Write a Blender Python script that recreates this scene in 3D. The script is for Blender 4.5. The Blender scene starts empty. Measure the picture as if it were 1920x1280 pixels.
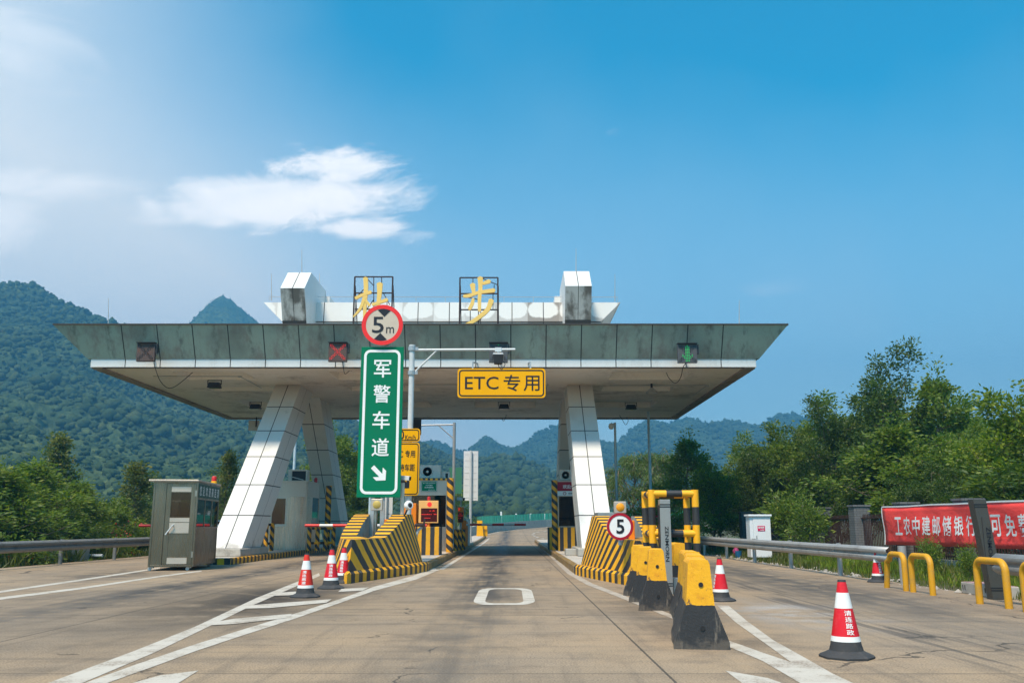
import bpy, bmesh, math, random
import numpy as np
from mathutils import Vector, Matrix
R = math.radians
S = bpy.context.scene
COL = S.collection

# ------------------------------------------------------------------ camera
F, CX, CY, HOR = 1700.0, 960.0, 640.0, 985.0
TH = math.atan((HOR - CY) / F)
CAMH = 1.2
cam = bpy.data.cameras.new("camera"); camo = bpy.data.objects.new("camera", cam); COL.objects.link(camo)
cam.lens = 36.0 * F / 1920.0; cam.sensor_width = 36.0
cam.clip_start = 0.1; cam.clip_end = 8000
camo.location = (0, 0, CAMH); camo.rotation_euler = (R(90) + TH, 0, 0)
S.camera = camo

def ray(px, py):
    u = (px - CX) / F; v = (CY - py) / F
    return u, math.cos(TH) - v * math.sin(TH), math.sin(TH) + v * math.cos(TH)
def D(px, py, Y):
    a, b, c = ray(px, py); return Vector((a / b * Y, Y, CAMH + c / b * Y))
def P(px, py, z=0.0):
    a, b, c = ray(px, py); t = (z - CAMH) / c
    return Vector((a * t, b * t, z))

# ------------------------------------------------------------------ light
SUN_EL, SUN_AZ = R(59), R(-154)         # azimuth measured from +Y towards +X: behind the camera, to its left
sdir = Vector((math.sin(SUN_AZ) * math.cos(SUN_EL), math.cos(SUN_AZ) * math.cos(SUN_EL), math.sin(SUN_EL)))
sl = bpy.data.lights.new("sun", "SUN"); sl.energy = 3.2; sl.angle = R(12.0); sl.color = (1.0, 0.87, 0.69)
so = bpy.data.objects.new("sun", sl); COL.objects.link(so)
so.rotation_euler = sdir.to_track_quat('Z', 'Y').to_euler()
S.view_settings.view_transform = 'Standard'; S.view_settings.look = 'None'
EXPO = 1.04
S.view_settings.exposure = EXPO; S.view_settings.gamma = 1.0
try: S.cycles.use_denoising = True
except Exception: pass
S.cycles.max_bounces = 6; S.cycles.diffuse_bounces = 4; S.cycles.glossy_bounces = 3; S.cycles.transparent_max_bounces = 12
S.cycles.volume_bounces = 0

# ------------------------------------------------------------------ node helper
class NT:
    def __init__(s, tree): s.t = tree; s.n = tree.nodes; s.l = tree.links
    def new(s, typ, **kw):
        n = s.n.new(typ)
        for k, v in kw.items(): setattr(n, k, v)
        return n
    def put(s, sock, val):
        if isinstance(val, bpy.types.NodeSocket): s.l.new(val, sock)
        elif val is not None:
            if sock.type == 'RGBA' and isinstance(val, (tuple, list)) and len(val) == 3: val = (*val, 1)
            sock.default_value = val
    def m(s, op, a, b=None, c=None, clamp=False):
        n = s.new('ShaderNodeMath', operation=op, use_clamp=clamp)
        s.put(n.inputs[0], a)
        if b is not None: s.put(n.inputs[1], b)
        if c is not None: s.put(n.inputs[2], c)
        return n.outputs[0]
    def noise(s, vec, scale, detail=4, rough=0.55, dist=0.0):
        n = s.new('ShaderNodeTexNoise'); s.put(n.inputs['Vector'], vec)
        n.inputs['Scale'].default_value = scale; n.inputs['Detail'].default_value = detail
        n.inputs['Roughness'].default_value = rough; n.inputs['Distortion'].default_value = dist
        return n.outputs[0]
    def vmul(s, vec, k):
        n = s.new('ShaderNodeVectorMath', operation='MULTIPLY'); s.put(n.inputs[0], vec); n.inputs[1].default_value = k
        return n.outputs[0]
    def vadd(s, a, b):
        n = s.new('ShaderNodeVectorMath', operation='ADD'); s.put(n.inputs[0], a); s.put(n.inputs[1], b)
        return n.outputs[0]
    def ramp(s, f, a, b, lo=0.0, hi=1.0):
        n = s.new('ShaderNodeMapRange', clamp=True, interpolation_type='SMOOTHSTEP')
        s.put(n.inputs['Value'], f)
        n.inputs['From Min'].default_value = a; n.inputs['From Max'].default_value = b
        n.inputs['To Min'].default_value = lo; n.inputs['To Max'].default_value = hi
        return n.outputs['Result']
    def mix(s, f, a, b, blend='MIX'):
        n = s.new('ShaderNodeMix', data_type='RGBA', blend_type=blend)
        s.put(n.inputs[0], f); s.put(n.inputs[6], a); s.put(n.inputs[7], b)
        return n.outputs[2]
    def sep(s, vec):
        n = s.new('ShaderNodeSeparateXYZ'); s.put(n.inputs[0], vec); return n.outputs
    def comb(s, x, y, z):
        n = s.new('ShaderNodeCombineXYZ')
        for i, q in enumerate((x, y, z)): s.put(n.inputs[i], q)
        return n.outputs[0]
    def gauss(s, x, x0, w):
        d = s.m('DIVIDE', s.m('SUBTRACT', x, x0), w)
        return s.m('POWER', 2.718, s.m('MULTIPLY', s.m('MULTIPLY', d, d), -1.0))

# ------------------------------------------------------------------ world
W = bpy.data.worlds.new("World"); S.world = W; W.use_nodes = True
wt = NT(W.node_tree); wt.n.clear()
sky = wt.new('ShaderNodeTexSky', sky_type='NISHITA'); sky.sun_disc = False
sky.sun_elevation = SUN_EL; sky.sun_rotation = SUN_AZ
sky.altitude = 0; sky.air_density = 1.0; sky.dust_density = 1.0; sky.ozone_density = 3.0
geo = wt.new('ShaderNodeTexCoord')
dx, dy, dz = wt.sep(geo.outputs['Generated'])
front = wt.ramp(dy, 0.05, 0.3)
yy = wt.m('MAXIMUM', dy, 0.05)
u_ = wt.m('DIVIDE', dx, yy); v_ = wt.m('DIVIDE', dz, yy)
uv_ = wt.comb(u_, v_, 0.0)
hs = wt.new('ShaderNodeHueSaturation'); wt.put(hs.inputs['Color'], sky.outputs[0])
hs.inputs['Hue'].default_value = 0.470; hs.inputs['Saturation'].default_value = 2.15; hs.inputs['Value'].default_value = 0.68
def uvpx(px, py):
    a, b, c = ray(px, py); return a / b, c / b
def blob(px, py, wx, wy):
    u0, v0 = uvpx(px, py)
    return wt.m('MULTIPLY', wt.gauss(u_, u0, wx), wt.gauss(v_, v0, wy))
warp = wt.noise(uv_, 3.0, 3)
n_big = wt.noise(wt.vmul(uv_, (1.0, 1.9, 1)), 7.0, 14, 0.68, 0.5)
n_wisp = wt.noise(wt.vmul(uv_, (0.7, 2.6, 1)), 4.5, 12, 0.64, 0.9)
def cl(px, py, wx, wy, gain, th, noise=n_big, soft=0.16):
    k = wt.m('ADD', wt.m('MULTIPLY', blob(px, py, wx, wy), gain), wt.m('MULTIPLY', wt.m('SUBTRACT', noise, 0.5), 2.6))
    return wt.ramp(k, th, th + soft)
c1 = wt.m('MAXIMUM', cl(530, 376, 0.160, 0.041, 1.55, 0.50, soft=0.70), cl(610, 318, 0.110, 0.034, 1.15, 0.52, soft=0.65))
c1 = wt.m('MAXIMUM', c1, cl(420, 392, 0.12, 0.027, 1.35, 0.50, soft=0.85))
c1 = wt.m('MAXIMUM', c1, cl(330, 412, 0.12, 0.015, 1.05, 0.58, n_wisp, 0.6))
c1 = wt.m('MAXIMUM', c1, cl(690, 425, 0.085, 0.024, 1.25, 0.52, soft=0.60))
c1 = wt.m('MULTIPLY', c1, wt.ramp(n_wisp, 0.25, 0.60, 0.72, 1.0))
c2 = wt.m('MULTIPLY', cl(70, 345, 0.18, 0.03, 1.1, 0.42, n_wisp, 0.9), 0.62)
c3 = wt.m('MULTIPLY', cl(40, 60, 0.16, 0.10, 1.0, 0.50, n_wisp, 0.8), 0.30)
c4 = wt.m('MULTIPLY', cl(1430, 545, 0.05, 0.014, 0.8, 0.48, n_wisp, 0.9), 0.22)
c5 = wt.m('MULTIPLY', cl(1775, 112, 0.040, 0.022, 0.55, 0.55, n_wisp, 0.8), 0.16)
c6 = wt.m('MULTIPLY', cl(1150, 245, 0.018, 0.012, 0.5, 0.45, n_big, 0.7), 0.3)
c7 = wt.m('MULTIPLY', cl(10, 420, 0.07, 0.05, 1.2, 0.45, n_big, 0.9), 0.6)
cs = c1
for c in (c2, c3, c4, c5, c6, c7): cs = wt.m('MAXIMUM', cs, c)
cs = wt.m('MULTIPLY', cs, front)
# thin milky veil that thickens to the left and towards the horizon
lf = wt.ramp(wt.m('ADD', u_, wt.m('MULTIPLY', v_, 0.50)), 0.17, -0.52)
hz = wt.ramp(v_, 0.60, 0.02)
veil = wt.m('ADD', wt.m('MULTIPLY', lf, 0.98), wt.m('MULTIPLY', hz, 0.80))
veil = wt.m('MULTIPLY', wt.m('ADD', veil, wt.m('MULTIPLY', wt.m('SUBTRACT', warp, 0.5), 0.25)), front, clamp=True)
SKYB = 0.15; EK = SKYB * 2 ** EXPO
skyc = wt.mix(veil, hs.outputs[0], wt.mix(wt.ramp(u_, 0.25, -0.45), tuple(c / EK for c in (0.68, 0.86, 1.0)), tuple(c / EK for c in (1.02, 1.06, 1.08))))
skyc = wt.mix(cs, skyc, tuple(c / EK for c in (1.55, 1.48, 1.42)))
bg = wt.new('ShaderNodeBackground'); wt.put(bg.inputs[0], skyc); bg.inputs[1].default_value = SKYB
wo = wt.new('ShaderNodeOutputWorld'); wt.l.new(bg.outputs[0], wo.inputs[0])

# ------------------------------------------------------------------ materials
def mat(name):
    m = bpy.data.materials.new(name); m.use_nodes = True
    t = NT(m.node_tree); t.n.clear()
    b = t.new('ShaderNodeBsdfPrincipled'); o = t.new('ShaderNodeOutputMaterial'); t.l.new(b.outputs[0], o.inputs[0])
    return m, t, b
def coords(t, kind='Object'):
    return t.new('ShaderNodeTexCoord').outputs[kind]
def bump(t, b, h, strength=0.2, dist=0.02):
    n = t.new('ShaderNodeBump'); n.inputs['Strength'].default_value = strength; n.inputs['Distance'].default_value = dist
    t.put(n.inputs['Height'], h); t.l.new(n.outputs[0], b.inputs['Normal'])
def hexc(r, g, b):
    f = lambda c: (c / 255 / 12.92) if c / 255 <= 0.04045 else ((c / 255 + 0.055) / 1.055) ** 2.4
    return (f(r), f(g), f(b))
def plain(name, col, rough=0.5, metal=0.0, dirt=0.25, dirtcol=(0.09, 0.075, 0.06), scale=3.0, bmp=0.06, coord='Object', streak=False, fine=0.0, spec=0.3):
    m, t, b = mat(name); c = coords(t, coord)
    v = t.vmul(c, (1, 1, 0.12)) if streak else c
    n1 = t.noise(v, scale, 6, 0.6); n2 = t.noise(c, scale * 9, 4, 0.6)
    f = t.m('MULTIPLY', t.ramp(t.m('ADD', n1, t.m('MULTIPLY', t.m('SUBTRACT', n2, 0.5), 0.4)), 0.48, 0.78), dirt)
    col2 = t.mix(f, col, dirtcol)
    if fine: col2 = t.mix(t.m('MULTIPLY', n2, fine), col2, tuple(x * 0.4 for x in col))
    t.put(b.inputs['Base Color'], col2)
    b.inputs['Metallic'].default_value = metal; b.inputs['Specular IOR Level'].default_value = spec
    t.put(b.inputs['Roughness'], t.ramp(n2, 0.3, 0.7, max(0.05, rough - 0.1), min(1, rough + 0.12)))
    if bmp: bump(t, b, t.m('ADD', n1, t.m('MULTIPLY', n2, 0.3)), bmp, 0.02)
    return m
YEL = (0.88, 0.41, 0.003); BLK = (0.025, 0.025, 0.027)
def chipped(t, c, base, chip=(0.30, 0.27, 0.23), th=0.66, scale=18):
    n = t.noise(c, scale, 5, 0.65); g = t.noise(c, 2.2, 3)
    f = t.ramp(t.m('ADD', n, t.m('MULTIPLY', t.m('SUBTRACT', g, 0.5), 0.5)), th, th + 0.05)
    return t.mix(f, base, chip), n
def stripes(name, period, expr='u', duty=0.5, c1=YEL, c2=BLK, coord='UV', rough=0.55, wob=0.02, dirt=0.25, phase=0.0, k=1.0, chip=0.70):
    """expr: 'u','v' -> that UV; 's' -> v + k*u ; 'z','x','y' with Object coords; 'helix' -> u + k*v"""
    m, t, b = mat(name); c = coords(t, coord); ob = coords(t, 'Object')
    x, y, z = t.sep(c)
    s = {'u': x, 'v': y, 'x': x, 'y': y, 'z': z}.get(expr)
    if expr == 's': s = t.m('ADD', y, t.m('MULTIPLY', x, k))
    if expr == 'helix': s = t.m('ADD', x, t.m('MULTIPLY', y, k))
    w = t.noise(ob, 6, 4)
    s = t.m('ADD', s, t.m('ADD', phase, t.m('MULTIPLY', t.m('SUBTRACT', w, 0.5), wob * 2)))
    fr = t.m('FRACT', t.m('DIVIDE', s, period))
    f = t.m('LESS_THAN', fr, duty)
    cc = t.mix(f, c2, c1)
    d = t.m('MULTIPLY', t.ramp(t.noise(ob, 2.5, 6, 0.65), 0.45, 0.75), dirt)
    cc = t.mix(d, cc, (0.10, 0.075, 0.05))
    cc, n = chipped(t, ob, cc, th=chip)
    t.put(b.inputs['Base Color'], cc); b.inputs['Roughness'].default_value = rough
    bump(t, b, n, 0.08, 0.02)
    return m
def emit(name, col, st):
    m, t, b = mat(name); b.inputs['Base Color'].default_value = (*[c * 0.5 for c in col], 1)
    b.inputs['Emission Color'].default_value = (*col, 1); b.inputs['Emission Strength'].default_value = st
    b.inputs['Roughness'].default_value = 0.3
    return m

M = {}
M['white'] = plain('white_panel_paint', (0.69, 0.68, 0.65), 0.38, dirt=0.30, dirtcol=(0.42, 0.36, 0.29), scale=1.2, bmp=0.02, streak=True)
M['band'] = plain('band_white', (0.74, 0.73, 0.70), 0.45, dirt=0.35, dirtcol=(0.40, 0.36, 0.30), scale=1.5, bmp=0.02, streak=True)
M['seam'] = plain('dark_seam', (0.05, 0.047, 0.043), 0.8, dirt=0.1, bmp=0)
def m_fascia():
    m, t, b = mat('weathered_green_panel'); c = coords(t)
    n = t.noise(t.vmul(c, (1, 1, 0.07)), 1.6, 7, 0.65); n2 = t.noise(t.vmul(c, (1, 1, 0.1)), 9, 5, 0.6)
    n3 = t.noise(c, 0.35, 3)
    f = t.ramp(t.m('ADD', n, t.m('MULTIPLY', t.m('SUBTRACT', n2, 0.5), 0.35)), 0.42, 0.72)
    col = t.mix(f, (0.315, 0.372, 0.300), (0.245, 0.225, 0.185))
    x, y, z = t.sep(c)
    fj = t.m('ABSOLUTE', t.m('SUBTRACT', t.m('FRACT', t.m('DIVIDE', t.m('ADD', x, 98.0 - 3.4 + 0.0), 1.335)), 0.5))
    dr = t.m('MULTIPLY', t.ramp(fj, 0.33, 0.5), t.ramp(t.noise(t.vmul(c, (1, 1, 0.05)), 5, 5, 0.7), 0.42, 0.66))
    col = t.mix(t.m('MULTIPLY', dr, 0.65), col, (0.085, 0.072, 0.058))
    col = t.mix(t.ramp(n3, 0.45, 0.65), col, t.mix(0.5, col, (0.14, 0.15, 0.125)))
    t.put(b.inputs['Base Color'], col); b.inputs['Roughness'].default_value = 0.6
    return m
M['fascia'] = m_fascia()
def m_stained():
    m, t, b = mat('stained_white_panel'); c = coords(t)
    n = t.noise(t.vmul(c, (1, 1, 0.10)), 2.2, 7, 0.65); n2 = t.noise(c, 1.0, 4)
    f = t.ramp(t.m('ADD', n, t.m('MULTIPLY', t.m('SUBTRACT', n2, 0.5), 0.6)), 0.36, 0.62)
    t.put(b.inputs['Base Color'], t.mix(f, (0.52, 0.50, 0.46), (0.13, 0.115, 0.095))); b.inputs['Roughness'].default_value = 0.6
    return m
M['stained'] = m_stained()
def m_parapet():
    m, t, b = mat('parapet_white_with_mould'); c = coords(t)
    x, y, z = t.sep(c)
    xx = t.m('DIVIDE', t.m('ADD', x, 96.56), 1.36); fr = t.m('FRACT', xx); idx = t.m('FLOOR', xx)
    wn = t.new('ShaderNodeTexWhiteNoise', noise_dimensions='1D'); t.put(wn.inputs['W'], idx); rnd = wn.outputs['Value']
    u = t.m('ABSOLUTE', t.m('MULTIPLY', t.m('SUBTRACT', fr, 0.5), 2.0)); v = t.m('ABSOLUTE', t.m('SUBTRACT', t.ramp(z, 9.85, 10.75, 0, 1), 0.58))
    n = t.noise(c, 1.6, 6, 0.62); n2 = t.noise(t.vmul(c, (1, 1, 0.3)), 7, 5)
    d = t.m('ADD', t.m('POWER', u, 3.5), t.m('POWER', t.m('MULTIPLY', v, 1.85), 3.0))
    k = t.m('ADD', d, t.m('ADD', t.m('MULTIPLY', t.m('SUBTRACT', n, 0.5), 1.7), t.m('MULTIPLY', t.m('SUBTRACT', n2, 0.5), 0.2)))
    amt = t.m('ADD', t.ramp(rnd, 0.45, 1.0, 0.05, 0.6), t.ramp(x, -3, 4.5, 0, 0.45), clamp=True)
    f = t.m('MULTIPLY', t.ramp(k, 0.62, 1.0), t.m('MULTIPLY', amt, 0.85))
    t.put(b.inputs['Base Color'], t.mix(f, (0.70, 0.69, 0.66), (0.19, 0.16, 0.135))); b.inputs['Roughness'].default_value = 0.5
    return m
M['parapet'] = m_parapet()
M['soffit'] = plain('soffit_plaster', (0.80, 0.725, 0.64), 0.8, dirt=0.55, dirtcol=(0.22, 0.17, 0.13), scale=0.5, bmp=0.05)
M['soffit_edge'] = plain('soffit_edge_dirty', (0.30, 0.25, 0.20), 0.8, dirt=0.7, dirtcol=(0.08, 0.06, 0.045), scale=1.6, bmp=0.08)
M['coffer'] = plain('coffer_plaster', (0.86, 0.80, 0.72), 0.8, dirt=0.25, dirtcol=(0.3, 0.24, 0.18), scale=0.8, bmp=0.04)
def m_leg():
    m, t, b = mat('leg_panel'); c = coords(t)
    n = t.noise(t.vmul(c, (1, 1, 0.25)), 0.8, 6, 0.6); n2 = t.noise(c, 3, 5)
    x, y, z = t.sep(c)
    low = t.ramp(z, 1.1, 0.1)
    f = t.m('MULTIPLY', t.ramp(t.m('ADD', n, t.m('MULTIPLY', low, 0.16)), 0.55, 0.82), 0.6)
    col = t.mix(f, (0.67, 0.645, 0.60), (0.37, 0.29, 0.20))
    col = t.mix(t.m('MULTIPLY', t.ramp(t.m('ADD', n2, t.m('MULTIPLY', low, 0.25)), 0.62, 0.85), 0.5), col, (0.2, 0.16, 0.12))
    t.put(b.inputs['Base Color'], col); b.inputs['Roughness'].default_value = 0.42
    return m
M['leg'] = m_leg()
M['conc'] = plain('concrete', (0.40, 0.37, 0.32), 0.85, dirt=0.55, dirtcol=(0.10, 0.085, 0.07), scale=2.2, bmp=0.25)
M['conc_light'] = plain('island_concrete', (0.46, 0.41, 0.35), 0.85, dirt=0.35, dirtcol=(0.2, 0.16, 0.12), scale=1.2, bmp=0.1)
M['curbside'] = stripes('kerb_stripes', 0.44, 'u', dirt=0.55, chip=0.62)
M['curbdirty'] = stripes('kerb_stripes_dirty', 0.44, 'u', dirt=0.9, chip=0.58, c1=(0.50, 0.27, 0.03))
M['nose'] = stripes('chevron_stripes', 0.50, 's', k=1.0, dirt=0.22, chip=0.72, wob=0.01)
M['nosecurb'] = stripes('nose_kerb_stripes', 0.40, 'u', dirt=0.3, chip=0.66)
M['helix'] = stripes('helix_stripes', 0.36, 'helix', k=0.10, dirt=0.35, c1=(0.72, 0.32, 0.004), chip=0.74)
M['boxstripe'] = stripes('box_stripes', 0.30, 'x', coord='Object', dirt=0.25, c1=(0.72, 0.34, 0.004), chip=0.74, wob=0.012)
M['pipe'] = stripes('pipe_bands', 0.65, 'u', duty=0.5, phase=0.413, dirt=0.12, chip=0.78, wob=0.004)
M['rail_red'] = stripes('arm_red_white', 1.1, 'u', duty=0.52, c1=(0.72, 0.025, 0.02), c2=(0.78, 0.76, 0.74), dirt=0.15, wob=0.0, chip=0.85, rough=0.4)
M['hoop'] = plain('hoop_yellow', (0.62, 0.30, 0.012), 0.5, dirt=0.6, dirtcol=(0.34, 0.22, 0.09), scale=3.5, bmp=0.12)
M['yel'] = plain('yellow_paint', YEL, 0.5, dirt=0.2, dirtcol=(0.3, 0.15, 0.02), scale=3)
M['galv'] = plain('galvanised_steel', (0.46, 0.47, 0.47), 0.45, 0.55, dirt=0.35, dirtcol=(0.2, 0.19, 0.17), scale=4, bmp=0.05)
M['guard'] = plain('guardrail_steel', (0.40, 0.39, 0.37), 0.5, 0.45, dirt=0.55, dirtcol=(0.17, 0.145, 0.12), scale=2.5, bmp=0.08)
M['guard_dark'] = plain('guardrail_weathered', (0.22, 0.22, 0.21), 0.55, 0.4, dirt=0.5, dirtcol=(0.07, 0.065, 0.06), scale=2.5, bmp=0.08)
M['polew'] = plain('pole_pale', (0.62, 0.63, 0.62), 0.4, 0.1, dirt=0.25, scale=3, bmp=0.02)
M['polewarm'] = plain('pole_cream', (0.68, 0.62, 0.52), 0.4, 0.05, dirt=0.2, scale=3, bmp=0.02)
def m_inox(name, c1, c2, rough):
    m, t, b = mat(name); c = coords(t)
    n = t.noise(t.vmul(c, (1, 1, 0.5)), 0.8, 3, 0.5); br = t.noise(t.vmul(c, (60, 60, 0.8)), 1.0, 3, 0.6); sm = t.noise(c, 3.5, 4, 0.6)
    x, y, z = t.sep(c)
    col = t.mix(t.ramp(n, 0.35, 0.65), c1, c2)
    col = t.mix(t.ramp(sm, 0.55, 0.75, 0, 0.3), col, tuple(q * 0.6 for q in c1))
    t.put(b.inputs['Base Color'], col); b.inputs['Metallic'].default_value = 0.9
    t.put(b.inputs['Roughness'], t.ramp(br, 0.3, 0.7, rough - 0.06, rough + 0.10))
    bump(t, b, t.m('ADD', br, t.m('MULTIPLY', n, 3.0)), 0.05, 0.01); return m
M['inox'] = m_inox('brushed_stainless', (0.34, 0.295, 0.245), (0.46, 0.40, 0.34), 0.30)
M['inox_d'] = m_inox('brushed_stainless_dull', (0.165, 0.138, 0.100), (0.23, 0.195, 0.148), 0.28)
M['inox_p'] = plain('satin_plate', (0.54, 0.46, 0.38), 0.4, 0.45, dirt=0.3, dirtcol=(0.3, 0.24, 0.19), scale=2.5, bmp=0.03)
M['postmetal'] = plain('sensor_post_metal', (0.36, 0.345, 0.325), 0.42, 0.55, dirt=0.3, dirtcol=(0.13, 0.115, 0.1), scale=2, bmp=0.03)
M['dark'] = plain('dark_grey_plastic', (0.028, 0.028, 0.03), 0.5, dirt=0.2, scale=4, bmp=0.03)
M['black'] = plain('black_paint', (0.02, 0.02, 0.022), 0.45, dirt=0.1, scale=4, bmp=0)
M['lens'] = plain('dark_glass', (0.012, 0.014, 0.018), 0.08, dirt=0.05, bmp=0)
M['rubber'] = plain('cone_rubber', (0.045, 0.045, 0.047), 0.75, dirt=0.4, dirtcol=(0.16, 0.14, 0.12), scale=6, bmp=0.15)
M['conered'] = plain('cone_red', (0.62, 0.012, 0.022), 0.42, dirt=0.12, dirtcol=(0.65, 0.4, 0.36), scale=5, bmp=0.05)
M['coneorange'] = plain('cone_orange_red', (0.66, 0.03, 0.014), 0.45, dirt=0.15, dirtcol=(0.5, 0.2, 0.15), scale=5, bmp=0.05)
M['conewhite'] = plain('cone_white_sleeve', (0.76, 0.75, 0.72), 0.4, dirt=0.2, dirtcol=(0.4, 0.37, 0.32), scale=6, bmp=0.03)
M['text'] = plain('white_lettering', (0.80, 0.80, 0.78), 0.5, dirt=0.06, bmp=0)
M['textblk'] = plain('black_lettering', (0.015, 0.015, 0.02), 0.5, dirt=0.05, bmp=0)
M['greens'] = plain('sign_green', (0.001, 0.165, 0.078), 0.5, dirt=0.05, scale=1, bmp=0, spec=0.12)
M['darkgreen'] = plain('sign_dark_green', (0.006, 0.075, 0.055), 0.5, dirt=0.2, scale=2, bmp=0)
M['yelsign'] = plain('sign_yellow', (0.86, 0.40, 0.0), 0.5, spec=0.12, dirt=0.12, dirtcol=(0.62, 0.22, 0.0), scale=0.8, bmp=0)
M['redsign'] = plain('sign_red', (0.80, 0.028, 0.025), 0.42, dirt=0.08, dirtcol=(0.55, 0.02, 0.02), scale=2, bmp=0)
M['crimson'] = plain('sign_crimson', (0.36, 0.008, 0.022), 0.42, dirt=0.1, scale=2, bmp=0)
M['beige'] = plain('sign_face_faded', (0.56, 0.47, 0.37), 0.5, dirt=0.35, dirtcol=(0.4, 0.31, 0.22), scale=2, bmp=0)
M['whites'] = plain('sign_face_white', (0.80, 0.79, 0.77), 0.4, dirt=0.08, bmp=0)
M['gold'] = plain('gold_lettering', (0.86, 0.56, 0.15), 0.45, dirt=0.25, dirtcol=(0.5, 0.28, 0.07), scale=1.2, bmp=0.02)
M['frame'] = plain('rusty_frame_steel', (0.035, 0.022, 0.022), 0.7, dirt=0.3, dirtcol=(0.08, 0.03, 0.02), scale=6, bmp=0.05)
M['rust'] = plain('rusty_signal_face', (0.085, 0.058, 0.05), 0.7, dirt=0.8, dirtcol=(0.20, 0.075, 0.035), scale=3.5, bmp=0.1)
M['sigface'] = plain('signal_face_grey', (0.075, 0.078, 0.082), 0.6, dirt=0.3, scale=3, bmp=0.03)
M['led_off'] = plain('led_unlit', (0.012, 0.012, 0.013), 0.4, dirt=0, bmp=0)
M['led_red'] = emit('led_red_lit', (1.0, 0.03, 0.02), 0.30)
M['led_green'] = emit('led_green_lit', (0.01, 0.9, 0.16), 0.20)
M['lamp_red'] = emit('lamp_red_lit', (1.0, 0.02, 0.015), 0.8)
M['lamp_amber'] = plain('amber_lens', (0.80, 0.30, 0.01), 0.35, dirt=0.5, dirtcol=(0.9, 0.45, 0.08), scale=40, bmp=0.3)
M['lamp_dull'] = plain('dull_amber_lens', (0.50, 0.36, 0.09), 0.35, dirt=0.2, dirtcol=(0.6, 0.5, 0.2), scale=30, bmp=0.3)
M['redplastic'] = plain('red_beacon', (0.50, 0.02, 0.015), 0.3, dirt=0.1, bmp=0)
M['orange'] = plain('orange_cabinet', (0.78, 0.20, 0.004), 0.45, dirt=0.2, dirtcol=(0.5, 0.14, 0.01), scale=2, bmp=0.02)
M['peach'] = plain('faded_orange_housing', (0.80, 0.42, 0.13), 0.45, dirt=0.25, dirtcol=(0.7, 0.26, 0.05), scale=1.5, bmp=0.02)
M['ledpanel'] = plain('led_window', (0.055, 0.004, 0.004), 0.2, dirt=0.1, bmp=0)
M['acbody'] = plain('ac_casing', (0.56, 0.52, 0.46), 0.45, dirt=0.25, dirtcol=(0.3, 0.26, 0.2), scale=3, bmp=0.02)
M['cabwhite'] = plain('cabinet_white', (0.72, 0.73, 0.73), 0.4, dirt=0.15, dirtcol=(0.5, 0.47, 0.42), scale=3, bmp=0.02)
M['brick'] = None
M['iron'] = plain('iron_railing', (0.045, 0.022, 0.018), 0.6, dirt=0.4, dirtcol=(0.11, 0.045, 0.03), scale=5, bmp=0.05)
M['jug'] = plain('blue_plastic', (0.03, 0.16, 0.36), 0.2, dirt=0.1, bmp=0)
M['bluebin'] = plain('blue_bucket', (0.01, 0.10, 0.22), 0.45, dirt=0.25, bmp=0.02)
M['terracotta'] = plain('terracotta', (0.16, 0.06, 0.045), 0.8, dirt=0.3, bmp=0.05)
M['carpaint'] = plain('white_car_paint', (0.74, 0.75, 0.76), 0.2, dirt=0.03, bmp=0)
M['tyre'] = plain('tyre', (0.02, 0.02, 0.02), 0.8, dirt=0.2, bmp=0.05)
def m_glass(name, col, alpha):
    m, t, b = mat(name); tr = t.new('ShaderNodeBsdfTransparent'); tr.inputs[0].default_value = (*col, 1)
    gl = t.new('ShaderNodeBsdfGlossy'); gl.inputs['Roughness'].default_value = 0.03; gl.inputs[0].default_value = (0.9, 0.9, 0.9, 1)
    fr = t.new('ShaderNodeFresnel'); fr.inputs[0].default_value = 1.5
    mx = t.new('ShaderNodeMixShader'); t.l.new(fr.outputs[0], mx.inputs[0]); t.l.new(tr.outputs[0], mx.inputs[1]); t.l.new(gl.outputs[0], mx.inputs[2])
    t.l.new(mx.outputs[0], [n for n in t.n if n.type == 'OUTPUT_MATERIAL'][0].inputs[0]); t.n.remove(b)
    return m
M['glass'] = m_glass('tinted_glass', (0.42, 0.42, 0.40), 0)
def m_brick():
    m, t, b = mat('grey_tile_brick'); c = coords(t)
    x, y, z = t.sep(c)
    br = t.new('ShaderNodeTexBrick'); t.put(br.inputs['Vector'], t.comb(t.m('ADD', x, y), z, 0.0))
    br.inputs['Scale'].default_value = 1.0; br.inputs['Brick Width'].default_value = 0.22; br.inputs['Row Height'].default_value = 0.075
    br.inputs['Mortar Size'].default_value = 0.006
    br.inputs['Color1'].default_value = (0.125, 0.125, 0.128, 1); br.inputs['Color2'].default_value = (0.155, 0.152, 0.15, 1); br.inputs['Mortar'].default_value = (0.05, 0.05, 0.05, 1)
    n = t.noise(c, 3, 5)
    t.put(b.inputs['Base Color'], t.mix(t.ramp(n, 0.45, 0.75, 0, 0.4), br.outputs[0], (0.09, 0.085, 0.08))); b.inputs['Roughness'].default_value = 0.6
    return m
M['brick'] = m_brick()
def m_banner():
    m, t, b = mat('banner_red_cloth'); c = coords(t)
    n = t.noise(t.vmul(c, (1, 1, 2)), 2.2, 5, 0.6, 0.6)
    t.put(b.inputs['Base Color'], t.mix(t.ramp(n, 0.4, 0.7), (0.92, 0.070, 0.058), (0.87, 0.055, 0.048))); b.inputs['Roughness'].default_value = 0.6
    bump(t, b, n, 0.35, 0.08); return m
M['banner'] = m_banner()
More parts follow.
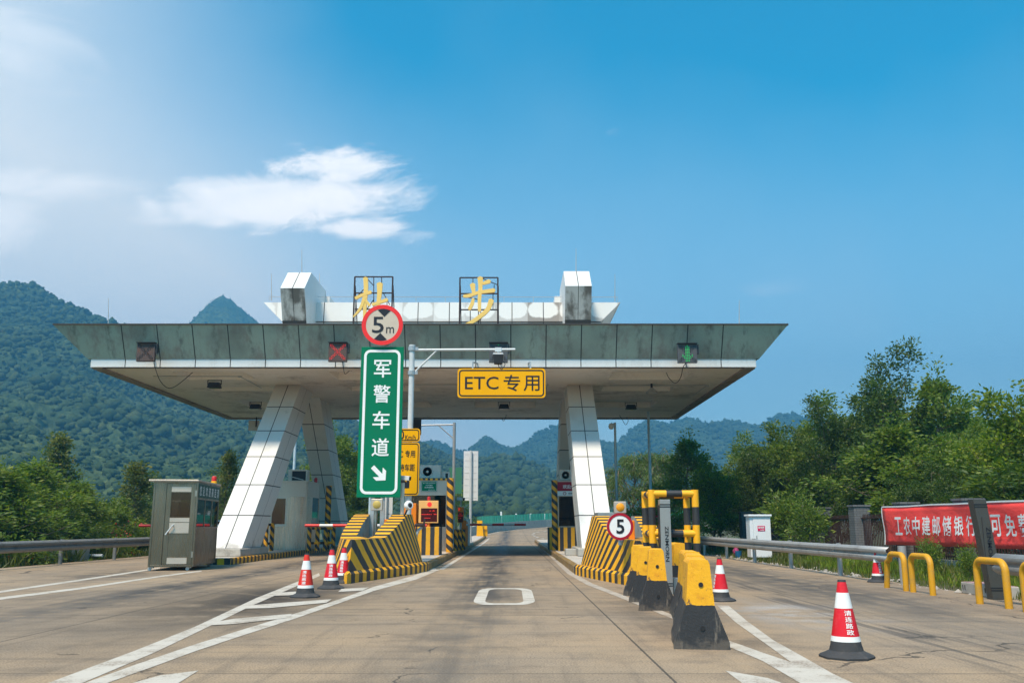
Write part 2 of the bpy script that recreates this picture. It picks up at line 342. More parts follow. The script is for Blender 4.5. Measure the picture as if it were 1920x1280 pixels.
def m_jersey():
    m, t, b = mat('barrier_yellow_over_black'); c = coords(t)
    x, y, z = t.sep(c)
    w = t.noise(c, 9, 5); w2 = t.noise(t.vmul(c, (1, 1, 0.2)), 12, 6, 0.7)
    zz = t.m('ADD', z, t.m('MULTIPLY', t.m('SUBTRACT', w, 0.5), 0.05))
    f = t.m('GREATER_THAN', zz, 0.42)
    ye = t.mix(t.ramp(t.noise(c, 7, 5), 0.45, 0.75), (0.80, 0.385, 0.004), (0.66, 0.27, 0.004))
    ye = t.mix(t.ramp(t.m('ADD', t.noise(c, 22, 6, 0.75), t.m('MULTIPLY', t.m('SUBTRACT', t.noise(c, 2.5, 3), 0.5), 0.4)), 0.585, 0.63), ye, (0.16, 0.08, 0.03))
    bk = t.mix(t.ramp(w2, 0.56, 0.68, 0, 0.85), (0.022, 0.022, 0.024), (0.15, 0.125, 0.10))
    bk = t.mix(t.ramp(t.m('ADD', w, t.ramp(z, 0.2, 0.0, 0, 0.3)), 0.6, 0.85, 0, 0.6), bk, (0.13, 0.105, 0.08))
    t.put(b.inputs['Base Color'], t.mix(f, bk, ye)); b.inputs['Roughness'].default_value = 0.65
    bump(t, b, t.m('ADD', w2, t.noise(c, 40, 4)), 0.35, 0.012); return m
M['jersey'] = m_jersey()

def m_road():
    m, t, b = mat('worn_concrete_road'); c = coords(t)
    x, y, z = t.sep(c)
    wx = t.m('ADD', x, t.m('MULTIPLY', t.m('SUBTRACT', t.noise(c, 0.35, 3), 0.5), 0.9))
    big = t.noise(c, 0.22, 5, 0.6); mid = t.noise(c, 1.3, 6, 0.65); fine = t.noise(c, 55, 3, 0.7); fine2 = t.noise(c, 14, 5, 0.7)
    lng = t.noise(t.vmul(c, (3.2, 0.16, 1)), 1.3, 6, 0.62); crs = t.noise(t.vmul(c, (0.10, 2.4, 1)), 1.5, 6, 0.6)
    col = t.mix(t.ramp(big, 0.34, 0.66), (0.425, 0.310, 0.195), (0.320, 0.250, 0.178))
    col = t.mix(t.ramp(mid, 0.45, 0.75, 0, 0.65), col, (0.190, 0.150, 0.112))
    col = t.mix(t.ramp(crs, 0.5, 0.72, 0, 0.42), col, (0.165, 0.135, 0.108))
    col = t.mix(t.ramp(crs, 0.46, 0.30, 0, 0.35), col, (0.43, 0.34, 0.25))
    col = t.mix(t.ramp(lng, 0.50, 0.72, 0, 0.38), col, (0.135, 0.110, 0.088))
    # oil drip line in lane centres
    oil = t.m('ADD', t.gauss(wx, -0.55, 0.55), t.m('ADD', t.gauss(wx, -6.7, 0.6), t.m('MULTIPLY', t.gauss(wx, 6.0, 1.1), 0.8)))
    oil = t.m('MULTIPLY', oil, t.ramp(t.m('ADD', mid, t.m('MULTIPLY', lng, 0.8)), 0.60, 1.0))
    col = t.mix(t.m('MULTIPLY', oil, t.ramp(y, 10, 19, 0.35, 1.0)), col, (0.085, 0.072, 0.06))
    # pale powder patch and rubber marks in the right lane
    pw = t.m('MULTIPLY', t.m('MULTIPLY', t.gauss(x, 3.9, 0.8), t.gauss(y, 13.3, 1.8)), t.ramp(mid, 0.35, 0.7))
    col = t.mix(t.m('MULTIPLY', pw, 0.9), col, (0.52, 0.50, 0.48))
    rb = t.m('MULTIPLY', t.gauss(wx, 4.6, 0.5), t.ramp(t.noise(t.vmul(c, (5, 0.22, 1)), 1.4, 5), 0.46, 0.62))
    col = t.mix(t.m('MULTIPLY', rb, 0.7), col, (0.07, 0.065, 0.062))
    # dirt in the gore areas
    g1 = t.m('MULTIPLY', t.m('MULTIPLY', t.gauss(x, -4.2, 1.35), t.gauss(y, 16.0, 4.6)), t.ramp(mid, 0.22, 0.52))
    col = t.mix(t.m('MULTIPLY', g1, 1.0), col, (0.055, 0.044, 0.034))
    g2 = t.m('MULTIPLY', t.m('MULTIPLY', t.gauss(x, 2.2, 0.8), t.gauss(y, 12.5, 3.5)), t.ramp(mid, 0.3, 0.65))
    col = t.mix(t.m('MULTIPLY', g2, 0.85), col, (0.12, 0.10, 0.08))
    g3 = t.m('MULTIPLY', t.m('MULTIPLY', t.gauss(wx, -9.9, 1.2), t.gauss(y, 23.5, 3)), t.ramp(mid, 0.3, 0.6))
    col = t.mix(t.m('MULTIPLY', g3, 0.9), col, (0.10, 0.082, 0.066))
    canopy_shade = t.m('MULTIPLY', t.gauss(y, 40.5, 5.5), t.gauss(x, -0.3, 1.9))  # canopy's cast shadow painted into the lane colour, separate from the gore dirt
    col = t.mix(t.m('MULTIPLY', canopy_shade, t.ramp(mid, 0.2, 0.7, 0.25, 0.75)), col, (0.10, 0.088, 0.078))
    wn = t.new('ShaderNodeTexWhiteNoise', noise_dimensions='2D'); t.put(wn.inputs['Vector'], t.comb(t.m('FLOOR', t.m('DIVIDE', t.m('ADD', x, 40.4), 6.68)), t.m('FLOOR', t.m('DIVIDE', t.m('ADD', y, 2.1), 5.0)), 0.0))
    col = t.mix(t.ramp(wn.outputs['Value'], 0.0, 1.0, 0.0, 0.30), col, t.mix(1.0, col, (0.62, 0.60, 0.58), 'MULTIPLY'))
    vc = t.new('ShaderNodeTexVoronoi', feature='DISTANCE_TO_EDGE'); vc.inputs['Scale'].default_value = 0.26
    wc = t.new('ShaderNodeTexNoise'); t.put(wc.inputs['Vector'], c); wc.inputs['Scale'].default_value = 1.6; wc.inputs['Detail'].default_value = 6
    t.put(vc.inputs['Vector'], t.vadd(c, t.vmul(wc.outputs[1], (1.1, 1.1, 0))))
    ck = t.m('MULTIPLY', t.m('LESS_THAN', vc.outputs[0], 0.0035), t.ramp(t.noise(c, 0.5, 3), 0.50, 0.56))
    col = t.mix(t.m('MULTIPLY', ck, 0.75), col, (0.05, 0.042, 0.035))
    # slab joints
    jx = t.m('LESS_THAN', t.m('ABSOLUTE', t.m('SUBTRACT', t.m('ADD', x, t.m('MULTIPLY', t.m('SUBTRACT', fine2, 0.5), 0.02)), 1.28)), 0.012)
    jx2 = t.m('LESS_THAN', t.m('ABSOLUTE', t.m('SUBTRACT', x, -5.4)), 0.012)
    jy = t.m('LESS_THAN', t.m('FRACT', t.m('DIVIDE', t.m('ADD', y, 2.1), 5.0)), 0.006)
    j = t.m('MAXIMUM', t.m('MAXIMUM', jx, jx2), t.m('MULTIPLY', jy, 0.6))
    col = t.mix(t.m('MULTIPLY', j, 0.8), col, (0.05, 0.045, 0.04))
    vo = t.new('ShaderNodeTexVoronoi', feature='F1'); t.put(vo.inputs['Vector'], c); vo.inputs['Scale'].default_value = 2.6
    sp = t.m('LESS_THAN', vo.outputs[0], t.ramp(t.noise(c, 1.7, 2), 0.5, 0.8, 0.0, 0.055))
    col = t.mix(t.m('MULTIPLY', sp, 0.85), col, (0.03, 0.028, 0.026))
    col = t.mix(t.m('MULTIPLY', t.ramp(fine, 0.38, 0.66), 0.75), col, t.mix(1.0, col, (0.42, 0.40, 0.38), 'MULTIPLY'))
    col = t.mix(t.ramp(fine, 0.62, 0.8, 0, 0.35), col, (0.55, 0.48, 0.40))
    t.put(b.inputs['Base Color'], col)
    t.put(b.inputs['Roughness'], t.ramp(oil, 0, 1, 0.88, 0.6)); b.inputs['Specular IOR Level'].default_value = 0.3
    bump(t, b, t.m('ADD', fine, fine2), 0.25, 0.01); return m
M['road'] = m_road()
def m_mark():
    m, t, b = mat('worn_road_paint'); c = coords(t)
    n = t.noise(c, 2.2, 6, 0.7); f = t.noise(c, 40, 4, 0.7); crs = t.noise(t.vmul(c, (0.15, 3, 1)), 1.5, 5)
    col = t.mix(t.ramp(n, 0.4, 0.75, 0, 0.6), (0.50, 0.455, 0.385), (0.36, 0.295, 0.22))
    col = t.mix(t.ramp(t.m('ADD', t.m('MULTIPLY', f, 0.6), t.m('MULTIPLY', n, 0.6)), 0.61, 0.72, 0, 0.85), col, (0.25, 0.20, 0.15))
    col = t.mix(t.ramp(crs, 0.56, 0.74, 0, 0.55), col, (0.25, 0.21, 0.17))
    t.put(b.inputs['Base Color'], col); b.inputs['Roughness'].default_value = 0.75
    bump(t, b, f, 0.15, 0.01); return m
M['mark'] = m_mark()
def m_markfaint():
    m = M['mark'].copy(); m.name = 'very_worn_road_paint'
    b = [n for n in m.node_tree.nodes if n.type == 'BSDF_PRINCIPLED'][0]; t = NT(m.node_tree)
    src = b.inputs['Base Color'].links[0].from_socket; c = coords(t)
    t.put(b.inputs['Base Color'], t.mix(t.ramp(t.noise(c, 3.0, 6, 0.7), 0.35, 0.6, 0.25, 0.8), src, (0.29, 0.24, 0.19)))
    return m
M['markfaint'] = m_markfaint()
def m_ground():
    m, t, b = mat('verge_earth_and_grass'); c = coords(t)
    n = t.noise(c, 0.5, 6, 0.65); f = t.noise(c, 9, 5, 0.7)
    col = t.mix(t.ramp(n, 0.40, 0.6), (0.055, 0.085, 0.022), (0.12, 0.095, 0.06))
    col = t.mix(t.ramp(f, 0.4, 0.7, 0, 0.6), col, (0.04, 0.06, 0.018))
    t.put(b.inputs['Base Color'], col); b.inputs['Roughness'].default_value = 0.95
    bump(t, b, f, 0.6, 0.08); return m
M['ground'] = m_ground()
def m_hill():
    m, t, b = mat('hill_forest'); c = coords(t)
    n = t.noise(c, 0.010, 5, 0.6); n2 = t.noise(c, 0.045, 4, 0.6); k = t.noise(c, 0.22, 4, 0.7); f = t.noise(c, 0.6, 3, 0.7)
    w = t.new('ShaderNodeTexNoise'); t.put(w.inputs['Vector'], c); w.inputs['Scale'].default_value = 0.3
    vo = t.new('ShaderNodeTexVoronoi', feature='F1'); t.put(vo.inputs['Vector'], t.vadd(c, t.vmul(w.outputs[1], (4, 4, 4)))); vo.inputs['Scale'].default_value = 0.17
    col = t.mix(t.ramp(n, 0.40, 0.60), (0.040, 0.072, 0.030), (0.082, 0.115, 0.042))
    col = t.mix(t.ramp(n2, 0.45, 0.62, 0, 0.6), col, (0.030, 0.056, 0.020))
    col = t.mix(t.ramp(k, 0.46, 0.66, 0, 0.7), col, (0.022, 0.050, 0.020))
    col = t.mix(t.ramp(k, 0.46, 0.36, 0, 0.7), col, (0.115, 0.145, 0.05))
    col = t.mix(t.ramp(vo.outputs[0], 0.30, 0.75, 0, 0.55), col, (0.020, 0.042, 0.018))
    t.put(b.inputs['Base Color'], col); b.inputs['Roughness'].default_value = 0.95; b.inputs['Specular IOR Level'].default_value = 0.1
    bump(t, b, t.m('SUBTRACT', t.m('ADD', k, t.m('MULTIPLY', f, 0.4)), t.m('MULTIPLY', vo.outputs[0], 0.9)), 0.7, 3.0); return m
M['hill'] = m_hill()
def m_leaf(name, a, b_, c_, tl=0.42):
    m, t, b = mat(name)
    g = t.new('ShaderNodeNewGeometry'); rn = g.outputs['Random Per Island']
    col = t.mix(t.ramp(rn, 0.0, 0.6), a, b_); col = t.mix(t.ramp(rn, 0.75, 1.0), col, c_)
    oi = t.new('ShaderNodeObjectInfo'); col = t.mix(t.m('MULTIPLY', oi.outputs['Random'], 0.25), col, t.mix(1.0, col, (0.8, 0.75, 0.5), 'MULTIPLY'))
    t.put(b.inputs['Base Color'], col); b.inputs['Roughness'].default_value = 0.5; b.inputs['Specular IOR Level'].default_value = 0.35
    tr = t.new('ShaderNodeBsdfTranslucent'); t.put(tr.inputs[0], t.mix(1.0, col, (1.3, 1.35, 0.6), 'MULTIPLY'))
    mx = t.new('ShaderNodeMixShader'); mx.inputs[0].default_value = tl
    t.l.new(b.outputs[0], mx.inputs[1]); t.l.new(tr.outputs[0], mx.inputs[2])
    t.l.new(mx.outputs[0], [n for n in t.n if n.type == 'OUTPUT_MATERIAL'][0].inputs[0])
    return m
M['leafA'] = m_leaf('leaf_mid_green', (0.082, 0.145, 0.020), (0.140, 0.210, 0.028), (0.26, 0.30, 0.05))
M['leafB'] = m_leaf('leaf_dark_green', (0.042, 0.082, 0.016), (0.075, 0.128, 0.022), (0.165, 0.215, 0.042))
M['leafC'] = m_leaf('leaf_yellow_green', (0.09, 0.15, 0.012), (0.16, 0.23, 0.018), (0.30, 0.34, 0.03))
M['leafD'] = m_leaf('leaf_poplar', (0.08, 0.125, 0.035), (0.15, 0.18, 0.06), (0.28, 0.26, 0.08))
M['leafE'] = m_leaf('leaf_bamboo', (0.065, 0.12, 0.025), (0.11, 0.17, 0.04), (0.22, 0.25, 0.07))
M['grass'] = m_leaf('grass_blade', (0.055, 0.090, 0.014), (0.12, 0.145, 0.024), (0.30, 0.24, 0.085))
M['flower'] = m_leaf('red_flower', (0.55, 0.03, 0.04), (0.6, 0.06, 0.08), (0.7, 0.12, 0.12))
M['bark'] = plain('bark', (0.20, 0.155, 0.115), 0.9, dirt=0.5, dirtcol=(0.05, 0.04, 0.03), scale=3, bmp=0.4)
M['stone'] = plain('rubble_stone', (0.34, 0.31, 0.27), 0.9, dirt=0.5, dirtcol=(0.13, 0.11, 0.09), scale=3, bmp=0.3)
M['greenbarrier'] = plain('green_noise_panel', (0.05, 0.46, 0.27), 0.4, dirt=0.35, dirtcol=(0.25, 0.62, 0.45), scale=0.5, bmp=0)

# ------------------------------------------------------------------ mesh helpers
class MB:
    def __init__(s): s.v = []; s.f = []; s.uv = []; s.mi = []; s.cur = 0
    def face(s, pts, uv=None):
        i = len(s.v); s.v.extend(Vector(p) for p in pts); s.f.append(list(range(i, i + len(pts))))
        s.uv.append(uv or [(0, 0)] * len(pts)); s.mi.append(s.cur)
    def grid(s, rows, uvs=None, closed=False):
        i = len(s.v); n = len(rows[0])
        for r in rows: s.v.extend(Vector(p) for p in r)
        for a in range(len(rows) - 1):
            for k in range(n - (0 if closed else 1)):
                k2 = (k + 1) % n
                s.f.append([i + a * n + k, i + a * n + k2, i + (a + 1) * n + k2, i + (a + 1) * n + k])
                if uvs: s.uv.append([uvs[a][k], uvs[a][k + 1], uvs[a + 1][k + 1], uvs[a + 1][k]])
                else: s.uv.append([(0, 0)] * 4)
                s.mi.append(s.cur)
    def hexa(s, b4, t4):
        i = len(s.v); s.v.extend(Vector(p) for p in list(b4) + list(t4))
        for q in ((3, 2, 1, 0), (4, 5, 6, 7), (0, 1, 5, 4), (1, 2, 6, 5), (2, 3, 7, 6), (3, 0, 4, 7)):
            s.f.append([i + k for k in q]); s.uv.append([(0, 0)] * 4); s.mi.append(s.cur)
        return s
    def box(s, x0, x1, y0, y1, z0, z1):
        return s.hexa([(x0, y0, z0), (x1, y0, z0), (x1, y1, z0), (x0, y1, z0)], [(x0, y0, z1), (x1, y0, z1), (x1, y1, z1), (x0, y1, z1)])
    def obox(s, c, ax, ay, az, sx, sy, sz):
        c = Vector(c); ax, ay, az = (Vector(a).normalized() for a in (ax, ay, az))
        q = lambda i, j, k: c + ax * (i * sx / 2) + ay * (j * sy / 2) + az * (k * sz / 2)
        return s.hexa([q(-1, -1, -1), q(1, -1, -1), q(1, 1, -1), q(-1, 1, -1)], [q(-1, -1, 1), q(1, -1, 1), q(1, 1, 1), q(-1, 1, 1)])
    def bar(s, a, b, w, h=None):
        a = Vector(a); b = Vector(b); d = (b - a); L = d.length; d.normalize()
        up = Vector((0, 0, 1)) if abs(d.z) < 0.9 else Vector((0, 1, 0))
        sx = d.cross(up).normalized(); sy = sx.cross(d)
        return s.obox((a + b) / 2, d, sx, sy, L, w, h or w)
    def tube(s, pts, r, seg=12, cap=True):
        pts = [Vector(p) for p in pts]; n = len(pts)
        rs = r if isinstance(r, (list, tuple)) else [r] * n
        rows, uvs = [], []; L = 0; ref = None
        for i, p in enumerate(pts):
            d = (pts[min(i + 1, n - 1)] - pts[max(i - 1, 0)]).normalized()
            if ref is None:
                up = Vector((0, 0, 1)) if abs(d.z) < 0.9 else Vector((1, 0, 0)); ref = (up - d * up.dot(d)).normalized()
            else: ref = (ref - d * ref.dot(d)).normalized()
            sd = d.cross(ref)
            if i: L += (p - pts[i - 1]).length
            rows.append([p + (ref * math.cos(2 * math.pi * k / seg) + sd * math.sin(2 * math.pi * k / seg)) * rs[i] for k in range(seg)])
            uvs.append([(L, k * 2 * math.pi / seg) for k in range(seg + 1)])
        s.grid(rows, uvs, closed=True)
        if cap:
            s.face(rows[0][::-1], [(0, 0)] * seg); s.face(rows[-1], [(L, 0)] * seg)
        return s
    def lathe(s, prof, c=(0, 0, 0), seg=24, ax='z'):
        c = Vector(c); rows = []
        for r, z in prof:
            row = []
            for k in range(seg):
                a = 2 * math.pi * k / seg; p = (r * math.cos(a), r * math.sin(a), z)
                if ax == 'y': p = (p[0], -p[2], p[1])
                row.append(c + Vector(p))
            rows.append(row)
        s.grid(rows, None, closed=True)
        if prof[0][0] > 1e-4: s.face(rows[0][::-1])
        if prof[-1][0] > 1e-4: s.face(rows[-1])
        return s
    def prism(s, poly, o, u, v, depth):
        """poly in (u,v) plane at o, extruded along u x v by depth"""
        o, u, v = Vector(o), Vector(u), Vector(v); w = u.cross(v).normalized() * depth
        a = [o + u * p[0] + v * p[1] for p in poly]; b = [p + w for p in a]; n = len(a)
        i = len(s.v); s.v.extend(a + b)
        s.f.append([i + k for k in range(n)][::-1]); s.uv.append([(0, 0)] * n); s.mi.append(s.cur)
        s.f.append([i + n + k for k in range(n)]); s.uv.append([(0, 0)] * n); s.mi.append(s.cur)
        for k in range(n):
            k2 = (k + 1) % n
            s.f.append([i + k, i + k2, i + n + k2, i + n + k]); s.uv.append([(0, 0)] * 4); s.mi.append(s.cur)
        return s
    def build(s, name, m, parent=None, bevel=0, smooth=False, origin=None, solid=0):
        off = Vector((0, 0, 0))
        if parent is not None:
            q = parent
            while q is not None: off += q.location; q = q.parent
        elif origin is not None: off = Vector(origin)
        me = bpy.data.meshes.new(name); me.from_pydata([tuple(p - off) for p in s.v], [], s.f)
        for mm in (m if isinstance(m, list) else [m]): me.materials.append(mm)
        uvl = me.uv_layers.new(name="UVMap"); flat = [c for f in s.uv for q in f for c in q]
        uvl.data.foreach_set('uv', flat)
        me.polygons.foreach_set('material_index', s.mi)
        if smooth:
            me.polygons.foreach_set('use_smooth', [True] * len(me.polygons)); me.set_sharp_from_angle(angle=R(38))
        me.update()
        o = bpy.data.objects.new(name, me); COL.objects.link(o)
        if parent is not None: o.parent = parent
        elif origin is not None: o.location = origin
        if bevel:
            bv = o.modifiers.new('bevel', 'BEVEL'); bv.width = bevel; bv.segments = 2; bv.limit_method = 'ANGLE'; bv.angle_limit = R(50)
        if solid:
            sm = o.modifiers.new('solid', 'SOLIDIFY'); sm.thickness = solid; sm.offset = 0
        return o
def tag(o, label=None, cat=None, group=None, kind=None):
    if label: o['label'] = label
    if cat: o['category'] = cat
    if group: o['group'] = group
    if kind: o['kind'] = kind
    return o
def thing(name, loc, label, cat, group=None):
    o = bpy.data.objects.new(name, None); COL.objects.link(o); o.location = loc; o.empty_display_size = 0.2
    return tag(o, label, cat, group)
def dup(root, loc, rotz=0.0, label=None, scale=None):
    r = root.copy(); COL.objects.link(r); r.location = loc; r.rotation_euler = (0, 0, rotz)
    if scale: r.scale = scale
    if label: r['label'] = label
    def rec(src, dst):
        for ch in list(src.children):
            c = ch.copy(); COL.objects.link(c); c.parent = dst; rec(ch, c)
    rec(root, r)
    return r
def rrect(x0, x1, y0, y1, r, n=6):
    out = []
    for cx, cy, a in ((x1 - r, y1 - r, 0), (x0 + r, y1 - r, 90), (x0 + r, y0 + r, 180), (x1 - r, y0 + r, 270)):
        for k in range(n + 1):
            t = R(a + 90 * k / n); out.append((cx + r * math.cos(t), cy + r * math.sin(t)))
    return out
def ring(mb, outer, inner, o, u, v, depth):
    """flat ring with thickness between two point loops of equal length"""
    o, u, v = Vector(o), Vector(u), Vector(v); w = u.cross(v).normalized() * depth; n = len(outer)
    q = lambda p: o + u * p[0] + v * p[1]
    for k in range(n):
        k2 = (k + 1) % n
        a, b, c, d = q(outer[k]), q(outer[k2]), q(inner[k2]), q(inner[k])
        mb.face([a + w, b + w, c + w, d + w]); mb.face([a, b, b + w, a + w][::1]); mb.face([d + w, c + w, c, d])
_tc = {}
def glyphs(body, bold=0.0):
    k = (body, bold)
    if k not in _tc:
        c = bpy.data.curves.new("lettering", "FONT"); c.body = body; c.size = 1; c.offset = bold; c.resolution_u = 3
        o = bpy.data.objects.new("lettering", c); COL.objects.link(o)
        dg = bpy.context.evaluated_depsgraph_get(); me = bpy.data.meshes.new_from_object(o.evaluated_get(dg))
        vs = [v.co.copy() for v in me.vertices]; fs = [list(p.vertices) for p in me.polygons]
        bpy.data.objects.remove(o); bpy.data.curves.remove(c); bpy.data.meshes.remove(me)
        _tc[k] = (vs, fs)
    return _tc[k]
def text(mb, body, o, u, v, w, h, bold=0.0, fn=None):
    """fit the glyphs of body into a w x h box centred on o in the (u,v) plane"""
    vs, fs = glyphs(body, bold)
    xs = [p.x for p in vs]; ys = [p.y for p in vs]; x0, x1, y0, y1 = min(xs), max(xs), min(ys), max(ys)
    o, u, v = Vector(o), Vector(u).normalized(), Vector(v).normalized()
    i = len(mb.v)
    for p in vs:
        a = (p.x - (x0 + x1) / 2) / (x1 - x0) * w; b = (p.y - (y0 + y1) / 2) / (y1 - y0) * h
        mb.v.append(Vector(fn(a, b)) if fn else o + u * a + v * b)
    for f in fs:
        mb.f.append([i + k for k in f]); mb.uv.append([(0, 0)] * len(f)); mb.mi.append(mb.cur)
    return mb
X_, Y_, Z_ = Vector((1, 0, 0)), Vector((0, 1, 0)), Vector((0, 0, 1))

# ================================================================== SETTING
def gz(y):
    if y <= 55: return 0.0
    yy = min(y, 150); z = 0.00021 * (yy - 55) ** 2
    return z
def strip_sheet(name, left, right, ys, m, dz, nx=6, kind='structure'):
    mb = MB(); rows = []
    for y in ys:
        a, b = left(y), right(y)
        rows.append([(a + (b - a) * k / nx, y, gz(y) + dz) for k in range(nx + 1)])
    mb.grid(rows); o = mb.build(name, m); return tag(o, kind=kind)
# terrain: one sheet to the horizon, dropping away from the carriageway on the left
mb = MB(); rows = []
xs = [-3000, -900, -300, -120, -60, -40, -28, -22, -18, -16, -15.1, -14.4, -8, -2, 4, 8.3, 8.7, 9.6, 11, 14, 20, 30, 50, 90, 200, 600, 3000]
ys = [-60, -20, 0, 8, 16, 24, 32, 40, 48, 56, 64, 72, 80, 90, 100, 110, 120, 130, 140, 150, 200, 300, 500, 900, 1500, 3500]
for y in ys:
    r = []
    for x in xs:
        z = gz(y) - 0.05
        if x < -15: z -= min(2.2, (-15 - x) * 0.16)
        if x > 8.5: z += min(0.18, (x - 8.5) * 0.10)
        r.append((x, y, z))
    rows.append(r)
mb.grid(rows); tag(mb.build('ground', M['ground'], smooth=True), kind='structure')
ysr = [-12, 0] + list(range(5, 61, 5)) + list(range(62, 152, 3))
tag(strip_sheet('road', lambda y: -14.75 if y < 62 else (-3.9 if y < 95 else -3.9 + 0.0042 * (y - 92) ** 2), lambda y: 8.35 if y < 62 else 8.35 + max(0, y - 90) * 0.5, ysr, M['road'], 0.0, 10), kind='structure')

# painted markings, flat sheets 4 mm proud of the road
mk = MB(); mf = MB(); SHEET = 0.004
def gpoly(mb, pts, dz=SHEET):
    q = [P(x, y) for x, y in pts]; mb.face([(p.x, p.y, dz) for p in q][::-1])
def gstrip(mb, L, Rr, dz=SHEET):
    for i in range(len(L) - 1): gpoly(mb, [L[i], L[i + 1], Rr[i + 1], Rr[i]], dz)
# left gore, outer and inner edge lines
gstrip(mk, [(60, 1305), (91, 1280), (252, 1220), (365, 1175), (480, 1121), (598, 1074)], [(118, 1305), (155, 1280), (290, 1223), (361, 1189), (470, 1136), (600, 1079)])
gstrip(mk, [(125, 1300), (160, 1280), (262, 1243), (365, 1208), (455, 1180), (547, 1152), (640, 1122), (700, 1100), (775, 1079), (812, 1064)],
           [(170, 1300), (202, 1280), (300, 1245), (365, 1221), (455, 1191), (547, 1161.5), (640, 1129), (702, 1107), (780, 1086), (824, 1068)])
L_ = [(-2.05, y) for y in range(26, 84, 4)]
for i in range(len(L_) - 1):
    (xa, ya), (xb, yb) = L_[i], L_[i + 1]
    mk.face([(xa, ya, gz(ya) + SHEET), (xa + 0.15, ya, gz(ya) + SHEET), (xb + 0.15, yb, gz(yb) + SHEET), (xb, yb, gz(yb) + SHEET)])
for bar in ([(405, 1166), (440, 1160), (547, 1151), (543, 1158), (440, 1170), (395, 1172.5)],
            [(470, 1135), (505, 1132), (622, 1123.5), (612, 1130), (505, 1140), (460, 1141)],
            [(525, 1111), (545, 1109.5), (590, 1107), (585, 1112), (540, 1116), (512, 1117)],
            [(640, 1104), (692, 1101), (680, 1107), (634, 1109.5)]):
    gpoly(mk, bar, SHEET + 0.004)
gstrip(mk, [(-30, 1111), (0, 1107.5), (128, 1089), (250, 1071), (300, 1063)], [(-30, 1115), (0, 1111), (128, 1092), (250, 1073.5), (300, 1065)])
gstrip(mk, [(-30, 1124), (0, 1119.5), (150, 1101), (300, 1079), (378, 1069)], [(-30, 1129), (0, 1124), (150, 1104.5), (300, 1081.5), (378, 1071)])
# left turn arrow head coming into the frame at the bottom
gpoly(mk, [(215, 1300), (250, 1280), (300, 1266), (372, 1257), (335, 1280), (312, 1300)])
# right gore
gstrip(mk, [(1345, 1135), (1380, 1167), (1432, 1204), (1483, 1241), (1500, 1262), (1560, 1300)], [(1366, 1135), (1402, 1165), (1450, 1200), (1513, 1235), (1560, 1262), (1640, 1300)])
gstrip(mk, [(1300, 1180), (1358, 1198), (1393, 1210), (1432, 1224), (1483, 1241)], [(1290, 1186), (1358, 1209), (1395, 1224), (1430, 1239), (1500, 1280)])
gpoly(mk, [(1483, 1241), (1500, 1262), (1560, 1300), (1530, 1300), (1500, 1280)])
gpoly(mk, [(1360, 1257), (1440, 1271), (1465, 1280), (1500, 1300), (1415, 1300), (1391, 1280)])
gstrip(mf, [(1008, 1020), (1030, 1042), (1064, 1075), (1100, 1096), (1152, 1116), (1262, 1160)], [(1012, 1019), (1037, 1042), (1073, 1073), (1112, 1094), (1165, 1114), (1275, 1158)])
# the digit 0
def gring(outer, inner):
    for i in range(len(outer)):
        j = (i + 1) % len(outer); gpoly(mk, [outer[i], outer[j], inner[j], inner[i]])
c0 = P(946.5, 1116); w2, h2 = 0.50, 1.60
o0 = [(c0.x + a, c0.y + b * 3.1) for a, b in rrect(-w2, w2, -.62, .62, 0.27, 6)]; i0 = [(c0.x + a, c0.y + b * 3.1) for a, b in rrect(-w2 + .19, w2 - .19, -.52, .52, 0.15, 6)]
for i in range(len(o0)):
    j = (i + 1) % len(o0); mk.face([(*o0[i], SHEET), (*o0[j], SHEET), (*i0[j], SHEET), (*i0[i], SHEET)])
# far curve: left edge line and dashed lane line
WALL = [(-3.6, 78), (-3.3, 92), (-2.0, 104), (0.4, 114), (4.6, 125), (11, 135), (22, 143), (40, 150)]
def polyline_band(mb, pts, off, w, dashed=False):
    q = []
    for (xa, ya), (xb, yb) in zip(pts, pts[1:]):
        for k in range(4): q.append((xa + (xb - xa) * k / 4, ya + (yb - ya) * k / 4))
    q.append(pts[-1])
    for i in range(len(q) - 1):
        if dashed and i % 2: continue
        (xa, ya), (xb, yb) = q[i], q[i + 1]; L = math.hypot(xb - xa, yb - ya); nx, ny = (yb - ya) / L, -(xb - xa) / L
        f = lambda x, y, o: (x + nx * o, y + ny * o, gz(y) + 0.02)
        mb.face([f(xa, ya, off), f(xa, ya, off + w), f(xb, yb, off + w), f(xb, yb, off)])
polyline_band(mk, WALL, 0.55, 0.22)
polyline_band(mk, [(4.6, 62), (3.0, 72), (2.2, 82), (1.9, 92), (2.4, 101), (4.6, 111), (10, 121), (20, 128)], 0, 0.22, True)
polyline_band(mk, [(2.5, 56), (2.62, 64), (2.9, 70)], 0, 0.2)
tag(mk.build('road_markings', M['mark']), kind='structure'); tag(mf.build('worn_road_markings', M['markfaint']), kind='structure')

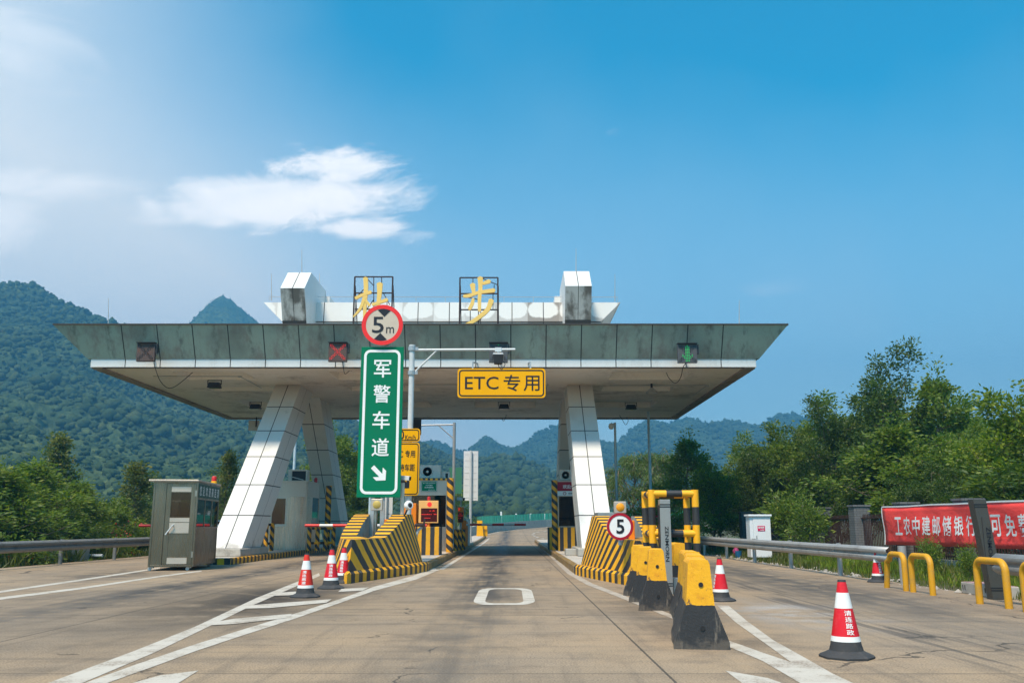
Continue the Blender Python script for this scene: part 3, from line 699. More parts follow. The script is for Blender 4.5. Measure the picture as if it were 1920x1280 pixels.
# ------------------------------------------------------------------ hills (height fields)
rng = np.random.default_rng(7)
def vnoise(x, y, seed):
    r = np.random.default_rng(seed); g = r.random((256, 256)); xi = np.floor(x).astype(int); yi = np.floor(y).astype(int)
    fx_, fy_ = x - xi, y - yi; fx_ = fx_ * fx_ * (3 - 2 * fx_); fy_ = fy_ * fy_ * (3 - 2 * fy_)
    a = g[xi % 256, yi % 256]; b = g[(xi + 1) % 256, yi % 256]; c = g[xi % 256, (yi + 1) % 256]; d = g[(xi + 1) % 256, (yi + 1) % 256]
    return (a * (1 - fx_) + b * fx_) * (1 - fy_) + (c * (1 - fx_) + d * fx_) * fy_
def fbm(x, y, seed, o=4):
    s = 0; a = 0.5
    for k in range(o): s = s + a * (vnoise(x, y, seed + k) - 0.5) * 2; x, y, a = x * 2.03 + 11.3, y * 2.03 + 5.7, a * 0.5
    return s
def hill(prof, Dd, front, back, step, pw, seed, bumps=2.2, spur=0.10):
    U = np.array([ray(px, py)[0] / ray(px, py)[1] for px, py in prof]); Sv = np.array([ray(px, py)[2] / ray(px, py)[1] for px, py in prof])
    X = U * Dd; Z = Sv * Dd + CAMH
    xs = np.arange(X.min(), X.max(), step); ys = np.arange(Dd - front, Dd + back, step * 1.25)
    gx, gy = np.meshgrid(xs, ys); rz = np.interp(gx, X, Z)
    if len(xs) > 8:
        k = np.ones(5) / 5; r1 = np.interp(xs, X, Z); r1s = np.convolve(np.pad(r1, 2, 'edge'), k, 'valid'); rz = np.broadcast_to(r1s, gx.shape)
    t = np.where(gy < Dd, (Dd - gy) / front, (gy - Dd) / back); t = np.clip(t, 0, 1)
    shape = (1 - t) ** pw * (1 - 0.25 * np.sin(np.pi * t) * fbm(gx / (Dd * 0.10), gy / (Dd * 0.16), seed, 3))
    z = rz * shape
    z = z + fbm(gx / (Dd * 0.075), gy / (Dd * 0.13), seed + 20, 4) * rz * spur * 1.6 * np.sin(np.pi * np.clip(t, 0, 1)) ** 0.8
    b = 0.45 * np.abs(fbm(gx / 13, gy / 13, seed + 40, 3)) + 0.8 * vnoise(gx / 4.6, gy / 4.6, seed + 50) ** 2
    z = z + (b * bumps) - 6 * t
    n, m_ = gx.shape
    vs = np.stack([gx, gy, z], -1).reshape(-1, 3)
    idx = np.arange(n * m_).reshape(n, m_)
    q = np.stack([idx[:-1, :-1], idx[:-1, 1:], idx[1:, 1:], idx[1:, :-1]], -1).reshape(-1, 4)
    me = bpy.data.meshes.new('hill'); me.vertices.add(len(vs)); me.vertices.foreach_set('co', vs.ravel())
    me.loops.add(q.size); me.loops.foreach_set('vertex_index', q.ravel()); me.polygons.add(len(q))
    me.polygons.foreach_set('loop_start', np.arange(0, q.size, 4)); me.polygons.foreach_set('loop_total', np.full(len(q), 4))
    me.polygons.foreach_set('use_smooth', np.ones(len(q), bool)); me.update(calc_edges=True); me.validate()
    me.materials.append(M['hill']); o = bpy.data.objects.new('hill', me); COL.objects.link(o); tag(o, kind='structure'); return gx, gy, z
HG0 = hill([(-900, 640), (-500, 575), (-200, 548), (-60, 530), (0, 533), (20, 534), (45, 530), (70, 540), (95, 556), (125, 572), (160, 586), (200, 606), (260, 628), (330, 655), (400, 692), (470, 728), (560, 760), (640, 788), (700, 812), (790, 838), (830, 852), (870, 872), (920, 900), (990, 935), (1060, 985)],
     620, 470, 260, 2.6, 0.95, 3, bumps=4.5, spur=0.15)
HG1 = hill([(250, 720), (300, 670), (335, 630), (357, 607), (375, 588), (392, 570), (402, 557), (415, 552), (428, 556), (440, 571), (460, 588), (488, 610), (530, 655), (590, 720), (680, 800), (760, 850)], 1050, 300, 300, 4.5, 0.9, 5, bumps=4.5, spur=0.04)
HG2 = hill([(740, 985), (790, 920), (830, 885), (870, 870), (910, 863), (950, 862), (985, 866), (1020, 885), (1050, 910), (1090, 950), (1130, 985)], 560, 260, 200, 2.4, 0.8, 9, bumps=5.0, spur=0.06)
HG3 = hill([(700, 940), (780, 840), (815, 828), (840, 842), (865, 853), (885, 846), (893, 832), (902, 820), (912, 815), (922, 820), (932, 833), (945, 843), (965, 840), (980, 838), (1000, 820), (1025, 808), (1050, 800), (1075, 806), (1100, 818), (1128, 830), (1150, 836), (1165, 828), (1183, 808), (1205, 792), (1222, 788), (1240, 796), (1258, 799), (1272, 787), (1290, 782), (1305, 790), (1322, 797), (1345, 793), (1368, 789), (1390, 797), (1412, 801), (1432, 798), (1448, 784), (1468, 776), (1485, 776), (1502, 784), (1540, 812), (1600, 850), (1700, 872), (1850, 890), (2100, 905), (2500, 985)],
     1150, 480, 400, 4.0, 0.75, 13, bumps=4.5, spur=0.12)

def crowns(grids, seed):
    """rounded tree crowns growing on the hillsides: an uncountable forest, one mesh"""
    rg = np.random.default_rng(seed); AV, AF, off = [], [], 0
    for (gx, gy, z), n, rad, sub_ in grids:
        bm = bmesh.new(); bmesh.ops.create_icosphere(bm, subdivisions=sub_, radius=1.0); bm.verts.index_update()
        bv = np.array([v.co for v in bm.verts]); bf = np.array([[v.index for v in f.verts] for f in bm.faces]); bm.free()
        ok = (z > 2) & (np.abs(gx / gy) < 0.68); idx = np.flatnonzero(ok.ravel()); n = min(n, len(idx)); pick = rg.choice(idx, n, replace=False)
        P_ = np.stack([gx.ravel()[pick], gy.ravel()[pick], z.ravel()[pick]], 1) + rg.uniform(-1, 1, (n, 3)) * np.array([1.5, 1.5, 0])
        cl_ = np.clip(vnoise(P_[:, 0] / 40, P_[:, 1] / 40, seed + 3) * 1.1 + .45, .5, 1.4)
        s = rad * np.clip(rg.lognormal(0, .42, n), .4, 2.4) * cl_; sc = np.stack([s, s, s * rg.uniform(.6, 1.1, n)], 1)
        jit = 1 + rg.uniform(-.28, .28, (n, len(bv), 1))
        V = bv[None] * jit * sc[:, None] + P_[:, None] + np.array([0, 0, 1.0])[None, None] * (s * .35)[:, None, None]
        AF.append((bf[None] + (np.arange(n) * len(bv))[:, None, None] + off).reshape(-1, 3)); AV.append(V.reshape(-1, 3)); off += n * len(bv)
    V = np.concatenate(AV).astype(np.float32); Fc = np.concatenate(AF)
    me = bpy.data.meshes.new('hillside_forest'); me.vertices.add(len(V)); me.vertices.foreach_set('co', V.ravel()); me.loops.add(Fc.size); me.loops.foreach_set('vertex_index', Fc.ravel())
    me.polygons.add(len(Fc)); me.polygons.foreach_set('loop_start', np.arange(0, Fc.size, 3)); me.polygons.foreach_set('loop_total', np.full(len(Fc), 3)); me.polygons.foreach_set('use_smooth', np.ones(len(Fc), bool)); me.update(calc_edges=True)
    m, t, b = mat('forest_crowns'); c = coords(t); g = t.new('ShaderNodeNewGeometry'); rn = g.outputs['Random Per Island']; n1 = t.noise(c, .02, 4); n2 = t.noise(c, 1.1, 4, .7)
    col = t.mix(t.ramp(rn, 0, .7), (0.030, 0.054, 0.020), (0.046, 0.074, 0.026)); col = t.mix(t.ramp(rn, .86, 1), col, (0.075, 0.098, 0.034))
    col = t.mix(t.ramp(n1, .45, .6, 0, .5), col, (0.060, 0.090, 0.032)); col = t.mix(t.ramp(n2, .45, .65, 0, .6), col, (0.018, 0.036, 0.014))
    t.put(b.inputs['Base Color'], col); b.inputs['Roughness'].default_value = .9; b.inputs['Specular IOR Level'].default_value = .1; bump(t, b, n2, .8, .8)
    me.materials.append(m); o = bpy.data.objects.new('hillside_forest', me); COL.objects.link(o); tag(o, kind='stuff')
crowns([(HG0, 46000, 1.05, 1), (HG2, 15000, 1.1, 1), (HG3, 32000, 1.5, 1), (HG1, 9000, .85, 1)], 31)

# ------------------------------------------------------------------ traffic islands
def island(x0, x1, y0, y1, label, face_m, ypts=8, h=0.2, round_front=True):
    t = thing('traffic_island', ((x0 + x1) / 2, y0, 0), label, 'traffic island', 'raised toll islands')
    ys = [y0 + (y1 - y0) * k / ypts for k in range(ypts + 1)]
    mb = MB()
    for i in range(ypts):
        a, b = ys[i], ys[i + 1]; za, zb = gz(a), gz(b)
        mb.face([(x0 + .14, a, za + h), (x1 - .14, a, za + h), (x1 - .14, b, zb + h), (x0 + .14, b, zb + h)])
    mb.build('paving', M['conc_light'], t)
    kb = MB()
    for sx, s in ((x0, 1), (x1, -1)):
        rows, uvs = [], []
        for y in ys:
            z = gz(y)
            rows.append([(sx, y, z - 0.05), (sx, y, z + h - 0.03), (sx + s * 0.03, y, z + h + 0.002), (sx + s * 0.142, y, z + h + 0.002)]); uvs.append([(y, 0), (y, 0.2), (y, 0.25), (y, 0.4)])
        kb.grid(rows, uvs)
    for y, s in ((y0, 1), (y1, -1)):
        z = gz(y)
        kb.face([(x0, y, z - .05), (x1, y, z - .05), (x1, y, z + h), (x0, y, z + h)], [(x0, 0), (x1, 0), (x1, 1), (x0, 1)])
    kb.build('kerb', face_m, t)
    return t
island(-11.4, -8.82, 29.2, 74, 'long toll island with worn striped kerb behind the stainless guard hut', M['curbside'])
island(-4.62, -2.28, 25.1, 82, 'middle toll island with dirty kerb behind the left striped crash nose', M['curbdirty'])
island(1.60, 3.85, 23.4, 66, 'right toll island with dirty kerb behind the striped nose with number 5 sign', M['curbdirty'])

# striped concrete crash noses, U-shaped in plan with a prow and two rising arms
def crash_nose(name, label, xl, xr, xp, yp, yr, ztop, eL, eR, inner_w=0.40):
    t = thing('crash_nose', (xp, yp, 0), label, 'crash nose', 'striped crash noses')
    N = 22; FL = 0.47
    def side(sgn, xe, scale=1.0, grow=0.0):
        """plan curve from prow to rear on one side"""
        out = []
        for k in range(N + 1):
            q = k / N; y = yp - grow + (yr - yp + grow * 1.15) * q
            bend = 1 - (1 - q) ** (eL if sgn < 0 else eR)
            out.append((xp + (xe + sgn * grow - xp) * bend, y))
        return out
    zb = 0.24
    def ztopf(q):
        return 0.90 + 0.02 * q if q < FL else 0.906 + (ztop - 0.906) * min(1, (q - FL) / 0.42)
    body = MB(); zc = ztop
    for sgn, xe in ((-1, xl), (1, xr)):
        base = side(sgn, xe); rows, uvs = [], []; L = 0
        for k, (x, y) in enumerate(base):
            q = k / N
            if k: L += math.dist(base[k - 1], base[k])
            zt = ztopf(q); lean = 0.24 * (zt - zb)
            ins = min(1, q / 0.35); xi = x - sgn * lean * ins; yi = y + (0.5 * (1 - ins)) * (zt - zb)
            wd = inner_w if q > 0.02 else 0.0
            xin = xp if q < FL else xi - sgn * wd * min(1, (q - FL) / 0.04 * 0.5 + 0.5)
            if q >= FL and abs(xin - xp) < 0.12: xin = xp + sgn * 0.12
            yin = yi + (0.0 if q > FL else (0.25 if q == 0 else 0.0))
            rows.append([(x, y, zb), (xi, yi, zt), (xin, yin, zt + 0.001), (xin, yin, zb)])
            g = .50 * L + .125 * L * L; uvs.append([(g, zb), (g, zt), (g, zt), (g, zt)])
        if sgn < 0: rows = [r[::-1] for r in rows]; uvs = [r[::-1] for r in uvs]
        if sgn < 0:
            rows = [r[1:] if True else r for r in rows]; uvs = [r[1:] for r in uvs]
        else:
            rows = [r[:3] for r in rows]; uvs = [r[:3] for r in uvs]
        body.grid(rows[::-1], uvs[::-1])
        # rear end faces and bare inner face are plain concrete
    o = body.build('striped_shell', M['nose'], t)
    core = MB()
    for sgn, xe in ((-1, xl), (1, xr)):
        base = side(sgn, xe); rows = []
        for k, (x, y) in enumerate(base):
            q = k / N
            if q < FL: continue
            zt = ztopf(q); lean = 0.24 * (zt - zb); ins = min(1, q / 0.35); xi = x - sgn * lean * ins
            xin = xi - sgn * inner_w * min(1, (q - FL) / 0.04 * 0.5 + 0.5)
            if abs(xin - xp) < 0.12: xin = xp + sgn * 0.12
            rows.append([(xin, y, zt - 0.004), (xin, y, 0.2)])
        core.grid(rows)
        x, y = base[-1]; zt = ztopf(1); lean = 0.24 * (zt - zb); xi = x - sgn * lean; xin = xi - sgn * inner_w
        core.face([(x, y, 0.2), (xin, y, 0.2), (xin, y, zt - .003), (xi, y, zt - .003)])
    core.build('bare_inner_face', M['conc'], t)
    kb = MB(); lk = []
    for sgn, xe in ((-1, xl), (1, xr)):
        c = side(sgn, xe, grow=0.17); rows, uvs = [], []; L = 0
        inn = side(sgn, xe, grow=-0.05)
        for k, (x, y) in enumerate(c):
            if k: L += math.dist(c[k - 1], c[k])
            xi, yi = inn[k]
            ny = 0.05 * (1 - min(1, (k / N) / 0.3)); nx = sgn * 0.05
            rows.append([(x, y, -0.05), (x, y, 0.19), (x - nx, y + ny, 0.245), (xi, yi, 0.247)]); uvs.append([(L, 0), (L, .2), (L, .26), (L, .5)])
        kb.grid(rows if sgn > 0 else rows[::-1], uvs if sgn > 0 else uvs[::-1])
    kb.build('kerb', M['nosecurb'], t)
    return t
crash_nose('l', 'yellow and black striped crash nose at the foot of the tall green sign', -4.50, -2.42, -3.48, 19.9, 25.2, 1.50, 2.6, 1.25)
crash_nose('r', 'yellow and black striped crash nose carrying the number 5 speed sign', 1.74, 3.72, 2.55, 18.6, 23.5, 1.44, 1.25, 2.6)

# ================================================================== TOLL CANOPY
ZS = 7.13; ZB = 7.42; ZT = 8.59; YF, YR_ = 34.0, 51.0; XL, XR = -16.05, 9.30
can = thing('toll_canopy', (-3.4, 42.5, 0), 'broad toll plaza canopy with flared grey-green fascia on leaning white panelled legs', 'toll canopy')
# soffit with real recesses
xc = [XL + .12, -13.4, -10.6, -8.6, -7.2, -4.1, -1.9, 1.2, 4.0, 7.1, XR - .12]; yc = [YF + .1, 35.1, 37.2, 39.2, 40.4, 43.4, 46.2, YR_ - .1]
rec_x = {1, 4, 6, 8}; rec_y = {1, 3, 5}
sf = MB()
for i in range(len(xc) - 1):
    for j in range(len(yc) - 1):
        x0, x1, y0, y1 = xc[i], xc[i + 1], yc[j], yc[j + 1]
        if i in rec_x and j in rec_y:
            d = 0.28; cf = MB()
            cf.face([(x0, y0, ZS + d), (x0, y1, ZS + d), (x1, y1, ZS + d), (x1, y0, ZS + d)])
            for a, b in (((x0, y0), (x1, y0)), ((x1, y0), (x1, y1)), ((x1, y1), (x0, y1)), ((x0, y1), (x0, y0))):
                cf.face([(*a, ZS), (*b, ZS), (*b, ZS + d), (*a, ZS + d)])
            cf.build('recessed_panel', M['coffer'], can)
        else: sf.face([(x0, y0, ZS), (x0, y1, ZS), (x1, y1, ZS), (x1, y0, ZS)])
sf.build('soffit', M['soffit'], can);
ed = MB()
for (x0, x1, y0, y1) in ((XL + .02, XL + .42, YF + .1, YR_), (XR - .42, XR - .02, YF + .1, YR_), (XL + .42, XR - .42, YR_ - .3, YR_)):
    ed.box(x0, x1, y0, y1, ZS - 0.07, ZS + 0.10)
ed.build('drip_edge', M['soffit_edge'], can)
bd = MB(); bseam = MB(); PW = 1.335; gap = 0.018
seam_x = []; x = -14.73
while x > XL: x -= PW
x += PW
while x < XR: seam_x.append(x); x += PW
xe = [XL] + seam_x + [XR]
bd.box(XL + .05, XR - .05, YF + .03, YF + .4, ZS + 0.0, ZB + .05)
bd.cur = 0
for a, b in zip(xe, xe[1:]): bd.box(a + gap, b - gap, YF, YF + .02, ZS - .02, ZB)
for sx, s in ((XL, 1), (XR, -1)):
    yy = YF
    while yy < YR_:
        y2 = min(yy + PW, YR_); bd.box(min(sx, sx + s * .02), max(sx, sx + s * .02), yy + gap, y2 - gap, ZS - .02, ZB); yy = y2
bd.box(XL + .02, XR - .02, YR_ - .02, YR_, ZS + .12, ZB)
bd.build('white_band', M['band'], can)
for a in seam_x: bseam = MB(); bseam.box(a - gap, a + gap, YF + .012, YF + .03, ZS - .01, ZB); bseam.build('band_joint', M['seam'], can)
# fascia
FX0, FX1, FY0 = -17.28, 10.39, 33.35; FBX0, FBX1, FBY = XL - .12, XR + .12, YF - .04
fs = MB(); sj = MB()
def fpt(x, t, side='f'):   # t 0 bottom .. 1 top on the front face, x measured at the seam
    return (x, FBY + (FY0 - FBY) * t, ZB + .01 + (ZT - ZB) * t)
fe = [None] + seam_x + [None]
for i in range(len(fe) - 1):
    a, b = fe[i], fe[i + 1]
    bl = FBX0 if a is None else a + .02; br = FBX1 if b is None else b - .02
    tl = FX0 if a is None else a + .02; tr = FX1 if b is None else b - .02
    fs.face([fpt(bl, 0), fpt(br, 0), fpt(tr, 1), fpt(tl, 1)])
for a in seam_x:
    q = [fpt(a - .021, 0), fpt(a + .021, 0), fpt(a + .021, 1), fpt(a - .021, 1)]; sj = MB(); sj.face([(p[0], p[1] + .006, p[2]) for p in q]); sj.build('fascia_joint', M['seam'], can)
RB = YR_ + .16; RT = YR_ + .85
fs.face([(FX0, FY0, ZT + .01), (FX0, RT, ZT + .01), (FBX0, RB, ZB + .01), (FBX0, FBY, ZB + .01)])
fs.face([(FX1, RT, ZT + .01), (FX1, FY0, ZT + .01), (FBX1, FBY, ZB + .01), (FBX1, RB, ZB + .01)])
fs.face([(FX1, RT, ZT + .01), (FX0, RT, ZT + .01), (FBX0, RB, ZB + .01), (FBX1, RB, ZB + .01)][::-1])
# underside return between band and fascia
fs.face([(FBX0, FBY, ZB + .01), (FBX1, FBY, ZB + .01), (FBX1, YF + .05, ZB + .015), (FBX0, YF + .05, ZB + .015)][::-1])
fs.face([(FBX0, YF + .05, ZB + .015), (XL + .05, YF + .05, ZB + .015), (XL + .05, RB, ZB + .015), (FBX0, RB, ZB + .015)])
fs.face([(XR - .05, YF + .05, ZB + .015), (FBX1, YF + .05, ZB + .015), (FBX1, RB, ZB + .015), (XR - .05, RB, ZB + .015)])
fs.build('fascia', M['fascia'], can);
rf = MB(); rf.box(FX0 + .5, FX1 - .5, FY0 + .5, RT - .5, ZT - .12, ZT - .02)
rf.build('roof_deck', M['conc'], can)
cp = MB()
cp.bar((FX0 - .01, FY0 - .01, ZT + .035), (FX1 + .01, FY0 - .01, ZT + .035), .06, .05); cp.bar((FX0, FY0, ZT + .035), (FX0, RT, ZT + .035), .06, .05); cp.bar((FX1, FY0, ZT + .035), (FX1, RT, ZT + .035), .06, .05)
cp.build('coping', M['seam'], can)
# upper parapet (white, flared)
UY = 38.0; a = D(490, 563, UY); b = D(1165, 565, UY); UT = a.z; UB = UT - 0.86
ul, ur = a.x, b.x; bl, br = ul + .86, ur - .86
up = MB(); uj = MB()
up.hexa([(bl, UY + .35, ZT - .02), (br, UY + .35, ZT - .02), (br, UY + 9, ZT - .02), (bl, UY + 9, ZT - .02)], [(bl, UY + .35, UB), (br, UY + .35, UB), (br, UY + 9, UB), (bl, UY + 9, UB)])
up.hexa([(bl, UY + .30, UB + .003), (br, UY + .30, UB + .003), (br, UY + 9, UB + .003), (bl, UY + 9, UB + .003)], [(ul, UY + .36, UT), (ur, UY + .36, UT), (ur, UY + 9.3, UT), (ul, UY + 9.3, UT)])
up.build('upper_parapet', M['parapet'], can)
k = math.ceil(bl / 1.36) * 1.36
while k < br:
    uj.face([(k - .016, UY + .292, UB + .003), (k + .016, UY + .292, UB + .003), (k + .016, UY + .352, UT), (k - .016, UY + .352, UT)])
    uj.box(k - .016, k + .016, UY + .343, UY + .36, ZT, UB - .01); k += 1.36
uj.box(bl, br, UY + .30, UY + .352, UB - .03, UB - .001)
uj.build('parapet_joints', M['seam'], can)
# roof blocks: slab ends with a stained undercut face and a bright sloped top
def roof_block(nl, nr, ny, by, tl, ty, label):
    A = D(nl, ny, 36.0); Bx = D(nr, ny, 36.0).x; x0, x1 = A.x, Bx; zn = A.z; zt = D(tl, ty, 37.1).z
    prof = [(37.05, ZT - .03), (36.0, zn), (37.1, zt), (40.2, zt), (41.4, ZT - .03)]
    mb = MB(); top = MB()
    n = len(prof)
    mb.face([(x0, y, z) for y, z in prof][::-1] if True else None); mb.face([(x1, y, z) for y, z in prof])
    for i in (1, 2, 3):
        (ya, za), (yb, zb) = prof[i], prof[i + 1]; mb.face([(x0, ya, za), (x1, ya, za), (x1, yb, zb), (x0, yb, zb)])
    o = mb.build('roof_block', M['white'], can)
    s = MB(); xm = (x0 + x1) / 2; zs = ZT + (zn - ZT) * 0.42; ys = 37.05 + (36 - 37.05) * 0.42
    for xa, xb in ((x0, xm - .012), (xm + .012, x1)):
        s.face([(xa, 37.05, ZT - .03), (xb, 37.05, ZT - .03), (xb, ys + .01, zs - .012), (xa, ys + .01, zs - .012)])
        s.face([(xa, ys - .01, zs + .012), (xb, ys - .01, zs + .012), (xb, 36.0, zn), (xa, 36.0, zn)])
    s.build('stained_face', M['stained'], o)
    j = MB(); j.face([(x0 + .004, 37.056, ZT - .03), (x1 - .004, 37.056, ZT - .03), (x1 - .004, 36.006, zn), (x0 + .004, 36.006, zn)])
    d = Vector((0, 1.1, zt - zn)).normalized()
    j.obox(((x0 + x1) / 2, 36.55, (zn + zt) / 2), X_, d, d.cross(X_), .03, math.hypot(1.1, zt - zn), .012)
    j.build('joint', M['seam'], o)
    return x0, x1, zt
rb1 = roof_block(525.5, 571, 540, 610, 537, 511, 'left'); rb2 = roof_block(1060, 1109.6, 536, 612, 1057, 508.5, 'right')
# legs
def leg(x0, x1, ytop, ybase, dep, zbase, label=None):
    zt = ZS + 0.28; core = MB(); pan = MB()
    def pt(x, q, yo): return (x, ybase + (ytop - ybase) * q + yo, zbase + (ZS + .02 - zbase) * q)
    e = .018
    core.hexa([pt(x0 + e, 0, e), pt(x1 - e, 0, e), pt(x1 - e, 0, dep - e), pt(x0 + e, 0, dep - e)], [pt(x0 + e, 1, e), pt(x1 - e, 1, e), pt(x1 - e, 1, dep - e), pt(x0 + e, 1, dep - e)])
    n = 6; g = .0155; xm = (x0 + x1) / 2
    for k in range(n):
        q0, q1 = k / n + g * .16, (k + 1) / n - g * .16
        for xa, xb in ((x0, xm - .016), (xm + .016, x1)):
            pan.face([pt(xa, q0, 0), pt(xb, q0, 0), pt(xb, q1, 0), pt(xa, q1, 0)]); pan.face([pt(xb, q0, dep), pt(xa, q0, dep), pt(xa, q1, dep), pt(xb, q1, dep)])
        for xx, s in ((x0, -1), (x1, 1)):
            h = dep / 2
            for ya, yb in ((0, h - .012), (h + .012, dep)):
                f = [pt(xx, q0, ya), pt(xx, q0, yb), pt(xx, q1, yb), pt(xx, q1, ya)]; pan.face(f if s > 0 else f[::-1])
    o = pan.build('leg', M['leg'], can); core.build('joint_core', M['seam'], o); return o
for (xa, xb) in ((-10.20, -9.10), (2.36, 3.46)):
    leg(xa, xb, 38.7, 31.3, 2.35, 0.44); leg(xa, xb, 42.6, 50.2, 2.35, 0.30)
# lightning rods
def rod(px, py0, py1, Y):
    a = D(px, py0, Y); b = D(px, py1, Y); mb = MB(); mb.tube([a, b], [.022, .010], 6); mb.build('lightning_rod', M['galv'], can)
for px, y0, y1, Y in ((203, 611, 559, 36), (1386, 612, 563, 36), (566, 511, 468, 38.3), (1080, 508, 466, 38.3), (509, 563, 513, 38.6), (599, 563, 513, 42), (1153, 565, 514, 38.6)): rod(px, y0, y1, Y)
w = MB(); w.tube([D(505, 563, 38.5), D(505, 556, 38.5), D(1158, 557, 38.5), D(1158, 565, 38.5)], .012, 5)
for px in range(560, 1150, 55): w.tube([D(px, 566, 38.5), D(px, 556, 38.5)], .010, 5)
w.build('lightning_wire', M['galv'], can)
for px in (606, 1052):
    q = D(px, 556, 40); mb = MB(); mb.box(q.x - .3, q.x + .3, 40, 41.5, ZT + 1.9, q.z + .02); mb.build('vent_box', M['white'], can, bevel=.02)

# plinths under the left front leg and the small block by the right leg
mb = MB(); mb.hexa([(-10.75, 30.75, .2), (-8.96, 30.75, .2), (-8.96, 34.3, .2), (-10.75, 34.3, .2)], [(-10.72, 30.8, .45), (-9.0, 30.8, .45), (-9.0, 34.2, .45), (-10.72, 34.2, .45)])
tag(mb.build('plinth', M['conc'], bevel=.03, origin=(-9.9, 32, .2)), 'crumbling concrete plinth under the left front canopy leg', 'plinth')
q = P(1061, 1041, .2); mb = MB(); mb.box(q.x, q.x + .36, q.y, q.y + .8, .2, .42)
tag(mb.build('concrete_block', M['conc'], bevel=.02, origin=(q.x + .18, q.y, .2)), 'small pale concrete block at the foot of the right canopy leg', 'block')
mb = MB(); mb.box(2.2, 3.6, 30.9, 34.2, .2, .46); tag(mb.build('plinth', M['conc'], bevel=.03, origin=(2.9, 32, .2)), 'low concrete plinth under the right front canopy leg behind the striped nose', 'plinth')
for i, x in enumerate((-9.65, 2.91)):
    mb = MB(); mb.box(x - .8, x + .8, 49.8, 53, gz(51) + .1, .46); tag(mb.build('plinth', M['conc'], bevel=.03, origin=(x, 51, .2)), ('grey concrete plinth under the left rear canopy leg', 'grey concrete plinth under the right rear canopy leg')[i], 'plinth')

# ------------------------------------------------------------------ roof characters
def stroke(mb, pts, ws, Y, depth=.10):
    q = []
    pp = [(np.array(p, float)) for p in pts]
    # densify with Catmull-Rom
    dense, dw = [], []
    for i in range(len(pp) - 1):
        p0 = pp[max(i - 1, 0)]; p1 = pp[i]; p2 = pp[i + 1]; p3 = pp[min(i + 2, len(pp) - 1)]
        for k in range(6):
            t = k / 6; dense.append(.5 * ((2 * p1) + (-p0 + p2) * t + (2 * p0 - 5 * p1 + 4 * p2 - p3) * t * t + (-p0 + 3 * p1 - 3 * p2 + p3) * t ** 3)); dw.append((ws[i] + (ws[i + 1] - ws[i]) * t) * 1.18)
    dense.append(pp[-1]); dw.append(ws[-1] * 1.18)
    L, Rr = [], []
    for i, p in enumerate(dense):
        d = dense[min(i + 1, len(dense) - 1)] - dense[max(i - 1, 0)]; d = d / np.linalg.norm(d); n = np.array([-d[1], d[0]])
        L.append(p + n * dw[i] / 2); Rr.append(p - n * dw[i] / 2)
    d0 = (dense[0] - dense[1]); d0 /= np.linalg.norm(d0); d1 = dense[-1] - dense[-2]; d1 /= np.linalg.norm(d1)
    pass
    loop = L + [dense[-1] + d1 * dw[-1] * .35] + Rr[::-1] + [dense[0] + d0 * dw[0] * .25]
    w3 = [D(640 + x / 4.571, 440 + y / 4.571, Y) for x, y in loop]
    poly = [(p.x, p.z) for p in w3]
    ar = sum(poly[i][0] * poly[(i + 1) % len(poly)][1] - poly[(i + 1) % len(poly)][0] * poly[i][1] for i in range(len(poly)))
    if ar < 0: poly = poly[::-1]
    mb.prism(poly, (0, Y + depth / 2, 0), X_, Z_, depth)
def roof_char(x0, x1, y0, y1, strokes, bars, label):
    Yc = 33.8; a = D(x0, y1, Yc); b = D(x1, y0, Yc)
    t = thing('rooftop_sign', ((a.x + b.x) / 2, Yc, ZT), label, 'rooftop sign', 'rooftop name characters')
    fr = MB(); c = lambda x, y, yy=Yc + .12: D(x, y, yy)
    zb = ZT - .03
    for xx in (x0, x1):
        p = c(xx, y0); fr.bar((p.x, p.y, zb), p, .055); fr.bar((p.x + .02, p.y + .9, zb), (p.x + .02, p.y + .02, p.z * .4 + zb * .6 + .9), .035)
    for yy in (y0, y0 + (y1 - y0) * .33, y0 + (y1 - y0) * .66, y1 - 1):
        fr.bar(c(x0, yy), c(x1, yy), .045)
    for (xa, ya, xb, yb) in bars: fr.bar(c(640 + xa / 4.571, 440 + ya / 4.571), c(640 + xb / 4.571, 440 + yb / 4.571), .03)
    fr.build('frame', M['frame'], t)
    ch = MB()
    for i, (pts, ws) in enumerate(strokes): stroke(ch, pts, ws, Yc - .02 - .006 * i)
    ch.build('character', M['gold'], t)
roof_char(665.5, 736.5, 519, 611, [([(208, 372), (212, 460), (204, 580), (200, 720)], [34, 32, 26, 22]), ([(122, 545), (175, 520), (253, 492)], [22, 20, 24]),
    ([(200, 535), (165, 630), (104, 705)], [26, 20, 8]), ([(212, 565), (240, 605)], [16, 22]), ([(330, 420), (328, 500), (318, 590), (312, 690)], [44, 34, 26, 26]),
    ([(268, 600), (330, 580), (392, 558)], [22, 20, 26]), ([(245, 705), (330, 690), (430, 672)], [22, 22, 26])],
    [(278, 365, 278, 640), (346, 365, 346, 430), (215, 370, 275, 435), (360, 500, 415, 600), (125, 540, 190, 470), (220, 635, 275, 560)],
    'gold brush-stroke character in a square steel frame, partly behind the round 5 m sign')
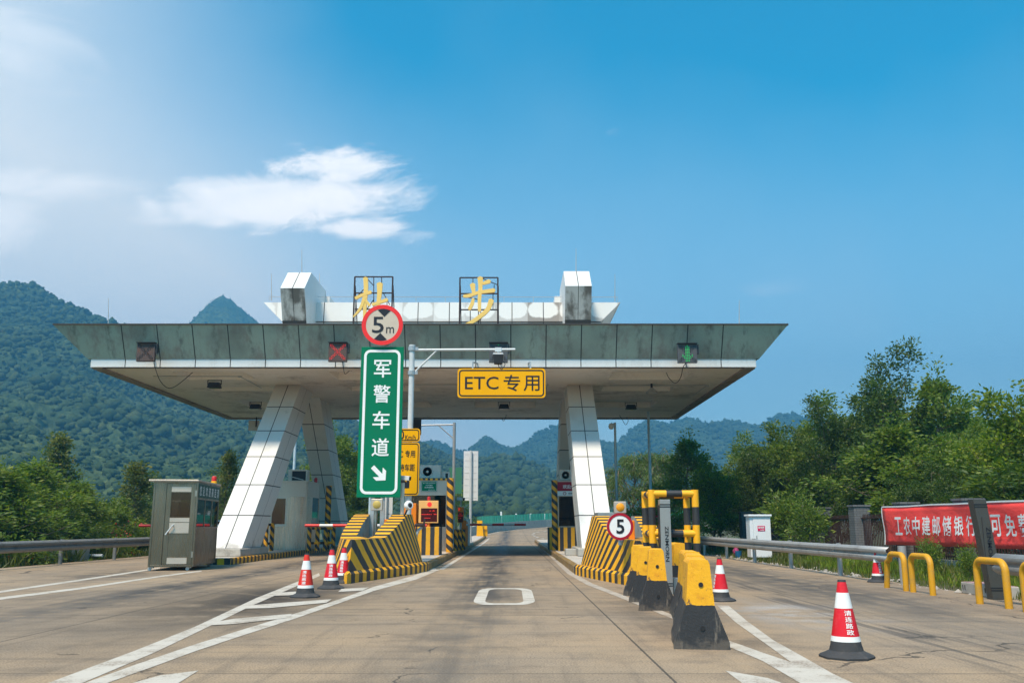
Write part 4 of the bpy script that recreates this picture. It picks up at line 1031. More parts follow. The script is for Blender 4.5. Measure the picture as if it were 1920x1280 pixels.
roof_char(862.5, 933.5, 520.5, 611.5, [([(1190, 370), (1192, 430), (1190, 490)], [40, 32, 26]), ([(1212, 420), (1270, 400)], [18, 30]), ([(1125, 426), (1135, 500)], [40, 22]),
    ([(1048, 528), (1100, 522), (1180, 496), (1310, 478)], [20, 24, 22, 30]), ([(1190, 480), (1184, 560), (1184, 652)], [28, 26, 22]), ([(1130, 548), (1122, 590), (1098, 638)], [18, 26, 24]),
    ([(1286, 560), (1255, 640), (1190, 700), (1120, 748), (1050, 778)], [38, 32, 30, 26, 14])],
    [(1128, 370, 1128, 430), (1200, 372, 1335, 428), (1310, 430, 1310, 500), (1300, 510, 1300, 640), (1175, 540, 1175, 780), (1105, 650, 1105, 760), (1030, 525, 1170, 555), (1175, 745, 1260, 640)],
    'gold brush-stroke character in a square steel frame above the yellow ETC sign')

# ================================================================== THINGS
def signal(px, py, hw, hh, Y, face_m, label, lit):
    a = D(px - hw, py + hh, Y); b = D(px + hw, py - hh, Y); cx, cz = (a.x + b.x) / 2, (a.z + b.z) / 2; w, h = b.x - a.x, b.z - a.z
    t = thing('lane_signal', (cx, Y, a.z), label, 'lane signal', 'lane signals along the canopy fascia')
    mb = MB(); mb.box(a.x, b.x, Y, Y + .16, a.z, b.z); mb.build('housing', face_m, t, bevel=.012)
    hd = MB(); hd.box(a.x - .01, b.x + .01, Y - .10, Y + .16, b.z + .004, b.z + .024); hd.box(b.x + .012, b.x + .07, Y + .02, Y + .2, b.z - .38, b.z - .02)
    hd.bar((cx, Y + .1, cz), (cx, Y + .75, cz + .05), .06); hd.build('hood_bracket', M['dark'], t)
    off = MB(); on = MB(); N = 11; st = w * .80 / (N - 1)
    arrow = set()
    for i in range(N): arrow |= {(5, i), (4, i), (6, i)} if 1 <= i else {(5, i)}
    for k in range(4): arrow |= {(5 - k, 10 - k), (5 + k, 10 - k), (5 - k, 9 - k), (5 + k, 9 - k)}
    for i in range(N):
        for j in range(N):
            x = a.x + w * .10 + i * st; z = b.z - h * .10 - j * st
            dg = abs(i - j) <= 0 or abs(i + j - (N - 1)) <= 0 or abs(i - j) == 1 or abs(i + j - (N - 1)) == 1
            ar = (i, j) in arrow
            tgt = None
            if lit == 'x' and dg: tgt = on
            elif lit == 'arrow' and ar: tgt = on
            elif dg or (ar and lit in ('arrow', 'part')): tgt = off
            if lit == 'part' and (i, j) in {(5, 0), (7, 6), (8, 6), (5, 7), (6, 9)}: tgt = on
            if tgt is not None: tgt.lathe([(.0, 0), (.017, 0.0), (.014, .012), (0.0, .012)], (x, Y - .002, z), 8, 'y')
    if off.v: off.build('unlit_lamps', M['led_off'], t)
    if on.v: on.build('lit_lamps', M['led_red'] if lit == 'x' else M['led_green'], t)
    return t
signal(273, 660, 18.5, 17, 33.25, M['rust'], 'rusty unlit lane signal with dark X at the far left of the canopy', 'off')
signal(633, 660, 18, 17.5, 33.25, M['rust'], 'rusty lane signal with lit red X beside the tall green sign', 'x')
signal(934.5, 661, 17.5, 18, 33.25, M['sigface'], 'grey lane signal half hidden behind the grey camera on the pole arm', 'part')
signal(1289, 662, 17.5, 17.5, 33.25, M['sigface'], 'grey lane signal with lit green down arrow at the right of the canopy', 'arrow')
# loose cables
def cable(pts, label, r=.014):
    q = [Vector(p) for p in pts]; out = []
    for i in range(len(q) - 1):
        p0, p1, p2, p3 = q[max(i - 1, 0)], q[i], q[i + 1], q[min(i + 2, len(q) - 1)]
        for k in range(5):
            t = k / 5; out.append(.5 * ((2 * p1) + (-p0 + p2) * t + (2 * p0 - 5 * p1 + 4 * p2 - p3) * t * t + (-p0 + 3 * p1 - 3 * p2 + p3) * t ** 3))
    out.append(q[-1]); mb = MB(); mb.tube(out, r, 6); tag(mb.build('loose_cable', M['dark'], smooth=True, origin=q[0]), label, 'cable', 'loose cables under the canopy')
cable([D(289, 676, 33.3), D(290, 686, 33.6), D(300, 713, 34.8), D(315, 727, 35.3), D(332, 722, 35.8), (P(352, 694, ZS).x, 35.4, ZS)], 'drooping cable from the rusty unlit signal to the soffit')
cable([D(642, 678, 33.3), D(644, 690, 33.7), D(647, 701, 34.6), D(655, 695, 35), (P(657, 693, ZS).x, 35, ZS)], 'short loose cable hanging under the lit red X signal')
cable([D(1288, 679, 33.3), D(1281, 688, 33.6), D(1276, 708, 34.6), D(1266, 718, 35), D(1254, 708, 35.2), (P(1250, 698, ZS).x, 35.4, ZS)], 'drooping cable between the green arrow signal and the soffit')
cable([(P(1165, 774, ZS).x, 49.5, ZS), D(1166, 785, 49.6), D(1173, 796, 49.6), D(1178, 788, 49.8), (P(1178, 779, ZS).x, 50.5, ZS)], 'thin wire loop dangling at the rear soffit edge right of centre')
cable([(P(949, 774, ZS).x, 49.2, ZS), D(948, 783, 49.4), D(944, 789, 49.4), D(941, 783, 49.5)], 'wire end dangling from the rear soffit below the centre floodlight')
for xa, xb, y, lab in ((-14.5, -11.0, 36.2, 'thin grey conduit along the front left soffit'), (-6.5, 1.5, 38.4, 'thin grey conduit across the middle of the soffit'), (4.2, 8.4, 38.6, 'thin grey conduit along the right part of the soffit')):
    mb = MB(); mb.tube([(xa, y, ZS - .02), (xb, y, ZS - .02)], .018, 6); mb.tube([(xb, y, ZS - .02), (xb, y + 3.2, ZS - .02)], .018, 6); mb.box(xb - .07, xb + .07, y - .06, y + .06, ZS - .06, ZS - .001)
    tag(mb.build('conduit', M['galv'], origin=(xa, y, ZS)), lab, 'conduit')
# floodlights under the soffit
def flood(px, py, label):
    p = P(px, py, ZS - .22); t = thing('floodlight', (p.x, p.y, ZS), label, 'floodlight', 'floodlights under the canopy soffit')
    mb = MB(); mb.hexa([(p.x - .27, p.y - .16, ZS - .33), (p.x + .27, p.y - .16, ZS - .33), (p.x + .27, p.y + .18, ZS - .33), (p.x - .27, p.y + .18, ZS - .33)],
                       [(p.x - .21, p.y - .10, ZS - .10), (p.x + .21, p.y - .10, ZS - .10), (p.x + .21, p.y + .12, ZS - .10), (p.x - .21, p.y + .12, ZS - .10)])
    mb.build('housing', M['dark'], t, bevel=.015)
    m2 = MB(); m2.bar((p.x - .28, p.y, ZS - .2), (p.x - .28, p.y, ZS + .02), .03); m2.bar((p.x + .28, p.y, ZS - .2), (p.x + .28, p.y, ZS + .02), .03); m2.bar((p.x - .28, p.y, ZS - .012), (p.x + .28, p.y, ZS - .012), .04, .02)
    m2.build('bracket', M['dark'], t)
    m3 = MB(); m3.box(p.x - .22, p.x + .22, p.y - .12, p.y + .14, ZS - .345, ZS - .332); m3.build('lens', M['lens'], t)
flood(402, 722, 'black floodlight under the soffit, the leftmost and nearest one')
flood(479, 762, 'black floodlight at the rear of the soffit left of the front leg')
flood(945, 762, 'black floodlight under the soffit just below the yellow ETC sign')
flood(1183, 763, 'black floodlight at the rear of the soffit right of the right leg')
p = P(1222, 732, ZS - .3); t = thing('bell_lamp', (p.x, p.y, ZS), 'small bell-shaped pendant lamp under the right part of the soffit', 'pendant lamp')
mb = MB(); mb.tube([(p.x, p.y, ZS), (p.x, p.y, ZS - .2)], .05, 8); mb.build('stem', M['dark'], t)
mb = MB(); mb.lathe([(.05, ZS - .18), (.10, ZS - .22), (.22, ZS - .34), (.25, ZS - .42), (.23, ZS - .42), (.08, ZS - .24)], (p.x, p.y, 0), 20); mb.build('shade', M['galv'], t, smooth=True)
# small board hanging at the rear edge left
p = D(467, 789, 50.6); t = thing('hanging_box', (p.x, 50.6, ZS), 'small pale board hanging from the rear left edge of the canopy', 'board')
a = D(466, 807, 50.5); b = D(487, 788, 50.5); mb = MB(); mb.box(a.x, b.x, 50.45, 50.55, a.z, b.z); mb.build('board', M['acbody'], t)
c = D(480, 800, 50.4); mb = MB(); mb.bar((c.x, 50.40, c.z), (c.x, 50.40, ZS), .05); mb.build('hanger', M['frame'], t)

# ------------------------------------------------------------------ tall green lane sign + round height sign
Yg = 24.6; a = D(668, 932, Yg); b = D(757, 650, Yg)
xl, xr = D(673, 790, Yg).x, D(754, 790, Yg).x; z0, z1 = a.z, b.z; cx = (xl + xr) / 2
t = thing('lane_sign', (cx, Yg, .2), 'tall vertical green sign with white characters and arrow over the left crash nose', 'road sign')
mb = MB(); mb.box(xl, xr, Yg, Yg + .04, z0, z1); mb.build('panel', M['greens'], t, bevel=.006)
rg = MB(); o = rrect(xl + .085, xr - .085, z0 + .085, z1 - .085, .17); i = rrect(xl + .155, xr - .155, z0 + .155, z1 - .155, .11); ring(rg, o, i, (0, Yg - .002, 0), X_, Z_, .004); rg.build('border', M['text'], t)
tx = MB()
for ch, py in (('军', 691), ('警', 738), ('车', 787), ('道', 838)):
    q = D(714 - (py - 691) * .025, py, Yg); text(tx, ch, (cx + .015, Yg - .007, q.z), X_, Z_, .47, .49, .012)
q = D(712, 888, Yg); ax = Vector((.707, -.707)); bx = Vector((.707, .707)); s = .215
pts = [ax * -1.18 + bx * .28, ax * -1.18 - bx * .28][::-1] + []
arrow = [(-1.25, .27), (-1.25, -.27), (.25, -.27), (-.28, -.86), (.32, -.86), (1.12, 0), (.32, .86), (-.28, .86), (.25, .27)]
poly = [(cx + .01 + (ax.x * p_ + bx.x * r_) * s, q.z + (ax.y * p_ + bx.y * r_) * s) for p_, r_ in arrow]
tx.face([(x, Yg - .007, z) for x, z in poly]); tx.build('lettering', M['text'], t)
po = MB(); po.box(cx + .05, cx + .16, Yg + .05, Yg + .16, .2, z1 + 1.0); po.box(cx - .22, cx - .11, Yg + .05, Yg + .16, .2, z1 - .05)
for z in (z0 + .4, z0 + 2, z1 - .4): po.box(xl + .06, xr - .06, Yg + .041, Yg + .052, z - .03, z + .03)
po.build('post', M['galv'], t)
Yr = Yg - .08; c = D(717, 609, Yr); rr = (D(756, 609, Yr).x - D(678.5, 609, Yr).x) / 2
t = thing('height_limit_sign', (c.x, Yr, z1), 'round red-rimmed 5 m height limit sign above the tall green sign', 'road sign')
mb = MB(); mb.lathe([(0, -.02), (rr, -.02), (rr, 0.006), (0, .006)], c, 48, 'y'); mb.build('disc', M['beige'], t)
n = 48; o = [(rr * .998 * math.cos(2 * math.pi * k / n), rr * .998 * math.sin(2 * math.pi * k / n)) for k in range(n)]; i = [(x * .80, y * .80) for x, y in o]
mb = MB(); ring(mb, o, i, c + Vector((0, -.008, 0)), X_, Z_, .006); mb.build('rim', M['redsign'], t)
tx = MB()
Rz = rr * .795
for s in (1, -1):
    arc = [(Rz * math.sin(R(g)), s * Rz * math.cos(R(g))) for g in range(-24, 25, 6)]; pts = arc + [(0, s * Rz * .50)]
    tx.face([(c.x + x - (.05 if s < 0 else -.05), Yr - .0135, c.z + z) for x, z in (pts if s < 0 else pts[::-1])])
text(tx, '5', (c.x - .12, Yr - .014, c.z - .0), X_, Z_, rr * .56, rr * .80, .006); text(tx, 'm', (c.x + rr * .38, Yr - .014, c.z - rr * .26), X_, Z_, rr * .38, rr * .30, .0)
tx.build('lettering', M['textblk'], t)
mb = MB(); mb.box(c.x - .05, c.x + .05, Yr + .022, Yr + .07, c.z - rr * .9, c.z + rr * .6); mb.build('bracket', M['galv'], t)

# signal lamp boxes on poles on the two noses
def lampbox(px, py, hw, Y, zb, lens, label, pole_m, polepx):
    a = D(px - hw, py + hw, Y); b = D(px + hw, py - hw, Y); t = thing('warning_lamp', ((a.x + b.x) / 2, Y, zb), label, 'warning lamp', 'square warning lamps on poles')
    mb = MB(); mb.box(a.x, b.x, Y, Y + .16, a.z, b.z); mb.build('housing', M['inox_p'], t, bevel=.012)
    mb = MB(); r = (b.x - a.x) * .35; mb.lathe([(0, .03), (r * .6, .026), (r, .004), (r, -.01)][::-1], ((a.x + b.x) / 2, Y - .002, (a.z + b.z) / 2), 28, 'y'); mb.build('lens', lens, t, smooth=True)
    x = D(polepx, py, Y).x; mb = MB(); mb.tube([(x, Y + .09, zb), (x, Y + .09, a.z)], .05, 14); mb.build('pole', pole_m, t, smooth=True)
lampbox(706.5, 945.5, 11, 24.1, .2, M['lamp_dull'], 'square warning lamp with dull unlit amber lens under the green sign', M['inox'], 704)
lampbox(1163, 950.5, 11, 19.4, .8, M['lamp_amber'], 'square warning lamp with bright amber lens above the number 5 sign', M['galv'], 1163)
# grey channel post next to the left lamp, and grey folded cover on the right nose
a = D(708, 960, 24.5); b = D(718, 960, 24.5)
# number 5 sign
Y5 = 19.15; c = D(1162.5, 986.5, Y5); rr = .277
t = thing('speed_limit_sign', (c.x, Y5, .9), 'round white 5 km speed limit sign with dark red rim on the right crash nose', 'road sign')
mb = MB(); mb.lathe([(0, -.02), (rr, -.02), (rr, .006), (0, .006)], c, 48, 'y'); mb.build('disc', M['whites'], t)
o = [(rr * .999 * math.cos(2 * math.pi * k / n), rr * .999 * math.sin(2 * math.pi * k / n)) for k in range(n)]; i = [(x * .80, y * .80) for x, y in o]
mb = MB(); ring(mb, o, i, c + Vector((0, -.008, 0)), X_, Z_, .006); mb.build('rim', M['crimson'], t)
tx = MB(); text(tx, '5', (c.x + .005, Y5 - .014, c.z), X_, Z_, rr * .60, rr * 1.06, .02); tx.build('lettering', M['textblk'], t)
mb = MB(); mb.tube([(c.x, Y5 + .07, .85), (c.x, Y5 + .07, c.z + .2)], .03, 12); mb.box(c.x - .03, c.x + .03, Y5 + .02, Y5 + .075, c.z - .15, c.z - .1); mb.build('post', M['galv'], t)
# leaning grey panel boxes behind the right nose
a = D(1121, 990, 24.0); b = D(1156, 960, 24.0); mb = MB(); mb.box(a.x, b.x, 24.0, 25.0, .2, b.z)
tag(mb.build('control_box', M['postmetal'], bevel=.01, origin=(a.x, 23.0, .2)), 'grey metal control box tucked behind the number 5 sign', 'control box')
# orange cover behind the right nose
a = D(1181, 1012, 20.6); b = D(1190, 975, 20.6); mb = MB(); mb.box(a.x, b.x, 20.6, 20.9, .25, b.z)
tag(mb.build('orange_cover', M['orange'], bevel=.02, origin=(a.x, 20.6, .25)), 'narrow orange cover between the arms of the right crash nose', 'cover')

# ------------------------------------------------------------------ camera pole with arm + the yellow signs on it
Yp = 27.4; pb = D(765, 1000, Yp).x; zt = D(765, 648, Yp).z
t = thing('camera_pole', (pb, Yp, .2), 'tall grey pole with horizontal arm holding a camera, behind the green sign', 'pole')
mb = MB(); mb.tube([(pb, Yp, .2), (pb, Yp, zt)], .085, 16); mb.lathe([(.10, zt - .02), (.10, zt + .02), (0, zt + .04)], (pb, Yp, 0), 16); mb.build('pole', M['polew'], t, smooth=True)
za = D(765, 656, Yp).z; xe_ = D(966, 656, Yp).x
mb = MB(); mb.tube([(pb + .05, Yp, za), (xe_, Yp, D(966, 655, Yp).z)], .040, 12); mb.build('arm', M['polew'], t, smooth=True)
mb = MB(); mb.tube([(pb + .05, Yp, D(765, 700, Yp).z), (D(820, 656, Yp).x, Yp, za)], .028, 10); mb.build('brace', M['polew'], t, smooth=True)
mb = MB()
for py in (654, 699): z = D(765, py, Yp).z; mb.lathe([(.10, z - .06), (.12, z - .06), (.12, z + .06), (.10, z + .06)], (pb, Yp, 0), 14); mb.box(pb + .06, pb + .19, Yp - .05, Yp + .05, z - .05, z + .05)
mb.build('clamp', M['galv'], t)
# camera on the arm
a = D(924, 682, Yp - .1); b = D(944, 660, Yp - .1); t = thing('overhead_camera', ((a.x + b.x) / 2, Yp - .1, b.z), 'grey box camera hanging from the end of the pole arm', 'camera')
w2 = (b.x - a.x) / 2; cx = (a.x + b.x) / 2
mb = MB(); mb.hexa([(cx - w2 * .75, Yp - .16, a.z), (cx + w2 * .75, Yp - .16, a.z), (cx + w2 * .75, Yp + .05, a.z), (cx - w2 * .75, Yp + .05, a.z)], [(cx - w2, Yp - .2, b.z - .09), (cx + w2, Yp - .2, b.z - .09), (cx + w2, Yp + .1, b.z - .09), (cx - w2, Yp + .1, b.z - .09)]); mb.build('camera_body', M['dark'], t, bevel=.012)
mb = MB(); mb.hexa([(cx - w2 * 1.02, Yp - .21, b.z - .088), (cx + w2 * 1.02, Yp - .21, b.z - .088), (cx + w2 * 1.02, Yp + .1, b.z - .088), (cx - w2 * 1.02, Yp + .1, b.z - .088)], [(cx - w2 * .9, Yp - .05, b.z), (cx + w2 * .9, Yp - .05, b.z), (cx + w2 * .9, Yp + .1, b.z), (cx - w2 * .9, Yp + .1, b.z)]); mb.build('sun_shield', M['galv'], t)
mb = MB(); mb.box(cx - .1, cx + .1, Yp - .06, Yp + .06, za - .06, za + .07); mb.box(cx - .04, cx + .04, Yp - .04, Yp + .04, b.z - .005, za); mb.build('bracket', M['polew'], t)
cable([(cx, Yp, a.z), D(936, 688, Yp), D(941, 692, Yp), D(947, 683, Yp), D(944, 677, Yp)], 'short black cables under the camera on the pole arm', .011)
# ETC sign hung below the canopy front
Ye = 30.0; a = D(857.5, 745.5, Ye); b = D(1022.5, 690.5, Ye); cx = (a.x + b.x) / 2; cz = (a.z + b.z) / 2
t = thing('lane_sign', (cx, Ye, b.z), 'wide yellow ETC sign with black border under the canopy front', 'road sign')
mb = MB(); mb.prism(rrect(a.x, b.x, a.z, b.z, .11), (0, Ye + .05, 0), X_, Z_, .05); mb.build('panel', M['yelsign'], t)
mb = MB(); ring(mb, rrect(a.x + .045, b.x - .045, a.z + .045, b.z - .045, .12), rrect(a.x + .088, b.x - .088, a.z + .088, b.z - .088, .08), (0, Ye - .002, 0), X_, Z_, .004); mb.build('border', M['textblk'], t)
k = (b.x - a.x) / 165.0; L = lambda px: a.x + (px - 857.5) * k; zc = a.z + (745.5 - 717.5) * k
tx = MB(); text(tx, 'ETC', (L(903), Ye - .007, zc), X_, Z_, 63 * k, 24 * k, .004); text(tx, '专', (L(959.5), Ye - .007, zc), X_, Z_, 31 * k, 31 * k, .006); text(tx, '用', (L(996.5), Ye - .007, zc - .01), X_, Z_, 30 * k, 29 * k, .006); tx.build('lettering', M['textblk'], t)
mb = MB()
for x in (a.x + .5, b.x - .5):
    mb.bar((x, Ye + .07, a.z + .1), (x, Ye + .07, b.z + .25), .05); mb.bar((x, Ye + .07, b.z + .22), (x, YF + .02, ZS + .12), .05)
mb.build('hanger', M['galv'], t)
# yellow signs on the pole behind the green sign
def ysign(x0, x1, y0, y1, Y, label, fill):
    a = D(x0, y1, Y); b = D(x1, y0, Y); t = thing('lane_sign', ((a.x + b.x) / 2, Y, a.z), label, 'road sign')
    mb = MB(); mb.prism(rrect(a.x, b.x, a.z, b.z, .09), (0, Y + .04, 0), X_, Z_, .04); mb.build('panel', M['yelsign'], t)
    mb = MB(); ring(mb, rrect(a.x + .03, b.x - .03, a.z + .03, b.z - .03, .08), rrect(a.x + .055, b.x - .055, a.z + .055, b.z - .055, .06), (0, Y - .002, 0), X_, Z_, .004); mb.build('border', M['textblk'], t)
    tx = MB(); fill(tx, a, b, lambda px, py: D(px, py, Y - .007), Y - .007); tx.build('lettering', M['textblk'], t); return t
Yk = Yp - .15; sc = Yk / 1736
ysign(731, 788, 803, 827.5, Yk, 'small yellow Km/h speed sign half hidden behind the green sign', lambda tx, a, b, d, Y: (text(tx, '40', d(747, 815), X_, Z_, 22 * sc, 17 * sc, .004), text(tx, 'Km/h', d(769.5, 819.5), X_, Z_, 20 * sc, 9 * sc, .004)))
def fillk(tx, a, b, d, Y):
    text(tx, 'ETC', d(745, 851), X_, Z_, 22 * sc, 12 * sc, .006); text(tx, '专用', d(769, 850.5), X_, Z_, 19 * sc, 13.5 * sc, .012)
    text(tx, '保持车距', d(758, 876), X_, Z_, 40 * sc, 13.5 * sc, .012)
    q = d(758, 905); s = 9.2 * sc; ax = Vector((.707, -.707)); bx = Vector((.707, .707))
    tx.face([(q.x + (ax.x * u + bx.x * w) * s, Y, q.z + (ax.y * u + bx.y * w) * s) for u, w in [(-1.5, .42), (-1.5, -.42), (.2, -.42), (-.35, -1.0), (.5, -1.0), (1.45, 0), (.5, 1.0), (-.35, 1.0), (.2, .42)]])
ysign(731, 787, 829, 928.5, Yk, 'yellow ETC keep-distance sign with black arrow behind the green sign', fillk)
# cream camera post and two cameras by the right arm of the nose
x = D(754.5, 930, 24.9).x; t = thing('camera_post', (x, 24.9, .2), 'cream post with a small box camera at the right edge of the green sign', 'camera post')
mb = MB(); mb.tube([(x, 24.9, .2), (x, 24.9, D(755, 905, 24.9).z)], .055, 14); mb.build('post', M['polewarm'], t, smooth=True)
q = D(757, 896, 24.9); mb = MB(); mb.obox((q.x + .04, 24.85, q.z), (1, -.35, -.1), (.35, 1, 0), (.1, 0, 1), .30, .12, .12); mb.build('camera_head', M['polew'], t, bevel=.012)
mb = MB(); mb.obox((q.x + .185, 24.80, q.z - .016), (1, -.35, -.1), (.35, 1, 0), (.1, 0, 1), .012, .10, .10); mb.build('lens', M['lens'], t)
q = D(766, 947, 24.2); t = thing('dome_camera', (q.x, 24.2, q.z - .25), 'round white dome camera above the right arm of the left nose', 'camera')
mb = MB(); d = Vector((.55, -.8, .05)).normalized()
rows = []
sx = d.cross(Z_).normalized(); sy = sx.cross(d)
for r_, h in ((.0, -.13), (.07, -.12), (.105, -.06), (.12, .0), (.11, .06), (.085, .085), (0.0, .085)): rows.append([q + d * h + (sx * math.cos(2 * math.pi * k / 20) + sy * math.sin(2 * math.pi * k / 20)) * r_ for k in range(20)])
mb.grid(rows, None, True); mb.build('shell', M['whites'], t, smooth=True)
mb = MB(); rows = [[q + d * h + (sx * math.cos(2 * math.pi * k / 16) + sy * math.sin(2 * math.pi * k / 16)) * r_ for k in range(16)] for r_, h in ((.062, .086), (.05, .095), (0, .10))]; mb.grid(rows, None, True); mb.build('lens', M['dark'], t, smooth=True)
mb = MB(); mb.tube([q - d * .05 + Vector((0, 0, -.08)), q + Vector((-.08, .1, -.2)), (q.x - .17, 24.6, q.z - .28)], .022, 8); mb.build('arm', M['dark'], t, smooth=True)

# ------------------------------------------------------------------ boom barriers
def boom(x0, x1, Y, z, label, cabx, side):
    t = thing('boom_barrier', (cabx, Y, gz(Y) + .2), label, 'boom barrier', 'red and white boom barriers')
    mb = MB(); mb.tube([(x0, Y, z), (x1, Y, z)], .055, 12); mb.build('arm', M['rail_red'], t, smooth=True)
    mb = MB(); mb.box(cabx - .18, cabx + .18, Y + .08, Y + .48, gz(Y) + .2, z + .12); mb.build('cabinet', M['orange'], t, bevel=.02)
    mb = MB(); mb.lathe([(.07, -.12), (.07, .08)], (cabx, Y, z), 12, 'y'); mb.build('hub', M['galv'], t); return t
xa = D(572, 984, 36.5).x; xb = D(805, 984, 36.5).x
boom(xa, xb, 36.5, D(640, 984.5, 36.5).z, 'red and white boom arm closing the lane left of the green sign', D(772, 984, 36.5).x, 1)
boom(D(986, 983, 46).x, D(874, 983, 46).x, 46, D(930, 983, 46).z, 'red and white boom arm reaching into the ETC lane from the middle island', D(870, 984, 46).x, 1)
boom(D(261, 984, 38).x, D(430, 984, 38).x, 38, D(300, 985, 38).z, 'red and white boom arm sticking out left of the stainless guard hut', D(440, 984, 38).x, 1)

# ------------------------------------------------------------------ stainless guard hut on castors
hw, hd, hh, fz = 1.20, 2.95, 2.30, .10
A = P(281.5, 1066); t = thing('guard_hut', (-9.32, 25.4, 0), 'free-standing brushed stainless guard hut on castors in the left gore', 'guard hut')
rotz = R(6.5)
class LB(MB):
    """mesh in hut coordinates: x 0..hw across the front, y 0..hd back"""
    def fin(s, name, m, par, **k):
        cr, sr = math.cos(rotz), math.sin(rotz)
        s.v = [Vector((par_org.x + p.x * cr - p.y * sr, par_org.y + p.x * sr + p.y * cr, p.z)) for p in s.v]
        return s.build(name, m, par, **k)
par_org = Vector((-9.90, 25.35, 0))
e = .05
b = LB()
for (x, y) in ((0, 0), (hw - e, 0), (0, hd - e), (hw - e, hd - e)): b.box(x, x + e, y, y + e, fz, fz + hh)
for z in (fz, fz + hh - e):
    b.box(e, hw - e, 0, e, z, z + e); b.box(e, hw - e, hd - e, hd, z, z + e); b.box(0, e, e, hd - e, z, z + e); b.box(hw - e, hw, e, hd - e, z, z + e)
b.box(hw - e, hw, e, hd - e, fz + 1.02, fz + 1.07); b.box(hw - e, hw, e, hd - e, fz + 1.82, fz + 1.87); b.box(.30, .35, .0, e, fz + e, fz + hh - e)
b.box(0, e, e, hd - e, fz + 1.02, fz + 1.07); b.box(0, e, e, hd - e, fz + 1.82, fz + 1.87)
for y in (hd * .36, hd * .68): b.box(hw - .04, hw - .005, y, y + .04, fz + 1.07, fz + 1.82)
b.fin('frame', M['inox_d'], t, bevel=.004)
b = LB(); b.box(e, .30, .015, .03, fz + e, fz + hh - e); b.box(hw - .03, hw - .015, e, hd - e, fz + e, fz + 1.02); b.box(.015, .03, e, hd - e, fz + e, fz + 1.02); b.box(.015, .03, e, hd - e, fz + 1.87, fz + hh - e)
b.box(e, hw - e, hd - .03, hd - .015, fz + e, fz + 1.02); b.box(e, hw - e, hd - .03, hd - .015, fz + 1.87, fz + hh - e); b.box(e, hw - e, e, hd - e, fz + .01, fz + .03)
b.fin('side_panels', M['inox_d'], t)
b = LB(); b.box(-.12, hw + .02, -.10, hd + .06, fz + hh + .003, fz + hh + .05); b.fin('roof', M['inox_p'], t, bevel=.01)
b = LB(); b.box(hw - .012, hw + .006, e, hd - e, fz + 1.87, fz + hh - e - .003); sgn = b.fin('name_board', M['darkgreen'], t)
b = LB()
for kx, ch in enumerate('您迎欢速高连清'): text(b, ch, (hw + .010, .28 + kx * .395, fz + 2.06), Y_, Z_, .24, .27, .012)
b.fin('lettering', M['text'], sgn)
for bx in ((hw - .03, hw - .024, e, hd - e), (.024, .03, e, hd - e), (e, hw - e, hd - .03, hd - .024)): b = LB(); b.box(*bx, fz + 1.07, fz + 1.82); b.fin('side_window', M['glass'], t)
b = LB()
x0, x1 = .36, hw - e - .005
for (xa, xb, za, zb) in ((x0, x0 + .13, .06, hh - .06), (x1 - .13, x1, .06, hh - .06), (x0 + .13, x1 - .13, hh - .30, hh - .06), (x0 + .13, x1 - .13, .88, 1.32), (x0 + .13, x1 - .13, .06, .26)): b.box(xa, xb, .004, .034, fz + za, fz + zb)
dr = b.fin('door', M['inox_d'], t, bevel=.003)
b = LB(); b.box(x0 + .13, x1 - .13, .014, .026, fz + .26, fz + .88); b.fin('lower_panel', M['inox_d'], dr)
for za, zb in ((hh - .28, hh - .14), (1.20, 1.31), (.90, 1.18), (.08, .24)): b = LB(); b.box(x0 + .13, x1 - .13, -.004, .003, fz + za, fz + zb); b.fin('door_plate', M['inox_p'], dr)
b = LB(); b.box(x0 + .13, x1 - .13, .016, .022, fz + 1.32, fz + hh - .30); b.fin('door_window', M['glass'], dr)
b = LB(); b.tube([(x0 + .06, -.0, fz + .86), (x0 + .06, -.06, fz + .86), (x0 + .24, -.07, fz + 1.12), (x0 + .24, 0, fz + 1.12)], .018, 8); b.fin('handle', M['polew'], dr)
for z in (.25, 1.9): b = LB(); b.box(x1 - .02, x1 + .03, -.012, .0, fz + z, fz + z + .16); b.fin('hinge', M['inox'], dr)
for x, y in ((.08, .12), (hw - .12, .12), (.08, hd - .12), (hw - .12, hd - .12)):
    b = LB(); b.box(x - .05, x + .05, y - .05, y + .05, fz - .03, fz); b.lathe([(.0, -.02), (.05, -.02), (.05, .02), (0, .02)], (x - .05, y - .02, .05), 12, 'y'); b.fin('castor', M['galv'], t)
b = LB(); b.lathe([(.09, fz + hh + .05), (.09, fz + hh + .12), (.075, fz + hh + .13)], (hw - .12, hd - .35, 0), 16); bc = b.fin('beacon_base', M['yel'], t)
b = LB(); b.lathe([(.075, fz + hh + .131), (.075, fz + hh + .25), (.05, fz + hh + .285), (0, fz + hh + .29)], (hw - .12, hd - .35, 0), 16); b.fin('beacon', M['redplastic'], t, smooth=True)
b = LB(); b.box(.2, .9, hd - .75, hd - .45, fz + .75, fz + .80); b.box(.35, .75, hd - .7, hd - .6, fz + .8, fz + 1.15); b.fin('desk', M['dark'], t)

